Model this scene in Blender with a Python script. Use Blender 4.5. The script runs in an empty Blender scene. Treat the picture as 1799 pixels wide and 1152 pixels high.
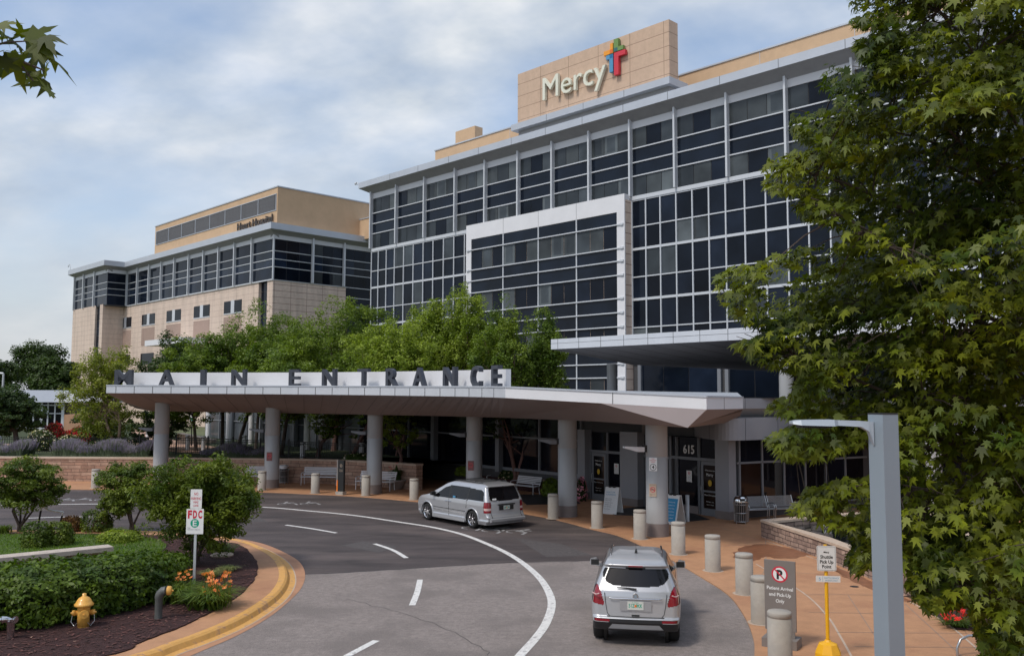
import bpy, math, random
import numpy as np
from mathutils import Vector, Matrix
R = math.radians
rnd = random.Random(7)
SC = bpy.context.scene
COL = SC.collection

# ---------------------------------------------------------------- camera, sky, sun, exposure
W0, H0, F = 1799.0, 1152.0, 1560.0
PITCH, ROLL, HC, YAW = R(4.5), R(0.2), 4.8, R(44.3)
cam = bpy.data.cameras.new('camera'); cam.sensor_width = 36; cam.lens = F / W0 * 36
cam.clip_start = 0.05; cam.clip_end = 6000
co = bpy.data.objects.new('camera', cam); COL.objects.link(co); SC.camera = co
co.matrix_world = Matrix.Translation((0, 0, HC)) @ Matrix.Rotation(R(90) + PITCH, 4, 'X') @ Matrix.Rotation(ROLL, 4, 'Z')

SUN_EL, SUN_AZ = R(54), R(228)          # azimuth clockwise from +Y
sun = bpy.data.lights.new('sun', 'SUN'); sun.energy = 2.2; sun.angle = R(10); sun.color = (1, .95, .87)
so = bpy.data.objects.new('sun', sun); COL.objects.link(so)
sd = Vector((math.sin(SUN_AZ) * math.cos(SUN_EL), math.cos(SUN_AZ) * math.cos(SUN_EL), math.sin(SUN_EL)))
so.rotation_euler = sd.to_track_quat('Z', 'Y').to_euler()

wd = bpy.data.worlds.new('World'); SC.world = wd; wd.use_nodes = True
nt = wd.node_tree; nt.nodes.clear()
def N(nt, t, **k):
    n = nt.nodes.new(t)
    for a, b in k.items():
        if a in n.inputs: n.inputs[a].default_value = b
        else: setattr(n, a, b)
    return n
def ramp(nt, pts):
    n = nt.nodes.new('ShaderNodeValToRGB'); e = n.color_ramp.elements
    while len(e) > 1: e.remove(e[-1])
    for i, (p, c) in enumerate(pts):
        q = e[0] if i == 0 else e.new(p)
        q.position = p; q.color = (c if isinstance(c, tuple) else (c, c, c)) + (1,)
    return n
L = nt.links.new
sky = N(nt, 'ShaderNodeTexSky', sky_type='NISHITA', sun_disc=False, sun_elevation=SUN_EL, sun_rotation=SUN_AZ, air_density=1.0, dust_density=2.0, ozone_density=1.2)
tc = N(nt, 'ShaderNodeTexCoord'); sep = N(nt, 'ShaderNodeSeparateXYZ'); L(tc.outputs['Generated'], sep.inputs[0])
# cloud deck: direction projected on a plane overhead
mx = N(nt, 'ShaderNodeMath', operation='MAXIMUM'); L(sep.outputs[2], mx.inputs[0]); mx.inputs[1].default_value = 0.0
ad = N(nt, 'ShaderNodeMath', operation='ADD'); L(mx.outputs[0], ad.inputs[0]); ad.inputs[1].default_value = 0.42
dx = N(nt, 'ShaderNodeMath', operation='DIVIDE'); L(sep.outputs[0], dx.inputs[0]); L(ad.outputs[0], dx.inputs[1])
dy = N(nt, 'ShaderNodeMath', operation='DIVIDE'); L(sep.outputs[1], dy.inputs[0]); L(ad.outputs[0], dy.inputs[1])
cb = N(nt, 'ShaderNodeCombineXYZ'); L(dx.outputs[0], cb.inputs[0]); L(dy.outputs[0], cb.inputs[1])
mp = N(nt, 'ShaderNodeMapping'); L(cb.outputs[0], mp.inputs[0]); mp.inputs['Scale'].default_value = (1.35, 1.7, 1); mp.inputs['Rotation'].default_value = (0, 0, .5); mp.inputs['Location'].default_value = (3.1, 1.7, 0)
n1 = N(nt, 'ShaderNodeTexNoise', Scale=1.4, Detail=6.0, Roughness=.5, Distortion=.2); L(mp.outputs[0], n1.inputs['Vector'])
n2 = N(nt, 'ShaderNodeTexNoise', Scale=3.0, Detail=5.0, Roughness=.52); L(mp.outputs[0], n2.inputs['Vector'])
cov = ramp(nt, [(.36, .10), (.50, .52), (.64, .97)]); L(n1.outputs[0], cov.inputs[0])
cc = ramp(nt, [(.34, (.44, .53, .66)), (.5, (.66, .72, .79)), (.64, (.90, .92, .94))]); L(n2.outputs[0], cc.inputs[0])
# warm pale band low on the horizon
hz = ramp(nt, [(0.0, .8), (.12, .5), (.30, .0)]); L(mx.outputs[0], hz.inputs[0])
skm = N(nt, 'ShaderNodeMix', data_type='RGBA', blend_type='MULTIPLY'); skm.inputs[0].default_value = 1
L(sky.outputs[0], skm.inputs[6]); skm.inputs[7].default_value = (1.9, 1.95, 2.0, 1)
m1 = N(nt, 'ShaderNodeMix', data_type='RGBA'); L(cov.outputs[0], m1.inputs[0]); L(skm.outputs[2], m1.inputs[6])
sc_ = N(nt, 'ShaderNodeMix', data_type='RGBA', blend_type='MULTIPLY'); sc_.inputs[0].default_value = 1
L(cc.outputs[0], sc_.inputs[6]); sc_.inputs[7].default_value = (10.2, 10.2, 10.2, 1)
L(sc_.outputs[2], m1.inputs[7])
m2 = N(nt, 'ShaderNodeMix', data_type='RGBA'); L(hz.outputs[0], m2.inputs[0]); L(m1.outputs[2], m2.inputs[6]); m2.inputs[7].default_value = (6.5, 6.7, 7.1, 1)
bg = N(nt, 'ShaderNodeBackground', Strength=.108); L(m2.outputs[2], bg.inputs[0])
wo = N(nt, 'ShaderNodeOutputWorld'); L(bg.outputs[0], wo.inputs[0])
SC.view_settings.view_transform = 'Standard'; SC.view_settings.look = 'None'; SC.view_settings.exposure = -0.16; SC.view_settings.gamma = 1
SC.cycles.max_bounces = 6; SC.cycles.transparent_max_bounces = 8; SC.cycles.use_denoising = True

# ---------------------------------------------------------------- picture <-> place
def ray(px, py):
    x = px - 899.5; y = py - 576; c, s = math.cos(ROLL), math.sin(ROLL)
    x, y = c * x + s * y, -s * x + c * y
    X = x / F; Uu = -y / F
    return Vector((X, math.cos(PITCH) - Uu * math.sin(PITCH), math.sin(PITCH) + Uu * math.cos(PITCH)))
def G(px, py, z=0.0):                      # point at height z seen at a pixel
    r = ray(px, py); t = (z - HC) / r.z
    return Vector((r.x * t, r.y * t, z))
def P(px, py, Y):                          # point at distance Y ahead
    r = ray(px, py); t = Y / r.y
    return Vector((r.x * t, Y, HC + r.z * t))
U2 = Vector((-math.sin(YAW), math.cos(YAW), 0)); N2 = Vector((-math.cos(YAW), -math.sin(YAW), 0)); UR = -N2
Zv = Vector((0, 0, 1))
P0 = P(1111, 500, 78); P0.z = 0
def T(s, e, z): return P0 + U2 * s + N2 * e + Zv * z      # tower facade frame: s to the far left, e out, z up
PH = P(482, 392, 128); PH.z = 0
def Hh(s, e, z): return PH + U2 * s + N2 * e + Zv * z     # second building, same directions

# ---------------------------------------------------------------- objects
FR = {}
def tag(o, label=None, cat=None, group=None, kind=None):
    if label: o['label'] = label
    if cat: o['category'] = cat
    if group: o['group'] = group
    if kind: o['kind'] = kind
    return o
def thing(name, label, cat, loc=(0, 0, 0), rz=0.0, group=None):
    o = bpy.data.objects.new(name, None); COL.objects.link(o); o.location = loc; o.rotation_euler = (0, 0, rz)
    o.empty_display_size = .2
    FR[o.name] = (Vector(loc), rz)
    return tag(o, label, cat, group)
def dup(root, loc, rz=0.0, label=None, group=None):
    r = root.copy(); COL.objects.link(r); r.location = loc; r.rotation_euler = (0, 0, rz)
    if label: r['label'] = label
    if group: r['group'] = group
    for ch in list(root.children):
        c = ch.copy(); COL.objects.link(c); c.parent = r
        for g in list(ch.children):
            d = g.copy(); COL.objects.link(d); d.parent = c
    return r
class MB:
    """collects faces; build() links them as one mesh object"""
    def __init__(s): s.v = []; s.f = []; s.m = []; s.sm = []
    def add(s, vs, fs, m=0, smooth=False):
        o = len(s.v); s.v += [tuple(v) for v in vs]; s.f += [tuple(i + o for i in f) for f in fs]
        s.m += [m] * len(fs); s.sm += [smooth] * len(fs); return s
    def quad(s, a, b, c, d, m=0): return s.add([a, b, c, d], [(0, 1, 2, 3)], m)
    def obox(s, o, a, b, c, m=0):          # corner + three edge vectors
        o = Vector(o); a, b, c = Vector(a), Vector(b), Vector(c)
        vs = [o, o + a, o + a + b, o + b, o + c, o + a + c, o + a + b + c, o + b + c]
        fs = [(0, 3, 2, 1), (4, 5, 6, 7), (0, 1, 5, 4), (1, 2, 6, 5), (2, 3, 7, 6), (3, 0, 4, 7)]
        if a.cross(b).dot(c) < 0: fs = [f[::-1] for f in fs]
        return s.add(vs, fs, m)
    def box(s, c, sx, sy, sz, m=0, rz=0.0):     # centre of the base
        ca, sa = math.cos(rz), math.sin(rz); a = Vector((ca * sx, sa * sx, 0)); b = Vector((-sa * sy, ca * sy, 0))
        return s.obox(Vector(c) - a / 2 - b / 2, a, b, (0, 0, sz), m)
    def prism(s, poly, z0, z1, m=0, cap=True):
        n = len(poly); A = sum(poly[i][0] * poly[(i + 1) % n][1] - poly[(i + 1) % n][0] * poly[i][1] for i in range(n))
        if A < 0: poly = poly[::-1]
        vs = [(p[0], p[1], z0) for p in poly] + [(p[0], p[1], z1) for p in poly]
        fs = [(i, (i + 1) % n, n + (i + 1) % n, n + i) for i in range(n)]
        if cap: fs += [tuple(range(n, 2 * n)), tuple(range(n - 1, -1, -1))]
        return s.add(vs, fs, m)
    def loft(s, rings, m=0, closed=True, cap=True, smooth=True):
        n = len(rings[0]); vs = [p for r in rings for p in r]; fs = []
        for i in range(len(rings) - 1):
            for j in range(n if closed else n - 1):
                k = (j + 1) % n
                fs.append((i * n + j, i * n + k, (i + 1) * n + k, (i + 1) * n + j))
        s.add(vs, fs, m, smooth)
        if cap and closed:
            s.add(rings[0], [tuple(range(n - 1, -1, -1))], m); s.add(rings[-1], [tuple(range(n))], m)
        return s
    def tube(s, pts, r, n=8, m=0, cap=True):
        pts = [Vector(p) for p in pts]; rs = r if isinstance(r, (list, tuple)) else [r] * len(pts)
        rings = []; t0 = (pts[1] - pts[0]).normalized()
        a = t0.orthogonal().normalized()
        for i, p in enumerate(pts):
            t = (pts[min(i + 1, len(pts) - 1)] - pts[max(i - 1, 0)]).normalized()
            a = (a - t * a.dot(t)).normalized(); b = t.cross(a)
            rings.append([p + (a * math.cos(2 * math.pi * k / n) + b * math.sin(2 * math.pi * k / n)) * rs[i] for k in range(n)])
        return s.loft(rings, m, cap=cap)
    def lathe(s, prof, c=(0, 0, 0), n=24, m=0, cap=True, smooth=True):
        c = Vector(c)
        rings = [[c + Vector((r * math.cos(2 * math.pi * k / n), r * math.sin(2 * math.pi * k / n), z)) for k in range(n)] for r, z in prof]
        return s.loft(rings, m, cap=cap, smooth=smooth)
    def build(s, name, mats, parent=None, local=False):
        me = bpy.data.meshes.new(name); v = s.v
        if parent is not None:
            loc, rz = FR[parent.name]
            if not local:
                ca, sa = math.cos(-rz), math.sin(-rz)
                v = [((x - loc[0]) * ca - (y - loc[1]) * sa, (x - loc[0]) * sa + (y - loc[1]) * ca, z - loc[2]) for x, y, z in v]
        me.from_pydata(v, [], s.f)
        if not isinstance(mats, (list, tuple)): mats = [mats]
        for q in mats: me.materials.append(q)
        me.polygons.foreach_set('material_index', s.m); me.polygons.foreach_set('use_smooth', s.sm); me.update()
        o = bpy.data.objects.new(name, me); COL.objects.link(o)
        if parent is not None: o.parent = parent; FR[o.name] = FR[parent.name]
        else: FR[o.name] = (Vector((0, 0, 0)), 0.0)
        return o
def soup(name, V, k, mats, parent=None, mi=None, smooth=False):
    """V: (faces*k, 3) array of separate k-gons, world space, to one mesh"""
    V = np.asarray(V, dtype=np.float32).reshape(-1, 3); n = len(V) // k
    if parent is not None:
        loc, rz = FR[parent.name]; V = V - np.array(loc, dtype=np.float32)
        if rz:
            c_, s_ = math.cos(-rz), math.sin(-rz); V = np.stack([V[:, 0] * c_ - V[:, 1] * s_, V[:, 0] * s_ + V[:, 1] * c_, V[:, 2]], 1)
    me = bpy.data.meshes.new(name); me.vertices.add(n * k); me.vertices.foreach_set('co', V.ravel())
    me.loops.add(n * k); me.loops.foreach_set('vertex_index', np.arange(n * k, dtype=np.int32))
    me.polygons.add(n); me.polygons.foreach_set('loop_start', np.arange(0, n * k, k, dtype=np.int32))
    me.polygons.foreach_set('loop_total', np.full(n, k, dtype=np.int32))
    if not isinstance(mats, (list, tuple)): mats = [mats]
    for q in mats: me.materials.append(q)
    if mi is not None: me.polygons.foreach_set('material_index', np.asarray(mi, dtype=np.int32))
    me.update(calc_edges=True)
    o = bpy.data.objects.new(name, me); COL.objects.link(o)
    if parent is not None: o.parent = parent; FR[o.name] = FR[parent.name]
    return o
def spline(pts, n=6):
    pts = [Vector(p) for p in pts]; out = []
    for i in range(len(pts) - 1):
        p0 = pts[max(i - 1, 0)]; p1 = pts[i]; p2 = pts[i + 1]; p3 = pts[min(i + 2, len(pts) - 1)]
        for j in range(n):
            t = j / n
            out.append(.5 * ((2 * p1) + (p2 - p0) * t + (2 * p0 - 5 * p1 + 4 * p2 - p3) * t * t + (3 * p1 - p0 - 3 * p2 + p3) * t ** 3))
    out.append(pts[-1]); return out
def offset(path, d):                        # to the left of travel, in plan
    out = []
    for i, p in enumerate(path):
        t = path[min(i + 1, len(path) - 1)] - path[max(i - 1, 0)]; t.z = 0; t.normalize()
        out.append(Vector((p.x - t.y * d, p.y + t.x * d, p.z)))
    return out
def strip(mb, A, B, m=0):
    for i in range(len(A) - 1): mb.quad(A[i], A[i + 1], B[i + 1], B[i], m)
    return mb
def arclen(path):
    d = [0.0]
    for i in range(len(path) - 1): d.append(d[-1] + (path[i + 1] - path[i]).length)
    return d
def along(path, s):
    d = arclen(path)
    for i in range(len(path) - 1):
        if s <= d[i + 1] or i == len(path) - 2:
            t = (s - d[i]) / max(1e-6, d[i + 1] - d[i])
            return path[i].lerp(path[i + 1], t), (path[i + 1] - path[i]).normalized()
def text(mb, s, o, right, up, w=None, h=1.0, depth=.01, bold=0.0, m=0, align='c', maxw=None):
    """letters with cap height h; o = centre (or left end) of the base line; right, up unit vectors"""
    cu = bpy.data.curves.new('t', 'FONT'); cu.body = s; cu.size = 1; cu.offset = bold; cu.extrude = .5; cu.resolution_u = 3
    ob = bpy.data.objects.new('t', cu); me = bpy.data.meshes.new_from_object(ob)
    vs = [v.co.copy() for v in me.vertices]; fs = [tuple(p.vertices) for p in me.polygons]
    bpy.data.objects.remove(ob); bpy.data.curves.remove(cu); bpy.data.meshes.remove(me)
    if not vs: return
    x0 = min(v.x for v in vs); x1 = max(v.x for v in vs); k = h / .729
    kx = k if w is None else w / (x1 - x0)
    if maxw and kx * (x1 - x0) > maxw: kx = maxw / (x1 - x0)
    cx = (x0 + x1) / 2 if align == 'c' else x0
    right = Vector(right); up = Vector(up); nn = right.cross(up); o = Vector(o)
    mb.add([o + right * ((v.x - cx) * kx) + up * (v.y * k) + nn * ((v.z + .5) * depth) for v in vs], fs, m)

# ---------------------------------------------------------------- materials
def mat(name, c, rough=.6, metal=0.0, var=0.0, sc=3.0, bump=0.0, bsc=None, spec=.5, coat=0.0, isl=0.0, fine=0.0, stretch=None, c2=None, c2t=(.5, .62), c2s=1.0):
    m = bpy.data.materials.new(name); m.use_nodes = True; nt = m.node_tree; b = nt.nodes['Principled BSDF']; L = nt.links.new
    b.inputs['Roughness'].default_value = rough; b.inputs['Metallic'].default_value = metal; b.inputs['Specular IOR Level'].default_value = spec
    b.inputs['Coat Weight'].default_value = coat; b.inputs['Coat Roughness'].default_value = .08
    b.inputs['Base Color'].default_value = (*c, 1)
    g = N(nt, 'ShaderNodeNewGeometry'); mp = N(nt, 'ShaderNodeMapping'); L(g.outputs['Position'], mp.inputs[0])
    if stretch: mp.inputs['Scale'].default_value = stretch
    if var or c2:
        n = N(nt, 'ShaderNodeTexNoise', Scale=sc, Detail=8.0, Roughness=.65); L(mp.outputs[0], n.inputs['Vector'])
        lo = tuple(max(0, x * (1 - var)) for x in c); hi = tuple(x * (1 + var) for x in c)
        r = ramp(nt, [(.3, lo), (.7, hi)]); L(n.outputs[0], r.inputs[0]); out = r.outputs[0]
        if c2:
            n3 = N(nt, 'ShaderNodeTexNoise', Scale=c2s, Detail=5.0, Roughness=.6); L(mp.outputs[0], n3.inputs['Vector'])
            r3 = ramp(nt, [(c2t[0], 0.0), (c2t[1], 1.0)]); L(n3.outputs[0], r3.inputs[0])
            x = N(nt, 'ShaderNodeMix', data_type='RGBA'); L(r3.outputs[0], x.inputs[0]); L(out, x.inputs[6]); x.inputs[7].default_value = (*c2, 1); out = x.outputs[2]
        if fine:
            nf = N(nt, 'ShaderNodeTexNoise', Scale=38.0, Detail=4.0, Roughness=.9); L(g.outputs['Position'], nf.inputs['Vector']); rf = ramp(nt, [(.38, 1 - fine), (.62, 1 + fine)]); L(nf.outputs[0], rf.inputs[0])
            xf = N(nt, 'ShaderNodeMix', data_type='RGBA', blend_type='MULTIPLY'); xf.inputs[0].default_value = 1; L(out, xf.inputs[6]); L(rf.outputs[0], xf.inputs[7]); out = xf.outputs[2]
        if isl:
            r2 = ramp(nt, [(0, 1 - isl), (1, 1 + isl)]); L(g.outputs['Random Per Island'], r2.inputs[0])
            x = N(nt, 'ShaderNodeMix', data_type='RGBA', blend_type='MULTIPLY'); x.inputs[0].default_value = 1
            L(out, x.inputs[6]); L(r2.outputs[0], x.inputs[7]); out = x.outputs[2]
        L(out, b.inputs['Base Color'])
    if bump:
        n = N(nt, 'ShaderNodeTexNoise', Scale=bsc or sc * 6, Detail=6.0, Roughness=.7); L(mp.outputs[0], n.inputs['Vector'])
        bp = N(nt, 'ShaderNodeBump', Strength=bump, Distance=.05); L(n.outputs[0], bp.inputs['Height']); L(bp.outputs[0], b.inputs['Normal'])
    return m
def leafmat(name, c, c2=None, trans=.35, sc=.6, isl=.35, rough=.5):
    """leaves: every leaf its own tone, clumps of yellower and deeper green"""
    m = bpy.data.materials.new(name); m.use_nodes = True; nt = m.node_tree; b = nt.nodes['Principled BSDF']; L = nt.links.new; out = nt.nodes['Material Output']
    g = N(nt, 'ShaderNodeNewGeometry'); n = N(nt, 'ShaderNodeTexNoise', Scale=sc, Detail=3.0); L(g.outputs['Position'], n.inputs['Vector'])
    c2 = c2 or tuple(x * 1.6 for x in c)
    r = ramp(nt, [(.36, c), (.62, c2)]); L(n.outputs[0], r.inputs[0])
    r2 = ramp(nt, [(0, 1 - isl), (1, 1 + isl)]); L(g.outputs['Random Per Island'], r2.inputs[0])
    x = N(nt, 'ShaderNodeMix', data_type='RGBA', blend_type='MULTIPLY'); x.inputs[0].default_value = 1; L(r.outputs[0], x.inputs[6]); L(r2.outputs[0], x.inputs[7])
    L(x.outputs[2], b.inputs['Base Color']); b.inputs['Roughness'].default_value = rough; b.inputs['Specular IOR Level'].default_value = .35
    t = N(nt, 'ShaderNodeBsdfTranslucent'); y = N(nt, 'ShaderNodeMix', data_type='RGBA', blend_type='MULTIPLY'); y.inputs[0].default_value = 1
    L(x.outputs[2], y.inputs[6]); y.inputs[7].default_value = (1.5, 1.6, .6, 1); L(y.outputs[2], t.inputs[0])
    s = N(nt, 'ShaderNodeMixShader'); s.inputs[0].default_value = trans; L(b.outputs[0], s.inputs[1]); L(t.outputs[0], s.inputs[2]); L(s.outputs[0], out.inputs[0])
    return m
def blockmat(name, dirv, bw, bh, c1, c2, cm, mortar=.02, off=.5, rough=.75, var=.12, bump=.4, squash=1.0, freq=2, zoff=0.0, stain=0.0, wob=0.0):
    """courses of blocks or panels; the run of the wall is dirv, up is z"""
    m = bpy.data.materials.new(name); m.use_nodes = True; nt = m.node_tree; b = nt.nodes['Principled BSDF']; L = nt.links.new
    b.inputs['Roughness'].default_value = rough
    g = N(nt, 'ShaderNodeNewGeometry'); d = N(nt, 'ShaderNodeVectorMath', operation='DOT_PRODUCT'); L(g.outputs['Position'], d.inputs[0]); d.inputs[1].default_value = tuple(dirv)
    sp = N(nt, 'ShaderNodeSeparateXYZ'); L(g.outputs['Position'], sp.inputs[0])
    za = N(nt, 'ShaderNodeMath', operation='ADD'); L(sp.outputs[2], za.inputs[0]); za.inputs[1].default_value = zoff
    cbn = N(nt, 'ShaderNodeCombineXYZ'); L(d.outputs['Value'], cbn.inputs[0]); L(za.outputs[0], cbn.inputs[1])
    br = N(nt, 'ShaderNodeTexBrick', Scale=1.0); br.offset = off; br.squash = squash; br.squash_frequency = freq
    br.inputs['Color1'].default_value = (*c1, 1); br.inputs['Color2'].default_value = (*c2, 1); br.inputs['Mortar'].default_value = (*cm, 1)
    br.inputs['Mortar Size'].default_value = mortar; br.inputs['Brick Width'].default_value = bw; br.inputs['Row Height'].default_value = bh
    vec = cbn.outputs[0]
    if wob:
        nw = N(nt, 'ShaderNodeTexNoise', Scale=3.0, Detail=2.0); L(g.outputs['Position'], nw.inputs['Vector']); va = N(nt, 'ShaderNodeVectorMath', operation='MULTIPLY_ADD'); L(nw.outputs['Color'], va.inputs[0]); va.inputs[1].default_value = (wob * 2, wob, 0); L(cbn.outputs[0], va.inputs[2]); vec = va.outputs[0]
    L(vec, br.inputs['Vector'])
    n = N(nt, 'ShaderNodeTexNoise', Scale=2.5, Detail=8.0, Roughness=.65); L(g.outputs['Position'], n.inputs['Vector'])
    r = ramp(nt, [(.3, 1 - var), (.7, 1 + var)]); L(n.outputs[0], r.inputs[0])
    x = N(nt, 'ShaderNodeMix', data_type='RGBA', blend_type='MULTIPLY'); x.inputs[0].default_value = 1; L(br.outputs[0], x.inputs[6]); L(r.outputs[0], x.inputs[7])
    out = x.outputs[2]
    if stain:
        mp = N(nt, 'ShaderNodeMapping'); L(g.outputs['Position'], mp.inputs[0]); mp.inputs['Scale'].default_value = (1, 1, .12)
        n3 = N(nt, 'ShaderNodeTexNoise', Scale=.9, Detail=6.0); L(mp.outputs[0], n3.inputs['Vector']); r3 = ramp(nt, [(.45, 1.0), (.75, 1 - stain)]); L(n3.outputs[0], r3.inputs[0])
        y = N(nt, 'ShaderNodeMix', data_type='RGBA', blend_type='MULTIPLY'); y.inputs[0].default_value = 1; L(out, y.inputs[6]); L(r3.outputs[0], y.inputs[7]); out = y.outputs[2]
    L(out, b.inputs['Base Color'])
    if bump:
        bp = N(nt, 'ShaderNodeBump', Strength=bump, Distance=.03); bp.invert = True; L(br.outputs['Fac'], bp.inputs['Height']); L(bp.outputs[0], b.inputs['Normal'])
    return m
def glassmat(name, c, rough=.03, spec=.55, wob=0.0):
    m = bpy.data.materials.new(name); m.use_nodes = True; nt = m.node_tree; b = nt.nodes['Principled BSDF']; L = nt.links.new
    b.inputs['Base Color'].default_value = (*c, 1); b.inputs['Roughness'].default_value = rough; b.inputs['Specular IOR Level'].default_value = spec; b.inputs['IOR'].default_value = 1.5
    g = N(nt, 'ShaderNodeNewGeometry'); n = N(nt, 'ShaderNodeTexNoise', Scale=.35, Detail=4.0); L(g.outputs['Position'], n.inputs['Vector'])
    r = ramp(nt, [(.3, tuple(x * .6 for x in c)), (.7, tuple(x * 1.5 for x in c))]); L(n.outputs[0], r.inputs[0]); r2 = ramp(nt, [(0, .45), (.7, 1.1), (1, 1.9)]); L(g.outputs['Random Per Island'], r2.inputs[0]); x = N(nt, 'ShaderNodeMix', data_type='RGBA', blend_type='MULTIPLY'); x.inputs[0].default_value = 1; L(r.outputs[0], x.inputs[6]); L(r2.outputs[0], x.inputs[7]); L(x.outputs[2], b.inputs['Base Color'])
    if wob:
        n2 = N(nt, 'ShaderNodeTexNoise', Scale=.5, Detail=1.0); L(g.outputs['Position'], n2.inputs['Vector'])
        bp = N(nt, 'ShaderNodeBump', Strength=wob, Distance=.05); L(n2.outputs[0], bp.inputs['Height']); L(bp.outputs[0], b.inputs['Normal'])
    return m
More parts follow.
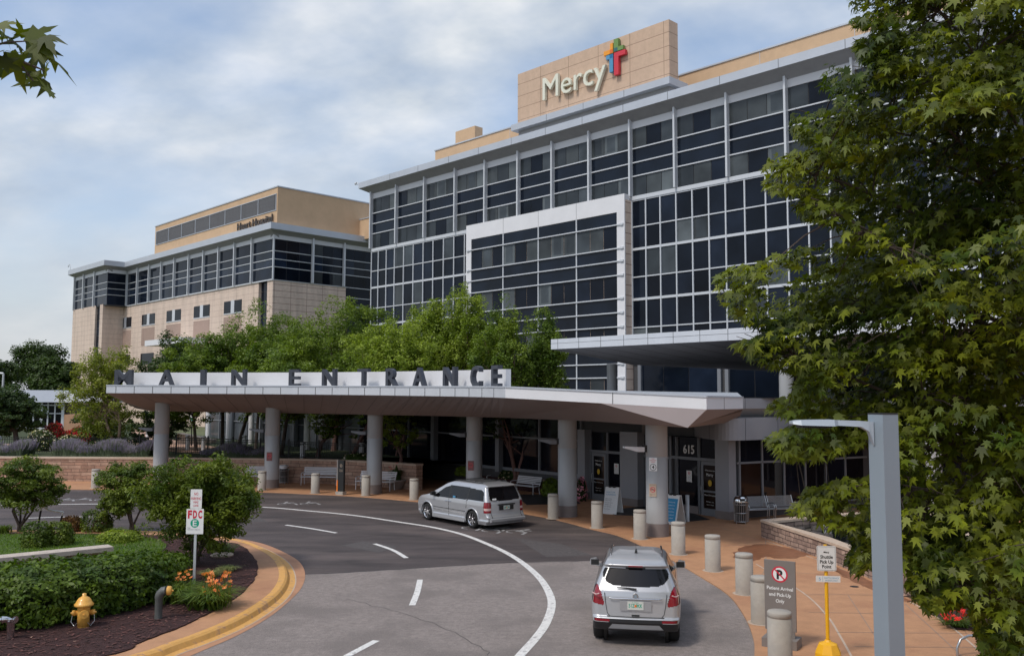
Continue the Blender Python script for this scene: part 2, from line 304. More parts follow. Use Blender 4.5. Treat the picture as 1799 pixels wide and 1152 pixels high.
M = dict(
 wall_d=mat('dark_plinth', (.07, .07, .075), .6, 0, .1, 2), terr=mat('garden_soil', (.045, .060, .02), .95, 0, .4, 3, .8, 40),
 panel=mat('metal_panel', (.50, .51, .54), .38, .15, .05, .8), panelw=mat('white_panel', (.70, .70, .72), .5, 0, .04, .7),
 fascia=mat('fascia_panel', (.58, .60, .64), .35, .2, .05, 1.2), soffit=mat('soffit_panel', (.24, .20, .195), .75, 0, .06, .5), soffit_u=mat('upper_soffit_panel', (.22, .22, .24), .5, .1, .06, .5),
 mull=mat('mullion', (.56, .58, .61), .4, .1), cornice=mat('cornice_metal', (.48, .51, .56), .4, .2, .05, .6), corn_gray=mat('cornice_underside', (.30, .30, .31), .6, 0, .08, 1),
 corn_w=mat('cornice_band', (.62, .63, .66), .5), glass=glassmat('dark_glass', (.006, .009, .016), spec=.15, wob=.1), glass_s=glassmat('spandrel_glass', (.006, .010, .019), .12, .22),
 glass_b=glassmat('glass_with_blind', (.050, .058, .062), .2, .25), glass_b2=glassmat('glass_with_curtain', (.028, .034, .039), .15, .25), glass_k=glassmat('black_glass', (.004, .004, .006)),
 glass_l=glassmat('glass_low', (.006, .007, .012), .04, .22), glass_p=glassmat('glass_painted_reflection', (.085, .095, .11), .1, .4), mull_d=mat('dark_mullion', (.20, .21, .23), .5, .1), panel_d=mat('shaded_panel', (.29, .295, .32), .4, .1, .05, .8), lampm=mat('lamp_housing', (.36, .41, .46), .45, .1),
 joint=mat('joint', (.06, .06, .065), .8), stone_t=blockmat('tan_block_tower', U2, 3.73, 1.25, (.56, .40, .29), (.57, .41, .30), (.30, .20, .14), .03, 0, zoff=.9, var=.07, stain=.12),
 tan=mat('tan_stucco', (.56, .385, .24), .85, 0, .08, .8, c2=(.49, .335, .21), c2t=(.55, .8), c2s=.5), tan_r=mat('tan_stucco_side', (.56, .385, .24), .85, 0, .07, .6),
 stone_h=blockmat('pink_stone_front', U2, 2.7, .92, (.64, .51, .42), (.655, .525, .435), (.46, .35, .29), .03, 0, var=.08, stain=.22),
 stone_r=blockmat('pink_stone_side', UR, 2.7, .92, (.64, .51, .42), (.655, .525, .435), (.27, .17, .14), .035, 0, var=.1, stain=.25),
 louver=blockmat('louver', U2, 9.0, .16, (.16, .16, .17), (.18, .18, .19), (.05, .05, .055), .05, 0, var=.03),
 louver_p=blockmat('stone_louver', U2, 9.0, .16, (.50, .36, .29), (.50, .36, .29), (.20, .14, .12), .04, 0, var=.03),
 conc=mat('concrete', (.38, .345, .30), .85, 0, .07, 9, .15, 90, c2=(.32, .30, .27), c2t=(.5, .75), c2s=3),
 colm=mat('column_paint', (.36, .365, .37), .45, .0, .03, 1.5), colb=mat('column_base', (.20, .17, .16), .6, 0, .1, 3),
 asph=mat('dark_asphalt', (.066, .052, .050), .8, 0, .4, .8, .25, 120, fine=.25, stretch=(.5, 1.4, 1), c2=(.135, .105, .096), c2t=(.5, .75), c2s=.35),
 asph_l=mat('light_asphalt', (.250, .212, .194), .85, 0, .22, 7, .4, 160, fine=.30, c2=(.195, .166, .152), c2t=(.46, .62), c2s=.55),
 walk=mat('salmon_concrete', (.45, .235, .122), .75, 0, .12, 2.5, .1, 100, fine=.10, c2=(.35, .165, .088), c2t=(.52, .75), c2s=.6),
 wet=mat('wet_concrete', (.25, .105, .052), .3, 0, .25, 4), gutter=mat('gutter_concrete', (.43, .22, .12), .75, 0, .1, 3, c2=(.36, .18, .10), c2s=.8),
 paint_y=mat('yellow_paint', (.66, .35, .09), .6, 0, .15, 5, c2=(.46, .25, .12), c2t=(.54, .64), c2s=5), paint_w=mat('white_paint', (.70, .68, .65), .65, 0, .12, 8, fine=.15, c2=(.36, .34, .33), c2t=(.55, .66), c2s=9),
 mulch=mat('mulch', (.060, .022, .020), .95, 0, .5, 22, 1.0, 60, c2=(.12, .055, .045), c2t=(.62, .7), c2s=28), grass=mat('grass_ground', (.07, .12, .022), .9, 0, .3, 5, .8, 60, c2=(.10, .145, .03), c2s=.8),
 ground=mat('far_ground', (.10, .115, .05), .95, 0, .3, .2), path=mat('path_paving', (.42, .26, .18), .8, 0, .1, 2),
 stone_w=blockmat('wall_stone', (1, .25, 0), .75, .19, (.34, .20, .14), (.46, .31, .23), (.17, .11, .08), .012, .47, var=.3, bump=.9, squash=.6, freq=3, wob=.06),
 stone_p=blockmat('planter_stone', (.28, .96, 0), .5, .14, (.40, .29, .23), (.24, .165, .135), (.10, .07, .06), .012, .43, var=.4, bump=1, squash=.55, freq=3, wob=.07),
 cap=mat('stone_cap', (.50, .39, .30), .8, 0, .12, 4, .2), cap_d=mat('stone_cap_brown', (.33, .22, .16), .8, 0, .12, 4, .2),
 steel=mat('brushed_steel', (.50, .51, .52), .3, .85), steel_p=mat('painted_steel', (.52, .54, .56), .45, .2), chrome=mat('chrome', (.75, .75, .76), .12, 1), black=mat('black_metal', (.012, .012, .013), .5, .2),
 dark=mat('dark_plastic', (.02, .02, .022), .5), rubber=mat('rubber', (.012, .012, .012), .85), white=mat('sign_white', (.78, .78, .77), .5, 0, .03, 5), red=mat('sign_red', (.58, .02, .05), .5), green=mat('sign_green', (.0, .33, .20), .5),
 ink=mat('sign_black', (.015, .015, .015), .5), blue=mat('sign_blue', (.02, .26, .50), .5), skyblue=mat('print_blue', (.10, .30, .48), .5), yellow=mat('bright_yellow', (.85, .44, .01), .4, 0, .04, 5), hyd=mat('hydrant_yellow', (.76, .40, .08), .42, 0, .07, 14, coat=.2),
 taupe=mat('sign_taupe', (.20, .175, .16), .55, 0, .04, 3), letter=mat('letter_grey', (.052, .058, .075), .45, .2), letter_w=mat('letter_ivory', (.74, .74, .62), .5), letter_g=mat('letter_bronze', (.07, .06, .055), .6),
 lo=mat('logo_orange', (.85, .33, .02), .45), lo2=mat('logo_dark_orange', (.75, .15, .02), .45), lg=mat('logo_green', (.16, .27, .07), .45), lg2=mat('logo_teal', (.03, .13, .14), .45), lb=mat('logo_blue', (.08, .28, .48), .45), lb2=mat('logo_deep_blue', (.0, .15, .34), .45), lr=mat('logo_red', (.60, .03, .05), .45),
 silver=mat('silver_paint', (.47, .475, .49), .30, .5, .03, 2, coat=.7), carglass=glassmat('car_glass', (.004, .004, .005), .04, .35), tail=mat('tail_lamp_red', (.24, .003, .012), .15, 0, coat=.8), tail_w=mat('tail_lamp_clear', (.65, .45, .42), .2, 0, coat=.8), orange=mat('edge_orange', (.80, .20, .02), .5),
 bark=mat('bark', (.085, .062, .05), .9, 0, .35, 9, .6), bark_r=mat('bark_reddish', (.17, .09, .075), .85, 0, .35, 8, .5), bark_b=mat('bark_birch', (.40, .27, .20), .8, 0, .3, 8, .4),
 pipe_g=mat('pipe_grey', (.11, .115, .11), .5, .1, .1, 8), pole=mat('pole_paint', (.24, .29, .335), .42, .1, .03, 2), pot=mat('pot', (.27, .23, .21), .7, 0, .1, 5), water=glassmat('dark_water', (.01, .012, .012), .05, .8), rock=mat('rock', (.07, .06, .055), .8, 0, .4, 6, .6), wood=mat('tan_wall', (.44, .25, .15), .8, 0, .08, 2),
 door_t=mat('door_tint', (.018, .016, .015), .1), amber=mat('decal_amber', (.60, .38, .02), .5), brown_in=glassmat('glass_brown', (.020, .010, .007), .06, .25), skin=mat('roof_grey', (.33, .35, .38), .6, 0, .05, 1),
)
LM = dict(
 wall_d=mat('dark_plinth', (.07, .07, .075), .6, 0, .1, 2), terr=mat('garden_soil', (.045, .060, .02), .95, 0, .4, 3, .8, 40),
 maple=leafmat('maple_leaf', (.036, .062, .004), (.150, .172, .009), .33, 1.0, .5), mid=leafmat('mid_green_leaf', (.085, .140, .016), (.175, .235, .025), .32, .5), lime=leafmat('lime_leaf', (.15, .21, .022), (.25, .31, .04), .38, .5),
 dark=leafmat('dark_leaf', (.030, .056, .013), (.06, .10, .02), .25, .4), yell=leafmat('yellow_green_leaf', (.15, .18, .022), (.23, .25, .04), .4, .8), crab=leafmat('small_tree_leaf', (.055, .095, .010), (.15, .19, .02), .3, 1.5),
 hedge=leafmat('hedge_leaf', (.040, .080, .006), (.100, .155, .012), .28, 1.8), lav=leafmat('lavender_flower', (.21, .18, .27), (.32, .28, .38), .3, 1.2), lavg=leafmat('lavender_stem', (.11, .145, .09), (.17, .20, .12), .3, 1.2),
 blade=leafmat('lily_blade', (.08, .14, .016), (.15, .21, .03), .35, 3), grassb=leafmat('grass_blade', (.085, .165, .012), (.14, .22, .02), .4, 1.2), varie=leafmat('pale_grass', (.20, .24, .09), (.30, .31, .14), .3, 4),
 lily=leafmat('lily_petal', (.85, .20, .05), (.85, .32, .10), .3, 6, .2), redf=leafmat('red_flower', (.42, .01, .02), (.55, .02, .03), .3, 3), redp=leafmat('bright_red_petal', (.75, .02, .015), (.8, .04, .03), .3, 3), rust=leafmat('rusty_leaf', (.16, .07, .03), (.2, .11, .03), .3, 3), pink=leafmat('pale_bloom', (.6, .5, .38), (.7, .62, .5), .3, 3), pinkf=leafmat('pink_petal', (.65, .22, .35), (.8, .4, .5), .3, 3),
)
# ---------------------------------------------------------------- tall hospital block
HB = thing('hospital_building', 'large hospital tower with dark glass grid, grey cornice and tan rooftop wall', 'building', (P0.x, P0.y, 0))
def fbox(mb, fr, s0, s1, e0, e1, z0, z1, m=0):
    mb.obox(fr(s0, e0, z0), fr(s1, e0, z0) - fr(s0, e0, z0), fr(s0, e1, z0) - fr(s0, e0, z0), (0, 0, z1 - z0), m)
GLM = [M['glass'], M['glass_b'], M['glass_b2'], M['joint'], M['glass_s']]
def window(fr, parent, s0, s1, e, rows, cols, pb=.5, name='window', gap=.03, span=()):
    """one bay of glazing: rows = z edges from the top, cols = s edges; blinds drawn in some panes"""
    mb = MB()
    for i in range(len(rows) - 1):
        mode = rnd.random()
        for j in range(len(cols) - 1):
            if i in span: k = 4
            else: k = 0 if rnd.random() > pb else (1 if rnd.random() < mode else 2)
            a, b = sorted((cols[j], cols[j + 1]))
            fbox(mb, fr, a + gap, b - gap, e, e + .03, rows[i + 1] + .02, rows[i] - .02, k)
            if k == 1 and i not in span and rnd.random() < .35:
                fbox(mb, fr, a + gap + .3, b - gap - .3, e + .03, e + .034, rows[i + 1] + .25, rows[i] - .2, 2)
    return mb.build(name, GLM, parent)
bays = [39.4, 34.35, 29.1, 23.8, 19.0, 14.1, 9.4, 4.7, -.1, -4.9, -10.0, -15.2, -20.5, -25.6, -30.0]
mb = MB(); fbox(mb, T, -30, 39.4, -30, 0, 0, 30.6); mb.build('wall', M['joint'], HB)
TOPR = [28.75, 26.95, 25.68, 24.45, 22.65]
mu = MB(); fin = MB()
for i in range(len(bays) - 1):
    a, b = bays[i], bays[i + 1]; c = [a, a + (b - a) / 3, a + (b - a) * 2 / 3, b]
    window(T, HB, a, b, .02, TOPR[:2], c, .85); window(T, HB, a, b, .02, TOPR[1:4], [a, b], 0, 'spandrel_panel', span=(0, 1)); window(T, HB, a, b, .02, TOPR[3:], c, .8)
for z in TOPR[1:4]: fbox(mu, T, -30, 39.4, .02, .16, z - .05, z + .05)
fbox(mu, T, -30, 39.4, .02, .2, 22.3, 22.65)
for s in bays: fin = MB(); fbox(fin, T, s - .09, s + .09, .02, .5, 22.65, 29.7); fin.build('facade_fin', M['mull'], HB)
lg = [39.4, 38.0, 36.4, 34.8, 33.05, 31.25, 29.45, 27.7, 25.9, 24.15, 22.4, 21.0]
rg = [-.1, -1.62, -3.17, -4.82, -6.45, -8.06, -9.65, -11.4, -13.25, -15.1, -16.8, -18.5, -20.3, -22.0, -23.8, -25.6, -27.1, -28.6, -30]
LR = [22.3, 19.9, 17.9, 15.42, 13.45, 10.97, 9.0, 6.5, 4.6]
for k in range(0, len(LR) - 1, 2):
    for g in (lg, rg):
        if g is rg and k == 6: continue
        for i in range(0, len(g) - 1, 3):
            window(T, HB, 0, 0, .02, LR[k:k + 3], g[i:i + 4], .14)
for g, kk in ((lg, 9), (rg, 7)):
    for z in LR[:kk]:
        t = .11 if LR.index(z) % 2 == 0 else .05
        fbox(mu, T, g[-1], g[0], .02, .14, z - t, z + t)
    for s in g: fbox(mu, T, s - .055, s + .055, .02, .17, LR[kk - 1], 22.3)
# second floor windows beneath the upper canopy
for a, b in ((-.9, -8.9), (-9.6, -17.5), (-18.2, -26)):
    window(T, HB, a, b, .03, [7.9, 4.9], [a + (b - a) * t for t in (0, .3, .62, 1)], .0)
    for s in (a, b): pier = MB(); fbox(pier, T, s - .16, s + .16, .03, .3, 4.5, 8.4); pier.build('window_pier', M['mull_d'], HB)
fbox(mu, T, -30, -.1, .03, .22, 7.9, 8.1)
mu.build('mullion_grid', M['mull'], HB)
# projecting framed bay
mb = MB(); fbox(mb, T, -.05, 21.0, .0, 1.0, 0, 22.3); mb.build('bay_return', M['stone_r'], HB)
FRR = [21.25, 20.1, 18.0, 16.85, 15.6, 13.55, 12.3, 11.06, 9.0, 7.8, 6.6, 4.5, 3.3]; vis = (1, 4, 7, 10)
mb = MB(); fbox(mb, T, -.05, 21.02, 1.0, 1.12, 21.25, 22.8); fbox(mb, T, -.05, .82, 1.0, 1.12, 0, 21.25); fbox(mb, T, 20.22, 21.02, 1.0, 1.12, 0, 21.25)
fbox(mb, T, -.05, 21.02, .4, 1.0, 22.3, 22.8); mb.build('bay_frame', M['panelw'], HB)
jt = MB(); vs_ = [.82, 5.6, 10.5, 15.4, 20.22]; mu = MB()
for s in vs_[1:-1]: fbox(jt, T, s - .015, s + .015, 1.12, 1.124, 21.25, 22.8); fbox(mu, T, s - .06, s + .06, 1.02, 1.14, 3.3, 21.25)
for z in FRR[1:]:
    fbox(mu, T, .3, 20.6, 1.04, 1.22, z - .05, z + .05)
    for s in (.05, 20.5): fbox(mu, T, s, s + .35, 1.12, 1.24, z - .09, z + .09)
for i in range(4):
    a, b = vs_[i], vs_[i + 1]
    for r in range(len(FRR) - 1):
        if r in vis: window(T, HB, a, b, 1.02, FRR[r:r + 2], [a, a + (b - a) / 3, a + (b - a) * 2 / 3, b], .6 if r == 1 else .15)
        elif r == 0 or r - 1 in vis: window(T, HB, a, b, 1.02, FRR[r:r + (2 if r == 0 else 3)], [a, b], 0, 'spandrel_panel', span=(0, 1))
mu.build('bay_mullion', M['mull'], HB)
# cornice with sloping underside
def cornice(fr, parent, s0, s1, z, ov=1.3, name='cornice', m0=1, m1=0):
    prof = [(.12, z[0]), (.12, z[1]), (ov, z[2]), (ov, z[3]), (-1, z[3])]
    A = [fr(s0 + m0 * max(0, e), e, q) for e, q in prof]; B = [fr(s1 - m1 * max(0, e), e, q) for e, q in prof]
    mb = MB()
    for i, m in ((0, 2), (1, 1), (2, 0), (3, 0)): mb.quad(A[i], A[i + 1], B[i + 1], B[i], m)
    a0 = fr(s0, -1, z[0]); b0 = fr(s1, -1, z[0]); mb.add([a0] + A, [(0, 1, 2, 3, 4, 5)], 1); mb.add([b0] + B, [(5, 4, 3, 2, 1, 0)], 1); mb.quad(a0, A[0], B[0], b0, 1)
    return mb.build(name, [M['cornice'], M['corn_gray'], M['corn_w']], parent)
cornice(T, HB, 39.4, -30, (28.75, 29.4, 30.05, 30.75))
for s in bays[1:-1]: fbox(jt, T, s - .02, s + .02, 1.3, 1.304, 30.05, 30.75)
mb = MB(); fbox(mb, T, -30, 39.4, -30, -1.0, 30.6, 30.74); mb.build('roof', M['skin'], HB)
mb = MB(); fbox(mb, T, -26, 35, -28, -6, 30.74, 35.0); fbox(mb, T, 27.7, 31.2, -7.2, -5.99, 35.0, 36.6); mb.build('rooftop_wall', M['tan'], HB)
mb = MB(); fbox(mb, T, -26.1, 35.1, -28.1, -5.9, 35.0, 35.14)
for s in (21.8, 8, -1, -9.5, -18): fbox(mb, T, s, s + .04, -6, -5.98, 30.8, 35)
mb.build('coping', M['cornice'], HB)
mb = MB(); fbox(mb, T, -4.2, 14.5, -1.3, 0, 32.1, 37.7); mb.build('rooftop_sign_wall', M['stone_t'], HB)
mb = MB(); fbox(mb, T, -5.0, 14.3, -1.6, 1.15, 31.5, 32.12); fbox(mb, T, -4.6, 13.8, -1.5, .55, 30.75, 31.5, 1); mb.build('rooftop_ledge', [M['cornice'], M['corn_gray']], HB)
for s in (9.4, 4.7, -.1): fbox(jt, T, s - .02, s + .02, 1.15, 1.154, 31.5, 32.12)
jt.build('panel_joint', M['joint'], HB)
# ---- illuminated name with the four-colour cross
SG = thing('rooftop_sign', 'ivory name letters with a four colour cross on the tan rooftop wall', 'sign', T(5, 0, 32))
r_ = -U2
mb = MB(); text(mb, 'Mercy', T(10.62, .12, 33.95), r_, Zv, w=8.0, h=2.35, depth=.3, bold=0, align='l'); mb.build('letter', M['letter_w'], SG)
def lp(name, m, boxes):
    mb = MB()
    for (x0, x1, z0, z1, k, pr) in boxes: fbox(mb, T, 2.81 - x1, 2.81 - x0, .1, .42 + pr, z0, z1, k)
    mb.build(name, m, SG)
lp('cross_piece', [M['lo'], M['lo2']], [(.75, 1.08, 36.24, 37.19, 0, 0), (0, .75, 36.24, 36.64, 0, 0), (.72, 1.05, 36.28, 36.62, 1, .01)])
lp('cross_piece', [M['lg'], M['lg2']], [(1.18, 1.70, 36.28, 37.46, 0, 0), (1.70, 2.26, 36.28, 36.66, 0, 0), (1.21, 1.62, 36.3, 36.62, 1, .01)])
lp('cross_piece', [M['lb'], M['lb2']], [(.66, 1.08, 34.5, 36.17, 0, 0), (.28, .66, 35.78, 36.17, 0, 0), (.70, 1.04, 35.8, 36.15, 1, .01)])
lp('cross_piece', [M['lr']], [(1.20, 1.72, 34.1, 36.2, 0, 0), (1.72, 2.5, 35.76, 36.2, 0, 0)])

# ---------------------------------------------------------------- lower glass front of the hospital, behind the canopy
PA, PB = Vector((3.5, 43.0, 0)), Vector((-27.9, 81.3, 0)); pu = (PB - PA).normalized(); pn = Vector((-pu.y, pu.x, 0))
if pn.y > 0: pn = -pn
PLn = (PB - PA).length
def Pd(s, e, z): return PA + pu * s + pn * e + Zv * z
V1, V2, V3, V4 = Vector((3.86, 42.8, 0)), Vector((8.93, 35.8, 0)), Vector((11.2, 37.2, 0)), Vector((16.5, 40.4, 0))
body = [PA, V1, V2, V3, V4, Vector((36, 21, 0)), Vector((60, 40, 0)), Vector((50, 90, 0)), Vector((-10, 115, 0)), PB]
mb = MB(); mb.prism([(p.x, p.y) for p in body], 0, 4.75); mb.build('lower_wall', M['wall_d'], HB)
mu = MB()
for i in range(16):
    a = .1 + i * 3.05
    k = 0 if i < 7 else 1  # far panes paler: their grey-blue reflection is put into the glass colour
    mb = MB(); fbox(mb, Pd, a + .05, a + 3.0, .01, .05, 1.15, 2.72, 0); fbox(mb, Pd, a + .05, a + 3.0, .01, .05, 2.8, 4.5, 0)
    mb.build('window', [M['glass_l'] if k == 0 else M['glass_p']], HB)
    fbox(mu, Pd, a - .05, a + .05, .01, .16, 1.0, 4.6)
    if i % 2 == 0 and i: fbox(mu, Pd, a - .16, a + .16, .16, .45, .9, 4.7)
fbox(mu, Pd, 0, 49, .01, .2, 1.0, 1.15); fbox(mu, Pd, 0, 49, .01, .14, 2.72, 2.8)
for s in (26, 31, 35.5, 40, 44.5): w = MB(); w.lathe([(.22, 1.0), (.22, 4.7)], Pd(s, 1.6, 0), 14); w.build('round_column', M['panelw'], HB)
mu.build('lower_mullion', M['mull_d'], HB)
# entrance vestibule
vu = (V2 - V1).normalized(); vn = Vector((vu.y, -vu.x, 0))
if vn.y > 0: vn = -vn
def onV(px, a=V1, b=V2):
    d = ray(px, 850); u = (b - a); den = d.x * u.y - d.y * u.x
    t = (a.y * d.x - a.x * d.y) / -den
    return t * u.length
def Ve(s, e, z): return V1 + vu * s + vn * e + Zv * z
def Vr(s, e, z):
    u = (V4 - V2).normalized(); n = Vector((u.y, -u.x, 0)); return V2 + u * s + n * e + Zv * z
fr = MB()
for x0, x1 in ((1027, 1040), (1102, 1133), (1270, 1294)):
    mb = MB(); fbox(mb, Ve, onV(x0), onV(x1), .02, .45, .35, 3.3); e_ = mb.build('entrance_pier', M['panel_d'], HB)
    mb = MB(); fbox(mb, Ve, onV(x0) - .01, onV(x1) + .01, .02, .47, 0, .35); mb.build('pier_base', M['colb'], e_)
def glazing(s0, s1, z0, z1, F_=Ve, m='glass_l', e=.03):
    g = MB(); fbox(g, F_, s0, s1, e, e + .03, z0, z1); return g.build('window', M[m], HB)
tz = 2.3
for x0, x1 in ((1041, 1070), (1071, 1101), (1182, 1192), (1193, 1231), (1232, 1270)):
    a, b = onV(x0), onV(x1); glazing(a + .05, b - .05, tz + .06, 3.2); fbox(fr, Ve, a - .04, a + .04, .02, .13, 0, 3.2); fbox(fr, Ve, b - .04, b + .04, .02, .13, 0, 3.2)
fbox(fr, Ve, onV(1040), onV(1101), .02, .14, tz - .06, tz + .06); fbox(fr, Ve, onV(1182), onV(1270), .02, .14, tz - .06, tz + .06)
glazing(onV(1072), onV(1100), .25, tz - .06); glazing(onV(1194), onV(1230), .35, tz - .06)
fbox(fr, Ve, onV(1072), onV(1100), .02, .12, 0, .25); 
dkb = MB(); fbox(dkb, Ve, onV(1194), onV(1231), .02, .16, 0, .35); dkb.build('sill', M['colb'], HB)
glazing(onV(1134), onV(1180), .05, 2.2, m='glass_k', e=.02); 
for x in (1134, 1145, 1180): fbox(fr, Ve, onV(x) - .04, onV(x) + .04, .02, .12, 0, 2.3)
fbox(fr, Ve, onV(1134), onV(1180), .02, .14, 2.2, 2.32)
fr.build('door_frame', M['mull_d'], HB); fr = MB()
# right-hand glazing
for i in range(6):
    a = .15 + i * 1.28; glazing(a + .04, a + 1.24, .45, 2.2, Vr, 'glass_k' if i % 2 else 'brown_in' if i == 0 else 'glass_l'); glazing(a + .04, a + 1.24, 2.28, 3.6, Vr); fbox(fr, Vr, a - .04, a + .04, .02, .12, .4, 3.7)
fbox(fr, Vr, 0, 8, .02, .12, 2.2, 2.28); fbox(fr, Vr, 0, 8, .02, .14, .38, .45)
fr.build('window_frame', M['mull_d'], HB); fr = MB(); Vq = Vector((36, 21, 0))
def Vs(s, e, z):
    u = (Vq - V4).normalized(); n = Vector((u.y, -u.x, 0)); return V4 + u * s + n * e + Zv * z
for i in range(12):
    a = .2 + i * 2.1; glazing(a + .05, a + 2.05, .45, 3.9, Vs, 'glass_l'); fbox(fr, Vs, a - .05, a + .05, .02, .14, .4, 4)
fr.build('window_frame', M['mull_d'], HB)
for x0, x1, lab in ((1043, 1068, 0), (1235, 1268, 1)):
    a, b = onV(x0), onV(x1); d = MB(); w = b - a
    fbox(d, Ve, a, a + .13, .06, .12, .02, tz - .08); fbox(d, Ve, b - .13, b, .06, .12, .02, tz - .08); fbox(d, Ve, a + .13, b - .13, .06, .12, .02, .32); fbox(d, Ve, a + .13, b - .13, .06, .12, tz - .22, tz - .08); fbox(d, Ve, a + .13, b - .13, .06, .14, .98, 1.05)
    D_ = d.build('door', M['mull_d'], HB)
    g = MB(); fbox(g, Ve, a + .13, b - .13, .075, .095, .32, tz - .22); g.build('door_glass', M['brown_in'] if lab else M['glass_k'], D_)
    g = MB(); c = Ve((a + b) / 2, .142, 0)
    text(g, 'Welcome to', c + Zv * 1.84, vu, Zv, w=.52, h=.06, depth=.002); text(g, 'Mercy', c + Zv * 1.64, vu, Zv, w=.36, h=.12, depth=.002)
    text(g, 'Main Entrance', c + Zv * .84, vu, Zv, w=.6, h=.06, depth=.002); text(g, 'Please use', c + Zv * .58, vu, Zv, w=.4, h=.05, depth=.002); text(g, 'other door', c + Zv * .46, vu, Zv, w=.4, h=.05, depth=.002)
    g.build('door_lettering', M['white'], D_)
    g = MB(); g.lathe([(0, 0), (.1, 0)], (0, 0, 0), 12, cap=False)
    g.v = [tuple(c + vu * x + Zv * (y * 1.3 + 1.36) + vn * .0) for x, y, z in g.v]; g.build('door_decal', M['amber'], D_)
    g = MB(); h_ = Ve(a + .07, .2, 0); g.tube([h_ + Zv * .85 - vn * .08, h_ + Zv * .85, h_ + Zv * 1.25, h_ + Zv * 1.25 - vn * .08], .015, 6); g.build('door_handle', M['steel'], D_)
mb = MB(); text(mb, '615', Ve((onV(1200) + onV(1226)) / 2, .07, 2.5), vu, Zv, w=.62, h=.36, depth=.01, bold=.02); mb.build('house_number', M['white'], HB)
# portico band: convex fascia, recess and coping
def xz(px, D): 
    v = P(px, 760, D); return Vector((v.x, v.y, 0))
pc = spline([xz(948, 47), xz(1040, 43.6), xz(1134, 40.6), xz(1205, 38.4), xz(1235, 36.2), xz(1262, 34.6), xz(1296, 34.4), xz(1340, 35.2), xz(1400, 36.6), xz(1480, 38.2), xz(1600, 37.6), xz(1900, 33)], 5)
back = offset(pc, 6.0) if offset(pc, 6)[3].y > pc[3].y else offset(pc, -6.0)
ins = [a.lerp(b, .09) for a, b in zip(pc, back)]
def band(mb, z0, z1, A, B, A1=None, m=0):
    A1 = A1 or A
    for i in range(len(A) - 1):
        f = lambda p, z: Vector((p.x, p.y, z))
        mb.quad(f(A[i], z0), f(A[i + 1], z0), f(A1[i + 1], z1), f(A1[i], z1), m)
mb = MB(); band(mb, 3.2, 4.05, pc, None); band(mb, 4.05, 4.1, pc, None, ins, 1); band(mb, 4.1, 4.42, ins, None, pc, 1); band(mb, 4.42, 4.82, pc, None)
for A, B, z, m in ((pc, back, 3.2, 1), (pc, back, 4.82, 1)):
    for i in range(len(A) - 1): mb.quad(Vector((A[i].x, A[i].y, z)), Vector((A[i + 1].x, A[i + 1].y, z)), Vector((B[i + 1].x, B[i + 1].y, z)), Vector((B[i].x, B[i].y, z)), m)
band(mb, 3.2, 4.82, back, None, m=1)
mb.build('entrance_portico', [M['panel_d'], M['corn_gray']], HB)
jt = MB(); Lp = arclen(pc)[-1]; s = 1.2
while s < Lp - 1:
    p, t = along(pc, s); n = Vector((t.y, -t.x, 0)); 
    if n.y > 0: n = -n
    jt.obox(p + n * .004 + Zv * 3.2, t * .025, -n * .01, (0, 0, .85)); jt.obox(p + n * .004 + Zv * 4.42, t * .025, -n * .01, (0, 0, .4)); s += 2.05
jt.build('panel_joint', M['joint'], HB)

# ---------------------------------------------------------------- upper canopy
def on_s0(px, py, e):
    o = T(0, e, 0); r = ray(px, py); n = Vector((-U2.y, U2.x, 0)); t = o.dot(n) / (r.x * n.x + r.y * n.y); return (r * t - o).dot(U2)
UC = thing('upper_canopy', 'high pale metal canopy projecting from the tower above the main doors', 'canopy', T(-14.5, 27, 0))
z0, z1 = 7.43, 7.97; sL, sR = on_s0(968, 605, 27), -44.0
mb = MB(); fbox(mb, T, sR, sL, 26.6, 27, z0, z1); fbox(mb, T, sL - .3, sL, 1.3, 26.6, z0, z1); mb.build('fascia', M['fascia'], UC)
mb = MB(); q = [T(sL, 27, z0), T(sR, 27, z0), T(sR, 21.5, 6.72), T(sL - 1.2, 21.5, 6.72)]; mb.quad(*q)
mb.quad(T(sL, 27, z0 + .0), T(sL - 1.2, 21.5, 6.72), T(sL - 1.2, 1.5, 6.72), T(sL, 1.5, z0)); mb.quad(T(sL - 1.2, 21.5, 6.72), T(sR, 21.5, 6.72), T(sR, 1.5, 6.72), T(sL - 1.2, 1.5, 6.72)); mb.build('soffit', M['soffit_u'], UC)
mb = MB(); fbox(mb, T, sR, sL - .3, 1.5, 26.6, 7.6, 7.88); mb.build('roof', M['skin'], UC)
jt = MB(); s = sL - .5
while s > -40:
    fbox(jt, T, s - .012, s + .012, 27, 27.004, z0, z1)
    a = T(s, 27, z0 - .006); b = T(s - 1.4, 21.5, 6.712); d = (b - a); jt.obox(a, d, U2 * .02, (0, 0, -.004)); s -= 1.5
fbox(jt, T, sR, sL, 27, 27.004, z1 - .24, z1 - .225); jt.build('panel_joint', M['joint'], UC)
cl = MB(); c1 = P(1075, 690, 50.5); cl.lathe([(.28, 0), (.28, 6.75)], (c1.x, c1.y, 0), 20); cl.build('column', M['colm'], UC)
c2 = G(1386, 895); mb = MB(); mb.lathe([(.31, 0), (.31, 6.75)], (c2.x, c2.y, 0), 24); mb.build('column', M['colm'], UC)
c2 = P(1640, 800, 36); mb = MB(); mb.lathe([(.31, 0), (.31, 6.75)], (c2.x, c2.y, 0), 24); mb.build('column', M['colm'], UC)

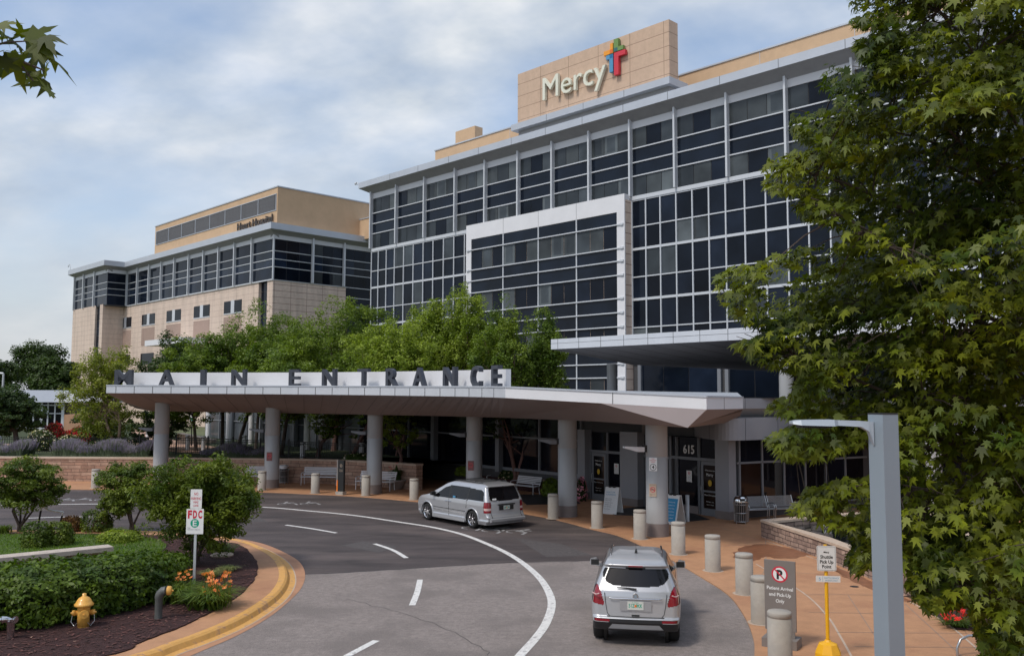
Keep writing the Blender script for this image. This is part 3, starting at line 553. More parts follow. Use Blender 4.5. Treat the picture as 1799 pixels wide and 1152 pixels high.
# ---------------------------------------------------------------- second hospital block
HH = thing('hospital_wing', 'farther stone and glass hospital wing with tan rooftop box', 'building', (PH.x, PH.y, 0))
def on_s(px, py, e, fr):
    o = fr(0, e, 0); r = ray(px, py); n = Vector((-U2.y, U2.x, 0)); t = o.dot(n) / (r.x * n.x + r.y * n.y); return (r * t - o).dot(U2)
def solve_e(px, py, target):
    lo, hi = 0, 15
    for _ in range(40):
        e = (lo + hi) / 2
        if on_s(px, py, e, Hh) > target: lo = e
        else: hi = e
    return e
eg = solve_e(189, 500, 54.4); es = solve_e(180, 545, 59.7); sE = on_s(132.5, 520, eg, Hh); sE2 = on_s(127.7, 560, es, Hh)
print('wing bump', eg, es, sE, sE2)
RW = [27.75, 26.05, 24.85, 23.7, 21.85]
mb = MB(); fbox(mb, Hh, 0, 60, -30, -.05, 21.7, 29.9); fbox(mb, Hh, 54.4, sE, -20, eg - .03, 21.7, 29.9); mb.build('upper_wall', M['joint'], HH)
mb = MB(); fbox(mb, Hh, 4.15, 60, -30, 0, 0, 21.8); fbox(mb, Hh, 0, 1.6, -12.5, 0, 0, 21.8); fbox(mb, Hh, 1.6, 4.15, -12.5, -.5, 0, 21.8); fbox(mb, Hh, 0.1, 4.15, -30, -12.5, 0, 21.8)
es = eg + .12; sE2 = on_s(127.7, 560, es, Hh); s1 = on_s(175, 560, es, Hh); s0_ = on_s(167, 560, es, Hh); s2 = on_s(180, 560, es, Hh)
for a, b, e in ((s0_, sE2, es), (s1, s0_, es - .4), (s2, s1, es)): fbox(mb, Hh, a, b, -20, e, 0, 22.0)
mb.build('stone_wall', M['stone_h'], HH); mb = MB(); mb.quad(Hh(s2 + .01, es, 0), Hh(59.7, .0, 0), Hh(59.7, .0, 22.0), Hh(s2 + .01, es, 22.0)); mb.quad(Hh(s2, es, 22.0), Hh(59.7, 0, 22.0), Hh(s2 + 4, 0, 22.0), Hh(s2 + 3, es, 22.0)); mb.build('side_stone', M['stone_h'], HH)
mb = MB(); mb.quad(Hh(-.01, 0, 0), Hh(-.01, -12.5, 0), Hh(-.01, -12.5, 21.8), Hh(-.01, 0, 21.8)); mb.build('side_stone', M['stone_r'], HH); fs = [0, 6.0, 11.5, 16.85, 22.2, 27.65, 33.3, 38.7, 44.0, 49.3, 54.4]
mu = MB()
for i in range(len(fs) - 1):
    a, b = fs[i], fs[i + 1]; window(Hh, HH, a, b, .0, RW, [a, b], .0, span=(1, 2))
    fbox(mu, Hh, b - .12, b + .12, .03, .45, 21.85, 28.7)
for z in RW[1:4]: fbox(mu, Hh, 0, 54.4, .03, .12, z - .05, z + .05)
fbox(mu, Hh, 0, 54.4, .0, .18, 21.72, 21.9); fbox(mu, Hh, -.1, .1, -.1, .12, 21.7, 27.8)
def Hr(s, e, z): return Hh(0, 0, z) + UR * s - U2 * e
for a, b in ((0, 6.4), (6.4, 11.95), (11.95, 18), (18, 24)):
    window(Hr, HH, a, b, .0, RW, [a, a + (b - a) / 3, a + (b - a) * 2 / 3, b], .25, span=(1, 2)); fbox(mu, Hr, b - .14, b + .14, .03, .45, 21.85, 28.7)
window(Hr, HH, 12.5, 24, -.05, [21.7, 20.2, 18.8, 17.4, 14], [12.5, 17, 24], 0)
for z in RW[1:4] + [21.78, 20.2, 18.8, 17.4]: fbox(mu, Hr, 0 if z > 21 else 12.5, 24, .0, .12, z - .05, z + .05)
def Hb(s, e, z): return Hh(s, e + eg, z)
bs = [54.4, 54.4 + (sE - 54.4) * .36, 54.4 + (sE - 54.4) * .70, sE]
for i in range(3):
    window(Hb, HH, 0, 0, .0, RW, [bs[i], bs[i + 1]], 0, span=(1, 2)); 
    fbox(mu, Hb, bs[i + 1] - .14, bs[i + 1] + .14, .03, .45, 21.85, 28.7)
for z in RW[1:4]: fbox(mu, Hb, 54.4, sE, .03, .12, z - .05, z + .05)
def Hq(s, e, z): return Hh(54.4, eg, z) + UR * s - U2 * e
window(Hq, HH, 0, 0, .0, RW, [0, eg], 0, span=(1, 2))
for z in RW[1:4]: fbox(mu, Hq, 0, eg, .03, .1, z - .05, z + .05)
mu.build('mullion_grid', M['mull'], HH)
mb = MB()
# slots and paired windows in the stone
window(Hh, HH, 0, 0, -.48, [21.7, 20.3, 18.9, 17.5, 14], [1.6, 4.15], 0)
g = MB(); sl = [i * 1.4 + 2 for i in range(15)]
window(lambda s, e, z: Hh(s, e + es - .38, z), HH, 0, 0, .0, [22.0 - 1.45 * i for i in range(13)], [s1, s0_], 0)
for i in range(5):
    c = 12.1 + i * 10.7
    w = MB(); fbox(w, Hh, c - 2.9, c - .55, .0, .04, 17.75, 19.65); w.build('window', M['glass'], HH); w = MB(); fbox(w, Hh, c + .55, c + 2.9, .0, .04, 17.75, 19.65); w_ = w.build('window', M['glass'], HH)
    w = MB(); fbox(w, Hh, c - .55, c + .55, .02, .07, 17.7, 19.7); fbox(w, Hh, c - 2.95, c + 2.95, .0, .06, 17.6, 17.75); w.build('window_frame', M['mull'], w_)
    w = MB(); fbox(w, Hh, c - 2.9, c + 2.9, .0, .03, 14.0, 17.2); w.build('louver', M['louver_p'], HH)
    w = MB(); fbox(w, Hh, c - 2.9, c + 2.9, .0, .04, 10.6, 12.6); w.build('window', M['glass'], HH)
cornice(Hh, HH, 54.4, 0, (27.8, 28.45, 29.0, 29.95), 1.2, m0=-1, m1=1)
cornice(Hr, HH, 24, 0, (27.8, 28.45, 29.0, 29.95), 1.2, m0=0, m1=1)
cornice(Hb, HH, sE, 54.4, (27.8, 28.45, 29.0, 29.95), 1.2, m0=1, m1=1); cornice(Hq, HH, eg, 0, (27.8, 28.45, 29.0, 29.95), 1.2, m0=-1, m1=1)
mb = MB(); fbox(mb, Hh, .3, 44, -28, -.6, 29.5, 35.6); mb.build('rooftop_box', M['tan'], HH)
mb = MB(); mb.quad(Hh(.29, -.6, 29.5), Hh(.29, -28, 29.5), Hh(.29, -28, 35.6), Hh(.29, -.6, 35.6)); mb.build('rooftop_side', M['tan_r'], HH)
mb = MB(); fbox(mb, Hh, -3.5, .28, -24, -15, 29.5, 32.7); mb.build('rooftop_annex', M['tan_r'], HH)
mb = MB(); fbox(mb, Hh, .2, 44.1, -28, -.5, 35.6, 35.78); fbox(mb, Hh, -3.6, .2, -24.1, -14.9, 32.7, 32.85)
for k in range(9): fbox(mb, Hh, .6 + 42.8 / 8 * k - .05, .6 + 42.8 / 8 * k + .05, -.6, -.5, 32.2, 34.6)
for z in (32.15, 34.55): fbox(mb, Hh, .5, 43.5, -.6, -.5, z, z + .1)
mb.build('coping', M['cornice'], HH)
mb = MB(); fbox(mb, Hh, .6, 43.4, -.6, -.56, 32.25, 34.55); mb.build('louver', M['louver'], HH)
mb = MB(); fbox(mb, Hh, 0, 60, -30, -1, 29.6, 29.85); fbox(mb, Hh, 55, sE, -20, eg - 1, 29.6, 29.85); mb.build('roof', M['skin'], HH)
w = MB(); fbox(w, Hh, 19, 33, 0.5, 5, 13.2, 14.1); w.build('side_canopy', M['panelw'], HH)
WS = thing('wall_sign', 'dark raised words on the tan rooftop box of the farther wing', 'sign', Hh(6, -.5, 30.3))
mb = MB(); text(mb, 'Heart Hospital', Hh(12.0, -.45, 30.62), -U2, Zv, w=10.8, h=1.15, depth=.2, bold=.008, align='l'); mb.build('letter', M['letter_g'], WS)
# small camera and lamp on the roof edges
for nm, lb, ct, p, sz in (('security_camera', 'tiny white camera on the left tip of the tower cornice', 'camera', T(40.9, 1.3, 30.5), .4), ('roof_lamp', 'small curved lamp on the far left roof corner', 'lamp', Hb(sE + .8, .9, 30.0), 1.2)):
    t = thing(nm, lb, ct, p); mb = MB(); mb.tube([p, p + Zv * sz * .9, p + Zv * sz + U2 * sz * .5, p + Zv * sz * .8 + U2 * sz], .05, 6); mb.lathe([(.05, 0), (.14, .05), (.16, .22), (.05, .28)], p + Zv * (sz * .8 - .2) + U2 * sz, 8); mb.build('bracket', M['steel_p'], t)

# ---------------------------------------------------------------- main entrance canopy
MC = thing('entrance_canopy', 'low sweeping silver drive canopy on round grey columns before the main doors', 'canopy', (-8, 44, 0))
fp = [(187, 676.5, 46), (300, 677, 45.2), (420, 677.5, 44.2), (540, 678, 42.6), (640, 678.3, 40.6), (720, 678.6, 38.4), (800, 678.8, 36.0), (850, 679, 34.1), (888, 679.3, 32.3)]
top = spline([P(*p) for p in fp], 6); seg2 = [P(888, 679.3, 32.3), P(1065, 687.5, 29.9), P(1241, 696.2, 27.5)]; seg3 = [P(1241, 696.2, 27.5), P(1305, 697.5, 31)]
edge = top + [seg2[1], seg2[2], seg3[1]]
lowp = [(265, 722, 52), (370, 723.5, 50.5), (473, 725, 48.6), (565, 726.6, 46.6), (655, 728.4, 44.0), (745, 730, 42), (832, 732, 40), (915, 734.5, 38), (998, 737.5, 35), (1075, 741.5, 31.8), (1150, 746, 28.6), (1208, 751, 27.6)]
low = spline([P(*p) for p in lowp], 4)
H_ = .40
bot = [p - Zv * H_ for p in edge]
mb = MB(); n1 = len(top)
for i in range(len(edge) - 1): mb.quad(bot[i], bot[i + 1], edge[i + 1], edge[i], 0 if i < n1 - 1 else 1)
mb.build('fascia', [M['fascia'], M['panelw']], MC)
# raking soffit between the fascia foot and the inner drip line
def resample(path, n):
    Lq = arclen(path)[-1]; return [along(path, Lq * i / (n - 1))[0] for i in range(n)]
lpx = [899.5 + F * p.x / p.y for p in low]; ki = min(range(len(low)), key=lambda i: abs(lpx[i] - 900))
RA = resample(bot[:n1], 44)[:-1] + resample(bot[n1 - 1:-1], 3); RB = resample(low[:ki + 1], 44)[:-1] + resample(low[ki:], 3)
# keep the near folds crisp: pair up to the corner by share of the run
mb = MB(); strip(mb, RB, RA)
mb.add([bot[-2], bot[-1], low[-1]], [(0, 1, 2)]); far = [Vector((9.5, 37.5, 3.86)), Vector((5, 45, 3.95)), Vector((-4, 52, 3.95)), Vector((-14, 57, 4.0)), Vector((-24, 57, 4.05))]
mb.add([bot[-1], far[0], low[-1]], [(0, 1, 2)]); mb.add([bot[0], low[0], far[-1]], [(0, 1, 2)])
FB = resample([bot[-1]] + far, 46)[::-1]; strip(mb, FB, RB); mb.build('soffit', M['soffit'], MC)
mb = MB(); e2 = resample([p - Zv * .05 for p in edge[:-1]], 60); strip(mb, e2, resample([edge[-1]] + [p + Zv * 1.2 for p in far], 60)[::-1])
bk = [bot[-1]] + far + [bot[0]]; bkt = [edge[-1]] + [p + Zv * 1.2 for p in far] + [edge[0]]
for i in range(len(bk) - 1): mb.quad(bk[i], bk[i + 1], bkt[i + 1], bkt[i])
mb.build('roof', M['skin'], MC)
# coping along the top edge
mb = MB()
for A in (top, seg2, seg3):
    for i in range(len(A) - 1):
        d = (A[i + 1] - A[i]); n = Vector((d.y, -d.x, 0)).normalized(); mb.obox(A[i] + n * .03 - Zv * .03, d, -n * .14, (0, 0, .055))
mb.build('coping', M['cornice'], MC)
jt = MB(); d = arclen(top); s = .55
while s < d[-1] - .1:
    p, t = along(top, s); n = Vector((t.y, -t.x, 0)).normalized(); jt.obox(p + n * .003 - Zv * (H_ + .002), t * .03, n * .004, (0, 0, H_ - .06)); s += 1.06
p, t = along(seg2, arclen(seg2)[-1] * .56); n = Vector((t.y, -t.x, 0)).normalized(); jt.obox(p + n * .003 - Zv * H_, t * .025, n * .004, (0, 0, H_ - .03))
p, t = along(seg3, arclen(seg3)[-1] * .45); n = Vector((t.y, -t.x, 0)).normalized(); jt.obox(p + n * .003 - Zv * H_, t * .025, n * .004, (0, 0, H_ - .03))
for k in range(3, 43, 2):      # seams in the raking soffit
    a, b = RA[k], RB[k]; jt.obox(a - Zv * .008, b - a, (RA[k + 1] - a).normalized() * .015, (0, 0, -.004))
jt.build('panel_joint', M['joint'], MC)
# parapet that carries the letters
nrm = lambda t: Vector((t.y, -t.x, 0)).normalized()
par = [];
for p, q in zip(top, offset(top, .75)): par.append(q)
sp0 = next(i for i, p in enumerate(par) if 899.5 + F * p.x / p.y > 212)
pr = [p for p in par[sp0:] if 899.5 + F * p.x / p.y < 893]
mb = MB(); ph = .72
for i in range(len(pr) - 1):
    d = pr[i + 1] - pr[i]; mb.obox(pr[i] - Zv * .04, d, nrm(d) * -.22, (0, 0, ph))
mb.build('parapet', M['panelw'], MC)
# columns and their lamps
cpx = [(277, 856), (473, 858.6), (655, 868.7), (832, 878), (998, 910), (1158, 945)]
CP = [G(*c) for c in cpx]; CP[0] = G(276, 853.5)
for i, c in enumerate(CP):
    c = c + Vector((0, .38, 0))
    o = MB(); o.lathe([(.385, .48), (.385, 2.75), (.379, 2.755), (.379, 2.775), (.385, 2.78), (.385, 4.5)], (c.x, c.y, 0), 32); cc_ = o.build('column', M['colm'], MC)
    o = MB(); o.lathe([(.40, 0), (.40, .48)], (c.x, c.y, 0), 32); o.build('column_base', M['colb'], cc_)
    # lamp: a bracket and a tilted wedge reaching to the left
    z = 3.05; a = Vector((-1, -.15, 0)).normalized(); s_ = a.cross(Zv); o = MB(); b0 = c + a * .37
    o.obox(b0 + Zv * (z - .12) - s_ * .09, a * .12, s_ * .18, (0, 0, .24), 1)
    w0 = b0 + a * .1
    vs = []
    for t, hw, za, zb in ((0, .12, -.11, .05), (.25, .16, -.11, .06), (.72, .13, .02, .08)):
        for sg in (-1, 1):
            for zz in (za, zb): vs.append(w0 + a * t + s_ * hw * sg + Zv * (z + zz))
    o.add(vs, [(0, 1, 3, 2), (0, 4, 5, 1), (2, 3, 7, 6), (1, 5, 7, 3), (0, 2, 6, 4), (4, 8, 9, 5), (6, 7, 11, 10), (5, 9, 11, 7), (4, 6, 10, 8), (8, 10, 11, 9)], 0)
    o.build('column_lamp', [M['panelw'] if i == 5 else M['mull_d'], M['dark']], cc_)
mb = MB(); dl = P(975, 706, 33.2); mb.lathe([(0, -.07), (.10, -.06), (.13, 0), (.13, .06)], dl, 14); mb.build('ceiling_lamp', M['white'], MC)
# letters standing on the roof edge
ES = thing('entrance_sign', 'row of dark grey block letters standing along the canopy roof edge', 'sign', (-8, 41, 5.3))
lt = [('M', 204, 238), ('A', 281, 311), ('I', 356, 364.5), ('N', 409, 437), ('E', 511, 531), ('N', 570, 594), ('T', 631, 654), ('R', 683, 702), ('A', 731, 751), ('N', 785, 804), ('C', 831, 851), ('E', 868, 885)]
lc = offset(top, .30); dl_ = arclen(lc); pxs = [899.5 + F * p.x / p.y for p in lc]
for ch, x0, x1 in lt:
    def at(x):
        for i in range(len(pxs) - 1):
            if pxs[i] <= x <= pxs[i + 1]: return dl_[i] + (dl_[i + 1] - dl_[i]) * (x - pxs[i]) / (pxs[i + 1] - pxs[i])
        return dl_[0]
    p, t = along(lc, at((x0 + x1) / 2)); t.z = 0; t.normalize(); w = {'M': 1.0, 'A': .86, 'I': .26, 'N': .82, 'E': .62, 'T': .70, 'R': .76, 'C': .74}[ch]
    mb = MB(); text(mb, ch, p + nrm(t) * -.02 + Zv * .0, t, Zv, w=w, h=.84, depth=.20, bold=.02); mb.build('letter', M['letter'], ES)
# ---------------------------------------------------------------- ground
def flat(name, pts, z, m, kind='structure', th=None):
    mb = MB(); pts = [Vector((p[0], p[1], z)) for p in pts]
    if th is None: mb.add(pts, [tuple(range(len(pts)))])
    else: mb.prism([(p.x, p.y) for p in pts], z - th, z)
    o = mb.build(name, m); return tag(o, kind=kind)
def GP(pts, z=0.0): return [G(*p, z) for p in pts]
flat('ground', [(-900, -400), (900, -400), (900, 1500), (-900, 1500)], -.03, M['ground'])
flat('road', [(-80, -30), (60, -30), (60, 60), (-80, 60)], 0, M['asph'])
near = GP([(500, 1010), (560, 1008), (700, 1000), (860, 990), (960, 986), (1100, 984), (1190, 982)])
flat('road_paving', [(p.x, p.y) for p in near] + [(12, 24), (12, -20), (-30, -20), (-12, 18)], .004, M['asph_l'])
# plaza on the right and behind the drive
we = spline(GP([(-120, 857), (0, 858), (139.5, 860), (300, 862), (468, 865), (540, 868), (603.6, 871), (667, 875.5), (726, 881), (820, 890), (915.6, 902), (980, 914), (1040, 930), (1082, 940), (1124, 957.6), (1176, 982), (1231, 1014), (1278.5, 1045), (1306, 1080.5), (1321.6, 1116), (1325.5, 1152)]) + [Vector((3.5, 13.5, 0)), Vector((1.5, 9.5, 0)), Vector((-3, 5, 0))], 4)
plaza = [(p.x, p.y) for p in we] + [(-3, -10), (60, -10), (60, 55), (10, 60), (-50, 60), (-50, 48)]
flat('pavement', plaza, .03, M['walk'], th=.05)
seam = MB(); a = offset(we, .42) if offset(we, .42)[60].x > we[60].x else offset(we, -.42); b_ = [p.lerp(q, .04) for p, q in zip(a, we)]
strip(seam, [p + Zv * .034 for p in a[10:]], [p + Zv * .034 for p in b_[10:]]); tag(seam.build('pavement_joint', M['gutter']), kind='structure')
def line(name, pts, w, z, m, n=5):
    sp = spline(pts, n) if len(pts) > 2 else pts; a = offset(sp, w / 2); b = offset(sp, -w / 2); mb = MB()
    strip(mb, [Vector((p.x, p.y, z)) for p in b], [Vector((p.x, p.y, z)) for p in a]); return tag(mb.build(name, m), kind='structure')
for q in ([(1328, 990), (1410, 1040), (1452, 1080), (1475, 1115), (1500, 1160)], [(1345, 949), (1433, 982), (1513, 1014), (1590, 1052), (1660, 1092), (1730, 1151)]):
    line('expansion_joint', GP(q, .03), .045, .034, M['cap'])
for q in ([(1415, 1044), (1480, 1044), (1560, 1045)], [(1230, 915), (1330, 947)], [(1470, 1110), (1700, 1112)], [(1395, 1005), (1500, 1012)], [(1240, 960), (1345, 955)], [(1420, 1075), (1600, 1078)], [(1500, 1135), (1740, 1137)], [(1490, 1045), (1560, 1152)], [(1590, 1060), (1690, 1152)], [(1290, 1000), (1340, 1008), (1345, 948)]):
    line('expansion_joint', GP(q, .03), .025, .034, M['cap_d'])
wetp = [(1284, 978), (1300, 962), (1340, 955), (1385, 962), (1425, 974), (1380, 981), (1345, 978), (1320, 984)]
flat('wet_patch', [(p.x + rnd.uniform(-.07, .07), p.y + rnd.uniform(-.12, .12)) for p in spline(GP(wetp + wetp[:1], .03), 6)[:-1]], .035, M['wet'])
wetp = [(1430, 980), (1470, 996), (1515, 1014), (1560, 1035), (1600, 1058), (1540, 1040), (1505, 1022), (1470, 1006)]
flat('wet_patch', [(p.x + rnd.uniform(-.07, .07), p.y + rnd.uniform(-.12, .12)) for p in spline(GP(wetp + wetp[:1], .03), 6)[:-1]], .035, M['wet'])
dr = MB(); dr.lathe([(.0, .036), (.11, .036)], G(1501, 1032, 0), 16, cap=False); tag(dr.build('drain_cover', M['dark']), 'small round dark drain cover flush with the right pavement', 'drain')
# island
gut = spline(GP([(-60, 931), (60, 931), (200, 932), (300, 937), (393, 944), (429, 948), (465, 956), (501, 971), (526, 987), (536, 1008), (529, 1033), (501, 1062), (465, 1089), (411, 1119), (335, 1152)]) + [Vector((-7.0, 13.2, 0)), Vector((-9.5, 11, 0)), Vector((-16, 9, 0)), Vector((-40, 8, 0))], 5)
def islandpoly(path): return [(p.x, p.y) for p in path] + [(-60, 8), (-60, 32)]
flat('gutter', islandpoly(gut), .010, M['gutter'])
crest = spline(GP([(-60, 932), (60, 932), (200, 932), (300, 934), (376, 941), (429, 950), (461, 962), (488, 979), (500, 1000), (498, 1022), (478, 1047), (429, 1079), (375.5, 1104), (304, 1130), (236, 1152)], .14) + [Vector((-8.6, 14.2, .14)), Vector((-11, 12.3, .14)), Vector((-17, 10.6, .14)), Vector((-40, 9.6, .14))], 5)
sgn = 1 if offset(crest, .3)[25].x < crest[25].x else -1
flat('island_path', islandpoly(offset(crest, sgn * .1)), .13, M['walk'], th=.12)
kb = MB(); o0 = offset(crest, -sgn * .26); i0 = offset(crest, sgn * .16); f_ = lambda pth, z: [Vector((p.x, p.y, z)) for p in pth]
outer = offset(crest, -sgn * .06); strip(kb, f_(i0, .134), f_(crest, .15)); strip(kb, f_(crest, .15), f_(outer, .12)); strip(kb, f_(outer, .12), f_(offset(crest, -sgn * .12), .03)); strip(kb, f_(offset(crest, -sgn * .12), .03), f_(o0, .016))
tag(kb.build('kerb', M['paint_y']), kind='structure')
lip = MB(); strip(lip, f_(o0, .015), f_(offset(crest, -sgn * .29), .014)); tag(lip.build('kerb_line', M['cap']), kind='structure')
mul = spline(GP([(-60, 936), (200, 937), (330, 944), (404, 952), (429, 961), (449, 981), (452, 1004), (436, 1030), (404, 1055), (358, 1080), (315, 1101), (250, 1126), (172, 1153)], .15) + [Vector((-10.5, 14.8, .15)), Vector((-14, 12.6, .15)), Vector((-20, 12, .15)), Vector((-40, 12, .15))], 6)
mul = [p + Vector((rnd.uniform(-.03, .03), rnd.uniform(-.03, .03), 0)) for p in mul]
flat('mulch_bed', [(p.x, p.y) for p in mul] + [(-60, 12), (-60, 31)], .155, M['mulch'], th=.03)
law = spline(GP([(-60, 940), (60, 939), (180, 940), (255, 944), (290, 955), (285, 968), (250, 985), (200, 990), (80, 1000), (-60, 1010)], .15), 4)
flat('lawn', [(p.x, p.y) for p in law] + [(-50, 22), (-50, 30)], .175, M['grass'], th=.02)
def blades(name, pts, h, w, n, m, lean=.3, rr=None, z0=0.0):
    V = np.zeros((n, 3, 3)); r = np.random.RandomState(len(pts) + n)
    c = np.array([pts[i] for i in r.randint(0, len(pts), n)])[:, :2]
    hh = h * r.uniform(.5, 1.2, n); a = r.uniform(0, 2 * np.pi, n); lx = r.normal(0, lean, (n, 2)) * hh[:, None]
    V[:, 0, 0] = c[:, 0] - np.cos(a) * w / 2; V[:, 0, 1] = c[:, 1] - np.sin(a) * w / 2; V[:, 1, 0] = c[:, 0] + np.cos(a) * w / 2; V[:, 1, 1] = c[:, 1] + np.sin(a) * w / 2
    V[:, 2, :2] = c + lx; V[:, :2, 2] = z0; V[:, 2, 2] = z0 + hh
    return soup(name, V, 3, m)
def inpoly(x, y, poly):
    c = False; j = len(poly) - 1
    for i in range(len(poly)):
        if (poly[i][1] > y) != (poly[j][1] > y) and x < (poly[j][0] - poly[i][0]) * (y - poly[i][1]) / (poly[j][1] - poly[i][1]) + poly[i][0]: c = not c
        j = i
    return c
def scatter(poly, n, seed=1):
    r = random.Random(seed); xs = [p[0] for p in poly]; ys = [p[1] for p in poly]; out = []
    while len(out) < n:
        x, y = r.uniform(min(xs), max(xs)), r.uniform(min(ys), max(ys))
        if inpoly(x, y, poly): out.append((x, y))
    return out
lawp = [(p.x, p.y) for p in law] + [(-22, 25), (-22, 30)]
tag(blades('lawn_grass', scatter(lawp, 26000, 3), .07, .022, 26000, LM['grassb'], .5, z0=.175), 'short mown lawn inside the island behind the hedge', 'grass', kind='stuff')
# chips of mulch
cp_ = scatter([(p.x, p.y) for p in mul] + [(-14, 13), (-14, 30)], 9000, 5); V = []
for x, y in cp_:
    a = rnd.uniform(0, 6.28); l = rnd.uniform(.02, .06); w = l * .3; z = .158 + rnd.uniform(0, .02); c, s = math.cos(a) * l, math.sin(a) * l; t = rnd.uniform(-.01, .015)
    V.append([(x - c - s * .3, y - s + c * .3, z), (x + c - s * .3, y + s + c * .3, z + t), (x + c + s * .3, y + s - c * .3, z + t), (x - c + s * .3, y - s - c * .3, z)])
chip = mat('mulch_chip', (.085, .034, .028), .95, 0, .4, 40, isl=.8, c2=(.32, .20, .15), c2t=(.63, .66), c2s=9)
tag(soup('mulch_chips', V, 4, chip), 'loose dark brown bark chips over the planting bed', 'mulch', kind='stuff')
# painted lines
ln = GP([(-60, 889), (0, 887.5), (179, 885), (330, 886.5), (460, 890.6), (540, 897), (624.7, 905.5), (709, 918), (760, 926), (810.6, 938), (853, 954), (890, 971), (920, 990), (948, 1015), (965, 1042), (969, 1065), (959, 1095), (940, 1122), (913, 1152)]) + [Vector((-.6, 14, 0)), Vector((-3, 10, 0))]
line('road_marking', ln, .19, .009, M['paint_w'])
for q in ([(48, 910), (110, 908), (179, 907.5)], [(502, 922), (548, 928.5), (591, 936)], [(658, 955), (690, 966), (714, 980)], [(738, 1018), (733, 1040), (724, 1063)], [(661, 1125), (640, 1136), (608, 1153)]):
    line('road_marking', GP(q), .15, .009, M['paint_w'])
M['paint_f'] = mat('worn_paint', (.34, .33, .33), .7, 0, .3, 20)
def stencil(px, py, ax, ay):       # worn wheelchair-like pavement symbols
    o = G(px, py); a = Vector((math.cos(ax), math.sin(ax), 0)); b = Vector((-a.y, a.x, 0)); mb = MB()
    for dx in (0, 1.0):
        ring = [o + a * (dx + .34 * math.cos(t)) + b * (.34 * math.sin(t)) for t in [i * .35 + .6 for i in range(14)]]
        q = [p + Zv * .009 for p in ring]; strip(mb, q, [p + ((o + a * dx) - p) * .2 + Zv * .009 for p in ring])
        for (x0, y0, x1, y1) in ((-.05, .1, .0, .85), (0, .5, .35, .5), (.05, .15, .45, .12), (.42, .12, .62, -.35)):
            A = o + a * (dx + x0) + b * y0; B = o + a * (dx + x1) + b * y1; d = (B - A).normalized(); s = Vector((-d.y, d.x, 0)) * .055
            mb.quad(*[p + Zv * .0095 for p in (A - s, B - s, B + s, A + s)])
    tag(mb.build('road_marking', M['paint_f']), kind='structure')
stencil(500, 885, .1, 0); stencil(140, 878, .1, 0); stencil(70, 879, .1, 0); stencil(826, 927, -.7, 0); stencil(868, 929, -.7, 0)
# tar seams, cracks and a patch in the road
M['crack'] = mat('tar_crack', (.035, .032, .032), .7); M['patch'] = mat('asphalt_patch', (.085, .074, .072), .85, 0, .3, 9, .3, 120)
def crack(pts, w, z, m, seed):
    r = random.Random(seed); sp = spline(GP(pts), 7); sp = [p + Vector((r.uniform(-.06, .06), r.uniform(-.06, .06), 0)) for p in sp]; line('road_crack', sp, w, z, m, 1)
for k, q in enumerate(([(560, 1008), (700, 1000), (860, 990), (1000, 986), (1185, 982)], [(610, 1052), (700, 1075), (800, 1110), (860, 1150)], [(560, 950), (660, 940), (760, 945), (880, 962)])): crack(q, .016 if k else .045, .0065, M['crack'], k)
for k, q in enumerate(([(600, 958), (640, 950), (700, 960), (665, 970)], [(905, 945), (985, 955), (1040, 975), (960, 978)], [(360, 905), (450, 905), (470, 916), (370, 918)])): flat('road_patch', [(p.x, p.y) for p in GP(q)], .003, M['patch'])
# raised terrace behind the retaining wall
WA = spline(GP([(-200, 842), (0, 845), (150, 846), (300, 847), (485, 848.5), (587, 851), (677, 857), (731, 862)]), 5)
WAo = offset(WA, .45) if offset(WA, .45)[10].y > WA[10].y else offset(WA, -.45)
WB = [G(734, 838), G(817, 847), G(900, 858), G(965, 868)]
terr = [(p.x, p.y) for p in WAo] + [(WB[0].x + .2, WB[0].y + .4)] + [(WB[1].x + .3, WB[1].y + .4), (-1.5, 49.4), (-8, 57.5), (-28, 82), (-60, 130), (-140, 130), (-140, 50)]
flat('terrace', terr, 1.17, M['terr'], th=1.3)
flat('planting_bed', [(WB[1].x + .4, WB[1].y + .3), (WB[3].x, WB[3].y + .5), (3.3, 43), (-1.6, 49.2)], .55, M['mulch'], th=.6)
pth = GP([(-50, 793), (110, 789), (250, 788), (300, 770), (250, 752), (225, 750), (240, 772), (100, 778), (-50, 780)], 1.18)
flat('path', [(p.x, p.y) for p in pth], 1.18, M['path']); pt2 = GP([(240, 790), (330, 795), (400, 800), (380, 785), (300, 772), (250, 770)], 1.18); flat('path', [(p.x, p.y) for p in pt2], 1.185, M['path'])
def wall(name, lab, cat, path, off, z1, m, mc, cap=.09, over=.05, z0=0):
    t = thing(name, lab, cat, path[0]); mb = MB()
    for i in range(len(path) - 1):
        a, b, c, d = path[i], path[i + 1], off[i + 1], off[i]
        mb.add([(p.x, p.y, z) for z in (z0, z1) for p in (a, b, c, d)], [(0, 1, 5, 4), (2, 3, 7, 6), (4, 5, 6, 7), (3, 2, 1, 0)] + ([(3, 0, 4, 7)] if i == 0 else []) + ([(1, 2, 6, 5)] if i == len(path) - 2 else []))
    mb.build('wall_stone', m, t); mb = MB()
    for i in range(len(path) - 1):
        q = []
        for p, r in ((path[i], off[i]), (path[i + 1], off[i + 1])):
            n = (p - r).normalized(); q.append((p + n * over, r - n * over))
        a, d = q[0]; b, c = q[1]; mb.add([(p.x, p.y, z) for z in (z1, z1 + cap) for p in (a, b, c, d)], [(0, 1, 5, 4), (2, 3, 7, 6), (4, 5, 6, 7), (3, 2, 1, 0), (3, 0, 4, 7), (1, 2, 6, 5)])
    mb.build('wall_cap', mc, t); return t
wall('retaining_wall', 'long curved reddish stone wall behind the benches holding up the garden terrace', 'wall', WA, WAo, 1.28, M['stone_w'], M['cap'])
WB_o = [p + Vector((.35, .4, 0)) for p in WB]
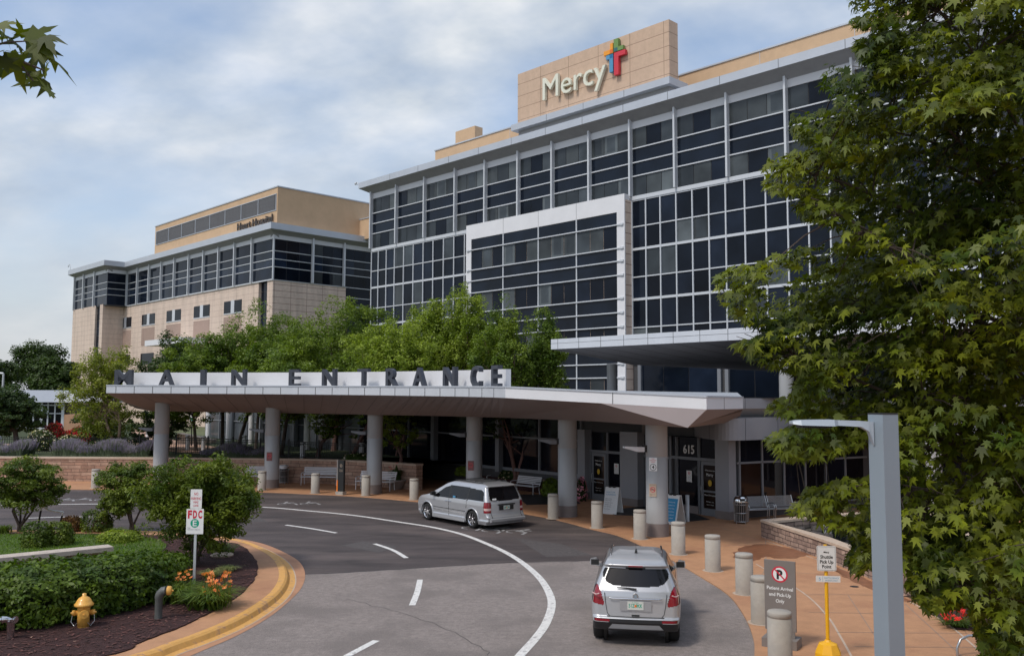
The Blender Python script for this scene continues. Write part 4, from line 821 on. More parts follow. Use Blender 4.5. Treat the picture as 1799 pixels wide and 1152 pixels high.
wall('garden_wall', 'low stone wall of the shaded bed behind the minivan', 'wall', WB, WB_o, .62, M['stone_w'], M['cap'])
# stone fountain planter at right
pf = GP([(1337.4, 944.6), (1433, 979), (1513.6, 1011), (1540, 1023.6), (1590, 1048.6), (1622, 1066)])
bl = G(1440, 932) + Vector((.6, 0, 0)); br_ = pf[-1] + Vector((3.6, 2.4, 0))
outer_ = pf + [br_, bl + Vector((4, 1.5, 0)), bl]
cen = sum(outer_, Vector()) / len(outer_)
inner_ = [p + (cen - p).normalized() * .42 for p in outer_]
wall('stone_planter', 'long low stacked stone planter with water beside the right pavement', 'planter', outer_ + outer_[:1], inner_ + inner_[:1], .55, M['stone_p'], M['cap'], .08, .04)
flat('fountain_water', [(p.x, p.y) for p in inner_], .40, M['water'])
for i in range(26):
    t = rnd.random(); p = inner_[0].lerp(inner_[-1], t * .5).lerp(inner_[3], rnd.random() * .8) + (cen - inner_[0]).normalized() * rnd.uniform(.1, .5); mb = MB(); r_0 = rnd.uniform(.08, .2)
    mb.lathe([(r_0 * .5, 0), (r_0, r_0 * .3), (r_0 * .8, r_0 * .8), (r_0 * .3, r_0)], (p.x, p.y, .34), 7, smooth=False)
    tag(mb.build('fountain_rock', M['rock']), 'dark wet rock lying in the stone planter water', 'rock', 'rocks in the planter water')
wjet = glassmat('falling_water', (.55, .58, .6), .15, .8)
for k_, px in enumerate((1437, 1447)):
    p = G(px, 925, .45); mb = MB(); mb.tube([p, p + Vector((.03, 0, .25)), p + Vector((.1, -.02, .42)), p + Vector((.2, -.04, .2)), p + Vector((.25, -.05, 0))], .018, 6)
    tag(mb.build('water_jet', wjet), 'thin %s water spout rising from the stone planter' % ('left' if k_ == 0 else 'right'), 'fountain jet')
beds = GP([(1622, 1066), (1680, 1105.5), (1760, 1108), (1850, 1108), (1850, 1060), (1720, 1040)], .04)
flat('mulch_bed', [(p.x, p.y) for p in beds], .05, M['mulch'])
# black mats at the doors
for q in ([(905, 868), (1000, 868), (1020, 884), (925, 886)], [(1062, 897), (1135, 888), (1165, 895), (1160, 906), (1080, 904)], [(1175, 905), (1215, 900), (1247, 912), (1180, 918)]):
    p = GP(q, .04); o = MB(); o.prism([(v.x, v.y) for v in p], .03, .045); tag(o.build('door_mat', M['dark']), {905: 'black mat by the left door and garden wall', 1062: 'long black mat in front of the middle entrance doors', 1175: 'black mat in front of the right glass door'}[q[0][0]], 'mat')

# ---------------------------------------------------------------- bollards
bm = MB(); bm.lathe([(.215, 0), (.215, .86), (.207, .865), (.207, .88), (.215, .885), (.215, .955), (.2, .975), (0, .978)], n=28)
bpx = [(166, 858, 'concrete bollard alone at the far left before the retaining wall'), (459, 862, 'concrete bollard at the second canopy column from the left'), (553, 867.4, 'concrete bollard in front of the long slatted bench'), (642, 871.6, 'concrete bollard against the third canopy column from the left'), (727, 878.8, 'concrete bollard just left of the silver minivan'),
 (972, 912.5, 'concrete bollard beside the fifth column, right of the minivan'), (1049.5, 929, 'concrete bollard in front of the left folding board'), (1125, 948.3, 'concrete bollard touching the left side of the rightmost canopy column'), (1193, 975.7, 'concrete bollard just right of the rightmost canopy column'), (1254, 1005, 'concrete bollard right of the small silver car roof'),
 (1310, 1046, 'concrete bollard just left of the grey no parking board'), (1340, 1098, 'concrete bollard half hidden behind the grey no parking board'), (1369, 1168, 'nearest largest concrete bollard in front of the grey board')]
first = None
for px, py, lab in bpx:
    p = G(px, py) + Vector((0, .1, .03))
    if px == 1369: p = P(1369, 1070, 16.3); p.z = .03
    if first is None:
        first = bm.build('bollard', M['conc'], None, local=True); first.location = p; tag(first, lab, 'bollard', 'concrete bollards along the drive'); o = first
    else:
        o = first.copy(); COL.objects.link(o); o.location = p; o['label'] = lab
    o.rotation_euler.z = rnd.uniform(0, 6)
for px, py, lab in bpx[:]:
    p = G(px, py) + Vector((0, .1, 0)); 
    if px == 1369: continue
    mb = MB(); mb.lathe([(.22, .0342), (.29, .0342)], (p.x, p.y, 0), 28, cap=False); tag(mb.build('pavement_joint', M['cap']), kind='structure')
# steel bollard by the right door
t = G(1208, 917); mb = MB(); mb.lathe([(.075, 0), (.075, 1.02), (0, 1.03)], (t.x, t.y, .03), 16); tag(mb.build('steel_post', M['steel_p']), 'slim grey steel post in front of the right glass door', 'bollard')
# white garden bollards on the terrace
gl = [(329, 790, 'pale round garden light post right of the first column'), (357, 792, 'pale garden light post behind the large shrub'), (429, 790, 'pale garden light post left of the second column'), (531, 806, 'pale light post on the wall above the long bench'), (635, 808, 'pale light post on the wall left of the third column'), (259, 768, 'pale light post left of the first column')]
f2 = None
for px, py, lab in gl:
    p = G(px, py, 1.2)
    if f2 is None:
        f2 = thing('garden_light', lab, 'garden light', p, 0, 'pale garden light posts'); mb = MB(); mb.lathe([(.14, 0), (.14, .78)], n=14); mb.build('post', M['panelw'], f2, True); mb = MB(); mb.lathe([(.11, .78), (.11, .88), (.16, .90), (.16, .98), (.1, 1.0)], n=14); mb.build('lamp_head', M['steel_p'], f2, True)
    else: dup(f2, p, 0, lab)
# ---------------------------------------------------------------- benches
def bench(lab, group, loc, rz, L_=1.8, m='panelw', legh=.42):
    b = thing('bench', lab, 'bench', loc, rz, group)
    mb = MB()
    for i in range(5): mb.box((0, .02 + i * .095, legh), L_, .07, .03)
    mb.build('seat', M[m], b, True); mb = MB()
    for i in range(5): mb.box((0, .50 + i * .035, legh + .10 + i * .085), L_, .03, .065)
    mb.build('backrest', M[m], b, True)
    for s in (-1, 1):
        x = s * (L_ / 2 - .06); mb = MB()
        mb.tube([(x, -.03, 0), (x, -.01, legh - .01)], .022, 6); mb.tube([(x, .5, 0), (x, .44, legh), (x, .52, legh + .1), (x, .66, legh + .5)], .022, 6); mb.tube([(x, -.01, legh - .01), (x, .44, legh - .01)], .02, 6); mb.build('leg', M[m], b, True)
        mb = MB(); mb.tube([(x, 0, legh), (x, -.04, legh + .17), (x, .03, legh + .23), (x, .3, legh + .24), (x, .55, legh + .22)], .02, 6); mb.build('armrest', M[m], b, True)
    return b
# seat opens toward -y locally
B0 = bench('long pale slatted bench between the litter bin and brown kiosk', 'pale slatted benches by the wall', G(560, 853) + Zv * .03, -.12, 2.1)
def frontpt(px, py): return G(px, py) + Zv * .03
dup(B0, frontpt(655, 862), -.35, 'pale bench mostly hidden behind the third column from the left')
dup(B0, frontpt(456, 851), -.05, 'pale bench behind the large shrub, left of the second column')
b1 = dup(B0, frontpt(872, 857), -.78, 'farther of two pale benches just behind the minivan roof'); b1.scale = (.72, .9, .9)
b2 = dup(B0, frontpt(917, 868), -.80, 'nearer pale bench right of the minivan, before the low garden wall'); b2.scale = (.8, .9, .9)
def wire_bench(lab, loc, rz):
    b = thing('wire_bench', lab, 'bench', loc, rz, 'steel rod benches by the right door'); mb = MB(); L_ = 1.15
    for i in range(14): mb.tube([(-L_ / 2, .0 + i * .033, .43 - .02 * math.sin(i / 13 * 3.14)), (L_ / 2, .0 + i * .033, .43 - .02 * math.sin(i / 13 * 3.14))], .013, 5)
    mb.build('seat', M['steel'], b, True); mb = MB()
    for i in range(12): mb.tube([(-L_ / 2, .46 + i * .014, .50 + i * .034), (L_ / 2, .46 + i * .014, .50 + i * .034)], .013, 5)
    mb.build('backrest', M['steel'], b, True)
    for s in (-1, 1):
        x = s * L_ / 2; mb = MB(); mb.tube([(x, .02, 0), (x, 0, .4), (x, -.05, .52), (x, .0, .62), (x, .15, .66), (x, .40, .64), (x, .52, .55)], .02, 7); mb.build('armrest', M['steel'], b, True)
        mb = MB(); mb.tube([(x, .46, 0), (x, .42, .42), (x, .62, .90)], .02, 7); mb.build('leg', M['steel'], b, True)
    return b
w1 = wire_bench('steel rod bench next to the silver litter bin', G(1338, 916) + Zv * .03, .32); w2 = dup(w1, G(1385, 914) + Zv * .03, .32, 'steel rod bench standing in front of the tall round column')
# ---------------------------------------------------------------- litter bins
def bin_(lab, loc, dome):
    b = thing('litter_bin', lab, 'litter bin', loc, 0); mb = MB()
    for i in range(22):
        a = i / 22 * 2 * math.pi; r1, r2 = .26, .30; p = lambda r, z: (r * math.cos(a), r * math.sin(a), z)
        mb.tube([p(.25, .06), p(.25, .70), p(.31, .80)], .014, 4)
    for z in (.08, .4, .72): mb.lathe([(.255, z - .015), (.265, z - .015), (.265, z + .015), (.255, z + .015)], n=24, cap=False)
    for i in range(4):
        a = i * 1.57 + .5; mb.tube([(.24 * math.cos(a), .24 * math.sin(a), 0), (.24 * math.cos(a), .24 * math.sin(a), .1)], .02, 5)
    mb.build('slats', M['steel'], b, True); mb = MB(); mb.lathe([(.22, .08), (.22, .82)], n=20); mb.build('liner', M['dark'], b, True)
    mb = MB()
    if dome: mb.lathe([(.27, .80), (.27, .86), (.25, .98), (.18, 1.04), (0, 1.06)], n=24)
    else: mb.lathe([(.20, .80), (.20, .92)], n=20); mb.lathe([(.27, .93), (.27, .98), (.2, 1.02), (0, 1.03)], n=24)
    mb.build('lid', M['chrome'] if dome else M['panelw'], b, True)
    if dome: mb = MB(); mb.box((0, -.262, .86), .2, .02, .1); mb.build('opening', M['ink'], b, True)
    return b
bin_('slatted litter bin with pale lid left of the long bench', G(498, 850) + Zv * .03, False); bin_('silver domed litter bin next to the steel rod bench', G(1302, 920) + Zv * .03, True)
# ---------------------------------------------------------------- signs
def sign(name, lab, px, py0, py1, D, w, h, rz=0.0, cat='sign'): pass
def face_frame(rz): return Vector((math.cos(rz), math.sin(rz), 0)), Vector((math.sin(rz), -math.cos(rz), 0))
def plate(mb, c, rt, w, h, d=.006, m=0, r=.0):
    nn = rt.cross(Zv); 
    if not r: return mb.obox(c - rt * w / 2 - nn * 0, rt * w, Zv * h, nn * d, m)
    pts = []
    for cx, cz, a0 in ((w / 2 - r, h - r, 0), (-w / 2 + r, h - r, 1.5708), (-w / 2 + r, r, 3.1416), (w / 2 - r, r, 4.7124)):
        for k in range(5): pts.append((cx + r * math.cos(a0 + k * .3927), cz + r * math.sin(a0 + k * .3927)))
    A = [c + rt * x + Zv * z for x, z in pts]; B = [p + nn * d for p in A]; n = len(A)
    return mb.add(A + B, [tuple(range(n, 2 * n)), tuple(range(n - 1, -1, -1))] + [(i, (i + 1) % n, n + (i + 1) % n, n + i) for i in range(n)], m)
def disc(mb, c, rt, r, d=.002, m=0, n=28, r0=0.0):
    nn = rt.cross(Zv); A = [c + rt * (r * math.cos(i / n * 6.2832)) + Zv * (r * math.sin(i / n * 6.2832)) + nn * d for i in range(n)]
    if not r0: return mb.add(A, [tuple(range(n))], m)
    B = [c + rt * (r0 * math.cos(i / n * 6.2832)) + Zv * (r0 * math.sin(i / n * 6.2832)) + nn * d for i in range(n)]
    return mb.add(A + B, [(i, (i + 1) % n, n + (i + 1) % n, n + i) for i in range(n)], m)
SM = [M['white'], M['red'], M['ink'], M['green'], M['skyblue'], M['taupe']]
b = G(342.6, 1027, .15); S = thing('fire_sign', 'white and red sign pair on a grey post rising from the lilies', 'sign', b); mb = MB(); D = b.y; p = P(344, 900, D)
mb.obox((p.x - .03, D + .01, .15), (.06, 0, 0), (0, .03, 0), (0, 0, 2.2)); mb.build('post', M['steel_p'], S); rt = Vector((1, 0, 0)); k = D / F * .99
zt = lambda py: P(344, py, D).z
mb = MB(); c = Vector((p.x, D, zt(893))); plate(mb, c, rt, 20 * k, zt(859) - zt(893), .004, 0, .02)
for s_, y, col, ww, hh in (('NO', 869.5, 1, .10, .075), ('PARKING', 877.5, 1, .245, .072), ('FIRE', 883.5, 1, .12, .055), ('LANE', 889.3, 1, .13, .055)): text(mb, s_, Vector((p.x, D - .005, zt(y))), rt, Zv, w=ww, h=hh, depth=.002, m=col)
mb.build('upper_plate', SM, S); mb = MB(); c = Vector((p.x - .015, D - .002, zt(937.5))); plate(mb, c, rt, 30 * k, zt(893.4) - zt(937.5), .004, 0, .008)
[text(mb, ch_, Vector((c.x + dx_, D - .0075, zt(909.3))), rt, Zv, w=.10, h=.19, depth=.002, bold=.045, m=1) for ch_, dx_ in (('F', -.128), ('D', 0), ('C', .128))]; disc(mb, Vector((c.x, D - .0062, zt(918.6))), rt, .108, .001, 3); text(mb, 'E', Vector((c.x, D - .0078, zt(923.4))), rt, Zv, w=.10, h=.145, depth=.002, bold=.02, m=0)
text(mb, 'FIRE', Vector((c.x - .14, D - .0065, zt(927.4))), rt, Zv, w=.07, h=.018, depth=.001, m=2); text(mb, 'DEPARTMENT CONNECTION', Vector((c.x - .02, D - .0065, zt(930.4))), rt, Zv, w=.32, h=.018, depth=.001, m=2); mb.build('lower_plate', SM, S)
# shuttle sign
b = G(1455, 1155, .03); S = thing('shuttle_sign', 'white pick up point sign on a yellow post with yellow base', 'sign', b); D = b.y; k = D / F
mb = MB(); mb.lathe([(.24, .0), (.24, .10), (.17, .26), (.07, .30), (.05, .33)], b, 8, smooth=False); mb.build('base', M['yellow'], S)
x0 = b.x; tp = P(1450, 958, D); mb = MB(); mb.tube([b + Zv * .28, Vector((tp.x, D, tp.z + .02))], .034, 12); mb.build('post', M['yellow'], S)
rt = Vector((1, -.12, 0)).normalized(); nn = rt.cross(Zv); zt = lambda py: P(1450, py, D).z
mb = MB(); c = Vector((tp.x, D - .045, zt(1001.5))); plate(mb, c, rt, .345, zt(957.5) - zt(1001.5), .004, 0, .03)
q = c + nn * .0045; f2_ = [(-.16, .012), (.16, .012), (.16, .455), (-.16, .455)]
h_ = zt(957.5) - zt(1001.5)
for (xa, za, xb, zb) in ((-.158, .014, .158, .018), (-.158, h_ - .018, .158, h_ - .014), (-.158, .014, -.154, h_ - .014), (.154, .014, .158, h_ - .014)): mb.obox(q + rt * xa + Zv * za, rt * (xb - xa), Zv * (zb - za), nn * .001, 2)
for s_, y, ww, hh in (('Mercy', 970, .10, .035), ('Shuttle', 979.5, .225, .062), ('Pick Up', 988.2, .24, .062), ('Point', 996.5, .165, .062)): text(mb, s_, q + Zv * (zt(y) - zt(1001.5)), rt, Zv, w=ww, h=hh, depth=.002, bold=.02, m=2)
mb.build('upper_plate', SM, S); mb = MB(); c = Vector((tp.x + .02, D - .045, zt(1021))); plate(mb, c, rt, .44, zt(1010) - zt(1021), .004, 0, .01); q = c + nn * .0045
text(mb, '5', q + rt * -.15 + Zv * .03, rt, Zv, w=.035, h=.055, depth=.001, m=4); mb.obox(q + rt * -.10, rt * .004, Zv * .11, nn * .001, 4)
text(mb, 'SHUTTLE SERVICE', q + rt * .06 + Zv * .062, rt, Zv, w=.26, h=.03, depth=.001, m=4); text(mb, 'PATIENTS ONLY', q + rt * .06 + Zv * .018, rt, Zv, w=.22, h=.026, depth=.001, m=4); mb.build('lower_plate', SM, S)
# grey no-parking board
a0 = G(1347, 1128, .03); a1 = G(1402, 1133, .03); D = 17.75
L0 = P(1345.5, 1100, D + .05); R0 = P(1400, 1100, D - .25); L0.z = R0.z = 0; rt = (R0 - L0); wd_ = rt.length; rt.normalize(); nn = rt.cross(Zv)
S = thing('parking_board', 'tall grey board with crossed P and words behind the nearest bollard', 'sign', L0.lerp(R0, .5) + Zv * .03); mb = MB(); ztp = 1.66; zbt = .33
mb.obox(L0 + Zv * zbt, rt * wd_, Zv * (ztp - zbt), nn * .05); mb.build('panel', M['taupe'], S)
for q in (L0 + rt * .03, R0 - rt * .10):
    mb = MB(); mb.obox(q + Zv * .12 + nn * .005, rt * .07, Zv * (zbt - .12), nn * .04); mb.obox(q - rt * .06 + nn * -.2 + Zv * .03, rt * .20, nn * .42, Zv * .17); mb.build('foot', M['taupe'], S)
c = L0.lerp(R0, .5) + nn * .05; mb = MB(); cc0 = c + Zv * (ztp - .26); disc(mb, cc0, rt, .155, .002, 1); disc(mb, cc0, rt, .125, .003, 0); text(mb, 'P', cc0 - Zv * .085 + nn * .003 + rt * .0, rt, Zv, w=.115, h=.17, depth=.002, bold=.05, m=2)
dd = (rt - Zv).normalized(); pp = (rt + Zv).normalized(); mb.obox(cc0 - dd * .13 - pp * .012 + nn * .006, dd * .26, pp * .024, nn * .002, 1)
for s_, z, ww in (('Patient Arrival', ztp - .56, .50), ('and Pick-Up', ztp - .68, .42), ('Only', ztp - .80, .165)): text(mb, s_, c + Zv * z + nn * .001, rt, Zv, w=ww, h=.066, depth=.003, bold=.02, m=0)
mb.build('lettering', SM, S)
# column signs
def col_sign(name, lab, i, px, py, w, h, m, fn):
    c0 = CP[i] + Vector((0, .38, 0)); d = ray(px, 800); u = Vector((d.x, d.y, 0)).normalized(); best = c0 - u * .39
    q = P(px, py, c0.y - .39); dx = q.x - c0.x; yy = c0.y - math.sqrt(max(0.0, .39 ** 2 - dx * dx)) - .012
    q = P(px, py, yy); t = thing(name, lab, 'sign', q); a = math.asin(max(-1, min(1, dx / .39))) ; rt = Vector((math.cos(a * .8), math.sin(a * .8), 0)); mb = MB(); plate(mb, q, rt, w, h, .006, 0, .01); fn(mb, q + rt.cross(Zv) * .0065, rt, w, h); mb.build('plate', [m] + SM, t)
def s4(mb, q, rt, w, h):
    text(mb, 'FIRE', q + Zv * h * .88, rt, Zv, w=.10, h=.03, depth=.001, m=2); text(mb, 'DEPARTMENT', q + Zv * h * .76, rt, Zv, w=w * .85, h=.035, depth=.001, m=2); text(mb, 'AREA', q + Zv * h * .64, rt, Zv, w=.15, h=.04, depth=.001, m=2)
    disc(mb, q + Zv * h * .29, rt, .115, .001, 3, r0=.098); text(mb, '4', q + Zv * h * .18, rt, Zv, w=.085, h=.115, depth=.001, bold=.03, m=3)
def ns(mb, q, rt, w, h):
    disc(mb, q + Zv * h * .55, rt, w * .36, .001, 2, r0=w * .29); mb.obox(q + Zv * (h * .55 - .012) - rt * w * .25, rt * w * .5, Zv * .024, rt.cross(Zv) * .001, 3)
    dd = (rt - Zv).normalized(); mb.obox(q + Zv * h * .55 - dd * w * .3, dd * w * .6, (rt + Zv).normalized() * .018, rt.cross(Zv) * .002, 2); text(mb, 'NO SMOKING', q + Zv * h * .9, rt, Zv, w=w * .8, h=.022, depth=.001, m=3)
    for zz in (.17, .1): text(mb, 'tobacco free campus', q + Zv * h * zz, rt, Zv, w=w * .75, h=.014, depth=.001, m=3)
col_sign('fire_area_sign', 'white and red sign with a circled 4 on the rightmost column', 5, 1147.5, 827, .285, .46, M['white'], s4)
col_sign('no_smoking_sign', 'beige plate with red crossed symbol low on the rightmost column', 5, 1147, 872, .26, .44, M['cap'], ns)
npk = mat('maroon_plate', (.22, .08, .075), .5)
for i, (px, py, lb) in enumerate(((473, 809, 'small maroon plate on the second column from the left'), (827, 826, 'small maroon plate on the column behind the minivan roof'))):
    col_sign('column_plate', lb, 1 if i == 0 else 3, px, py, .30, .45, npk, ns)
# notices taped on the glass
for px, py, lb in ((1086, 832, 'small white notice on the glass beside the left door'), (1214, 846, 'small white notice on the glass left of the right door')):
    s = onV(px); q = Ve(s, .10, P(px, py, Ve(s, .1, 0).y).z); t = thing('notice', lb, 'notice', q); mb = MB(); plate(mb, q, vu, .30, .47, .004, 0); disc(mb, q + Zv * .36, vu, .065, .005, 1, r0=.05); mb.obox(q + Zv * .35 - vu * .05 + vn * .005, vu * .1, Zv * .02, vn * .001, 1)
    for k in range(5): text(mb, ('Face mask', 'required', 'for all', 'visitors', 'thank you')[k], q + Zv * (.24 - k * .05) + vn * .004, vu, Zv, w=.2, h=.022, depth=.001, m=2)
    mb.build('sheet', SM, t)
# folding A-boards
def aboard(lab, px, py, D, rz, col, cm):
    q = P(px, py, D); q.z = .03; t = thing('folding_board', lab, 'folding sign', q, rz)
    for s, n_ in ((-1, 'front_panel'), (1, 'rear_panel')):
        mb = MB(); a = Vector((-.31, s * .36, 0)); up = Vector((0, -s * .30, 1.08)); tk = Vector((0, -.025 * s, 0))
        mb.obox(a, (.62, 0, 0), up, tk); mb.obox(a + Vector((.06, 0, -.03)), (.08, 0, 0), up * .05, tk); mb.obox(a + Vector((.48, 0, -.03)), (.08, 0, 0), up * .05, tk)
        for x in (-.16, .02): mb.obox((x, s * .05 - .03, 1.06), (.12, 0, 0), (0, .06, 0), (0, 0, .06), 1)
        o = mb.build(n_, [M['white'], M['dark']], t, True)
        if s == -1:
            mb = MB(); uz = up.normalized(); nn = Vector((1, 0, 0)).cross(uz); f = lambda x, y: a + Vector((.31 + x, 0, 0)) + uz * y + nn * .004
            if col: mb.obox(f(-.26, .1), (.52, 0, 0), uz * .88, nn * .002, 0)
            else:
                for k_, (s_, ww, y, mm, hh) in enumerate((('VISITOR', .42, .88, 0, .06), ('SCREENING', .46, .78, 0, .06), ('please wear', .3, .62, 1, .035), ('a face mask', .3, .55, 1, .035), ('and use hand', .34, .46, 1, .03), ('sanitizer at', .3, .38, 1, .03), ('the entrance', .3, .30, 1, .03), ('thank you', .25, .2, 1, .03))): text(mb, s_, f(-.26 + ww * 0, y), (1, 0, 0), uz, w=ww, h=hh, depth=.002, m=mm, align='l')
            if col:
                for k_ in range(6): text(mb, ('Welcome', 'check in', 'inside', 'masks', 'required', 'today')[k_], f(0, .82 - k_ * .12), (1, 0, 0), uz, w=.3, h=.04, depth=.004, m=1)
            mb.build('print', [cm, M['white'] if col else M['ink']], o, True)
    return t
aboard('white folding board with pale blue print in front of the left door', 1077, 886, 37.5, -.55, False, M['skyblue'])
aboard('folding board with bright blue face right of the rightmost column', 1184, 901, 34.6, -.75, True, M['blue'])
# brown kiosk sign by the bench
q = G(599, 868.5, .03); S = thing('wayfinding_pillar', 'slim dark sign pillar with orange edge between two pale benches', 'sign', q, -.5); mb = MB(); mb.box((0, 0, 0), .45, .3, .16); mb.build('base', M['conc'], S, True)
mb = MB(); mb.box((0.02, 0, .16), .34, .13, 1.52); mb.build('panel', M['ink'], S, True); mb = MB(); mb.box((-.19, 0, .16), .07, .16, 1.54); mb.box((-.19, 0, .16), .072, .162, .55, 1); mb.build('edge', [M['taupe'], M['orange']], S, True)
mb = MB(); disc(mb, Vector((.03, -.066, 1.42)), Vector((1, 0, 0)), .07, .002, 0, r0=.05); text(mb, 'Patient', Vector((.03, -.067, 1.2)), (1, 0, 0), Zv, w=.2, h=.04, depth=.001); text(mb, 'Drop Off', Vector((.03, -.067, 1.13)), (1, 0, 0), Zv, w=.2, h=.04, depth=.001); mb.build('lettering', M['cap'], S, True)
# planter pot
q = G(696, 859, .03); S = thing('flower_pot', 'wide grey pot with dark spiky plant and red blooms by the third column', 'planter', q); mb = MB(); mb.lathe([(.26, 0), (.34, .08), (.50, .42), (.54, .44), (.54, .50), (.46, .50), (.42, .42)], q, 24, cap=False); mb.build('pot', M['pot'], S)
# hydrant
q = G(146, 1100, .155); S = thing('fire_hydrant', 'yellow fire hydrant standing in mulch before the hedge', 'hydrant', q, .25); mb = MB()
mb.lathe([(.105, 0), (.105, .02), (.115, .02), (.115, .26), (.12, .38), (.125, .40), (.185, .42), (.185, .455), (.16, .475), (.135, .53), (.10, .575), (.055, .60), (.04, .61), (.038, .66), (.0, .665)], n=28); mb.build('barrel', M['hyd'], S, True)
for d, r, l in (((1, 0, 0), .05, .13), ((-1, 0, 0), .05, .13), ((.25, -1, 0), .075, .13)):
    d = Vector(d).normalized(); mb = MB(); o = Vector((0, 0, .28)); mb.tube([o + d * .08, o + d * (.09 + l * .5), o + d * (.09 + l * .5), o + d * (.08 + l)], [r, r, r * 1.15, r * 1.1], 14); mb.tube([o + d * (.08 + l), o + d * (.08 + l + .03)], .022, 6); mb.build('outlet_cap', M['hyd'], S, True)
mb = MB(); 
for s in (-1, 1): mb.tube([(s * .2, -.02, .27), (s * .22, -.05, .12), (s * .15, -.08, .03), (s * .1, -.11, .1)], .008, 5)
mb.build('chain', M['steel'], S, True)
# standpipe
q = G(278, 1086, .15); S = thing('standpipe', 'grey elbow standpipe with yellow cap beside the lilies', 'standpipe', q, .1); mb = MB(); mb.tube([(0, 0, 0), (0, 0, .42), (0, 0, .44), (.02, -.0, .51), (.08, -.01, .57), (.15, -.02, .58)], [.078, .078, .088, .09, .09, .09], 18); mb.build('pipe', M['pipe_g'], S, True)
mb = MB(); mb.tube([(.16, -.02, .58), (.17, -.02, .58)], .107, 18); mb.build('ring', M['ink'], S, True); mb = MB(); mb.tube([(.17, -.02, .58), (.24, -.03, .58), (.26, -.03, .58)], [.095, .095, .06], 18); mb.tube([(.26, -.03, .58), (.30, -.035, .58)], .02, 6); mb.build('cap', M['hyd'], S, True)
# chrome siamese connection
q = G(18, 1121, .15); S = thing('hose_connection', 'small chrome twin hose connection at the bottom left corner', 'hose connection', q, 0); mb = MB(); mb.tube([(0, 0, 0), (0, 0, .30), (0, 0, .34)], [.065, .075, .09], 16); mb.build('pipe', M['chrome'], S, True)
for s in (-1, 1): mb = MB(); mb.tube([(0, 0, .34), (s * .07, -.06, .38), (s * .13, -.10, .38)], [.06, .06, .07], 12); mb.tube([(s * .13, -.10, .38), (s * .15, -.11, .38)], .045, 8); mb.build('outlet_cap', M['chrome'], S, True)
# stone seat slab
q1 = G(195, 958, .55); q0 = G(-60, 983, .55); dv = (q0 - q1); dv.z = 0; nn = Vector((dv.y, -dv.x, 0)).normalized()
if nn.y < 0: nn = -nn
mb = MB(); mb.obox(Vector((q1.x, q1.y, .43)) - nn * .25, dv, nn * .55, (0, 0, .12)); mb.obox(Vector((q1.x, q1.y, .15)) - nn * .15 + dv.normalized() * .15, dv, nn * .35, (0, 0, .28), 1); tag(mb.build('stone_seat_wall', [mat('pale_stone', (.50, .43, .37), .85, 0, .16, 6, .4, 40), M['stone_w']]), 'long pale stone slab seat behind the hedge at far left', 'stone seat')
# rope rail
pa, pb = G(66, 928, .15), G(104, 925, .15); S = thing('rope_rail', 'two dark leaning stakes with a sagging white rope at left', 'barrier', pa)
ta, tb = P(73.5, 887, pa.y - .1), P(111, 899, pb.y - .1)
for s, (a, b_, c) in enumerate(((pa, ta, 0), (pb, tb, 0))):
    mb = MB(); mb.tube([a, a.lerp(b_, .78)], .035, 8); mb.build('stake', M['dark'], S); mb = MB(); mb.tube([a.lerp(b_, .78), b_], .038, 8); mb.build('stake_top', M['white'], S)
mb = MB(); mb.tube([ta, ta.lerp(tb, .3) - Zv * .08, ta.lerp(tb, .65) - Zv * .06, tb], .035, 8); mb.build('rope', M['white'], S)
# bike rack hoop
q = G(1715, 1152, .03); S = thing('bike_hoop', 'steel hoop rack at the lower right under the maple', 'bike rack'); S.location = q; FR[S.name] = (q, 0.0)
mb = MB(); mb.tube([(-.35, .0, 0), (-.35, .0, .15), (-.27, .02, .30), (-.1, .05, .36), (.2, .09, .36), (.36, .11, .28), (.42, .12, .0)], .025, 8); mb.build('hoop', M['steel'], S, True)
# lamp post
Dp = 7.6; c = P(1556, 900, Dp); c.z = 0; tz_ = P(1556, 728, Dp - .1).z; S = thing('lamp_post', 'square blue grey lamp post in the right foreground before the maple', 'street lamp', c, R(22)); mb = MB(); mb.box((0, 0, .3), .168, .168, tz_ - .3); mb.build('post', M['pole'], S, True)
mb = MB(); mb.box((0, 0, tz_), .172, .172, .012); mb.build('post_cap', M['dark'], S, True); mb = MB(); mb.lathe([(.3, 0), (.3, .3)], n=24); mb.build('post_base', M['conc'], S, True)
ax = Vector((-1, .42, 0)).normalized(); zz = tz_ - .095
def la(x, y, z): return Vector((0, 0, 0)) + ax * x + Vector((-ax.y, ax.x, 0)) * y + Zv * z
mb = MB(); rings = []
for x, hw, zl, zh in ((.09, .03, -.17, .03), (.13, .035, -.05, .035), (.20, .04, -.01, .04), (.40, .06, .0, .045), (.44, .10, -.005, .05), (.72, .10, .002, .045), (.78, .06, .012, .035)): rings.append([la(x, -hw, zz + zl), la(x, hw, zz + zl), la(x, hw * .8, zz + zh), la(x, -hw * .8, zz + zh)])
mb.loft(rings, smooth=False); hd = mb.build('lamp_arm', M['lampm'], S, True); mb = MB()
for i in range(14): mb.obox(la(.46 + i * .019, -.09, zz - .02), ax * .006, Vector((-ax.y, ax.x, 0)) * .18, (0, 0, .022))
mb.build('lamp_fins', M['dark'], hd, True)
# far street lamp at left
q = G(3, 772, 1.2); q.y = 75; q = P(4, 700, 75); q.z = 1.2; S = thing('street_lamp', 'thin pale distant lamp pole at the left edge', 'street lamp', q); mb = MB(); mb.tube([q, Vector((q.x, q.y, P(4, 656, 75).z))], [.12, .08], 8); mb.build('pole', M['steel_p'], S); mb = MB(); mb.tube([Vector((q.x, q.y, P(4, 656, 75).z)), Vector((q.x - .6, q.y, P(4, 656, 75).z + .05))], .1, 6); mb.build('lamp_head', M['steel_p'], S)
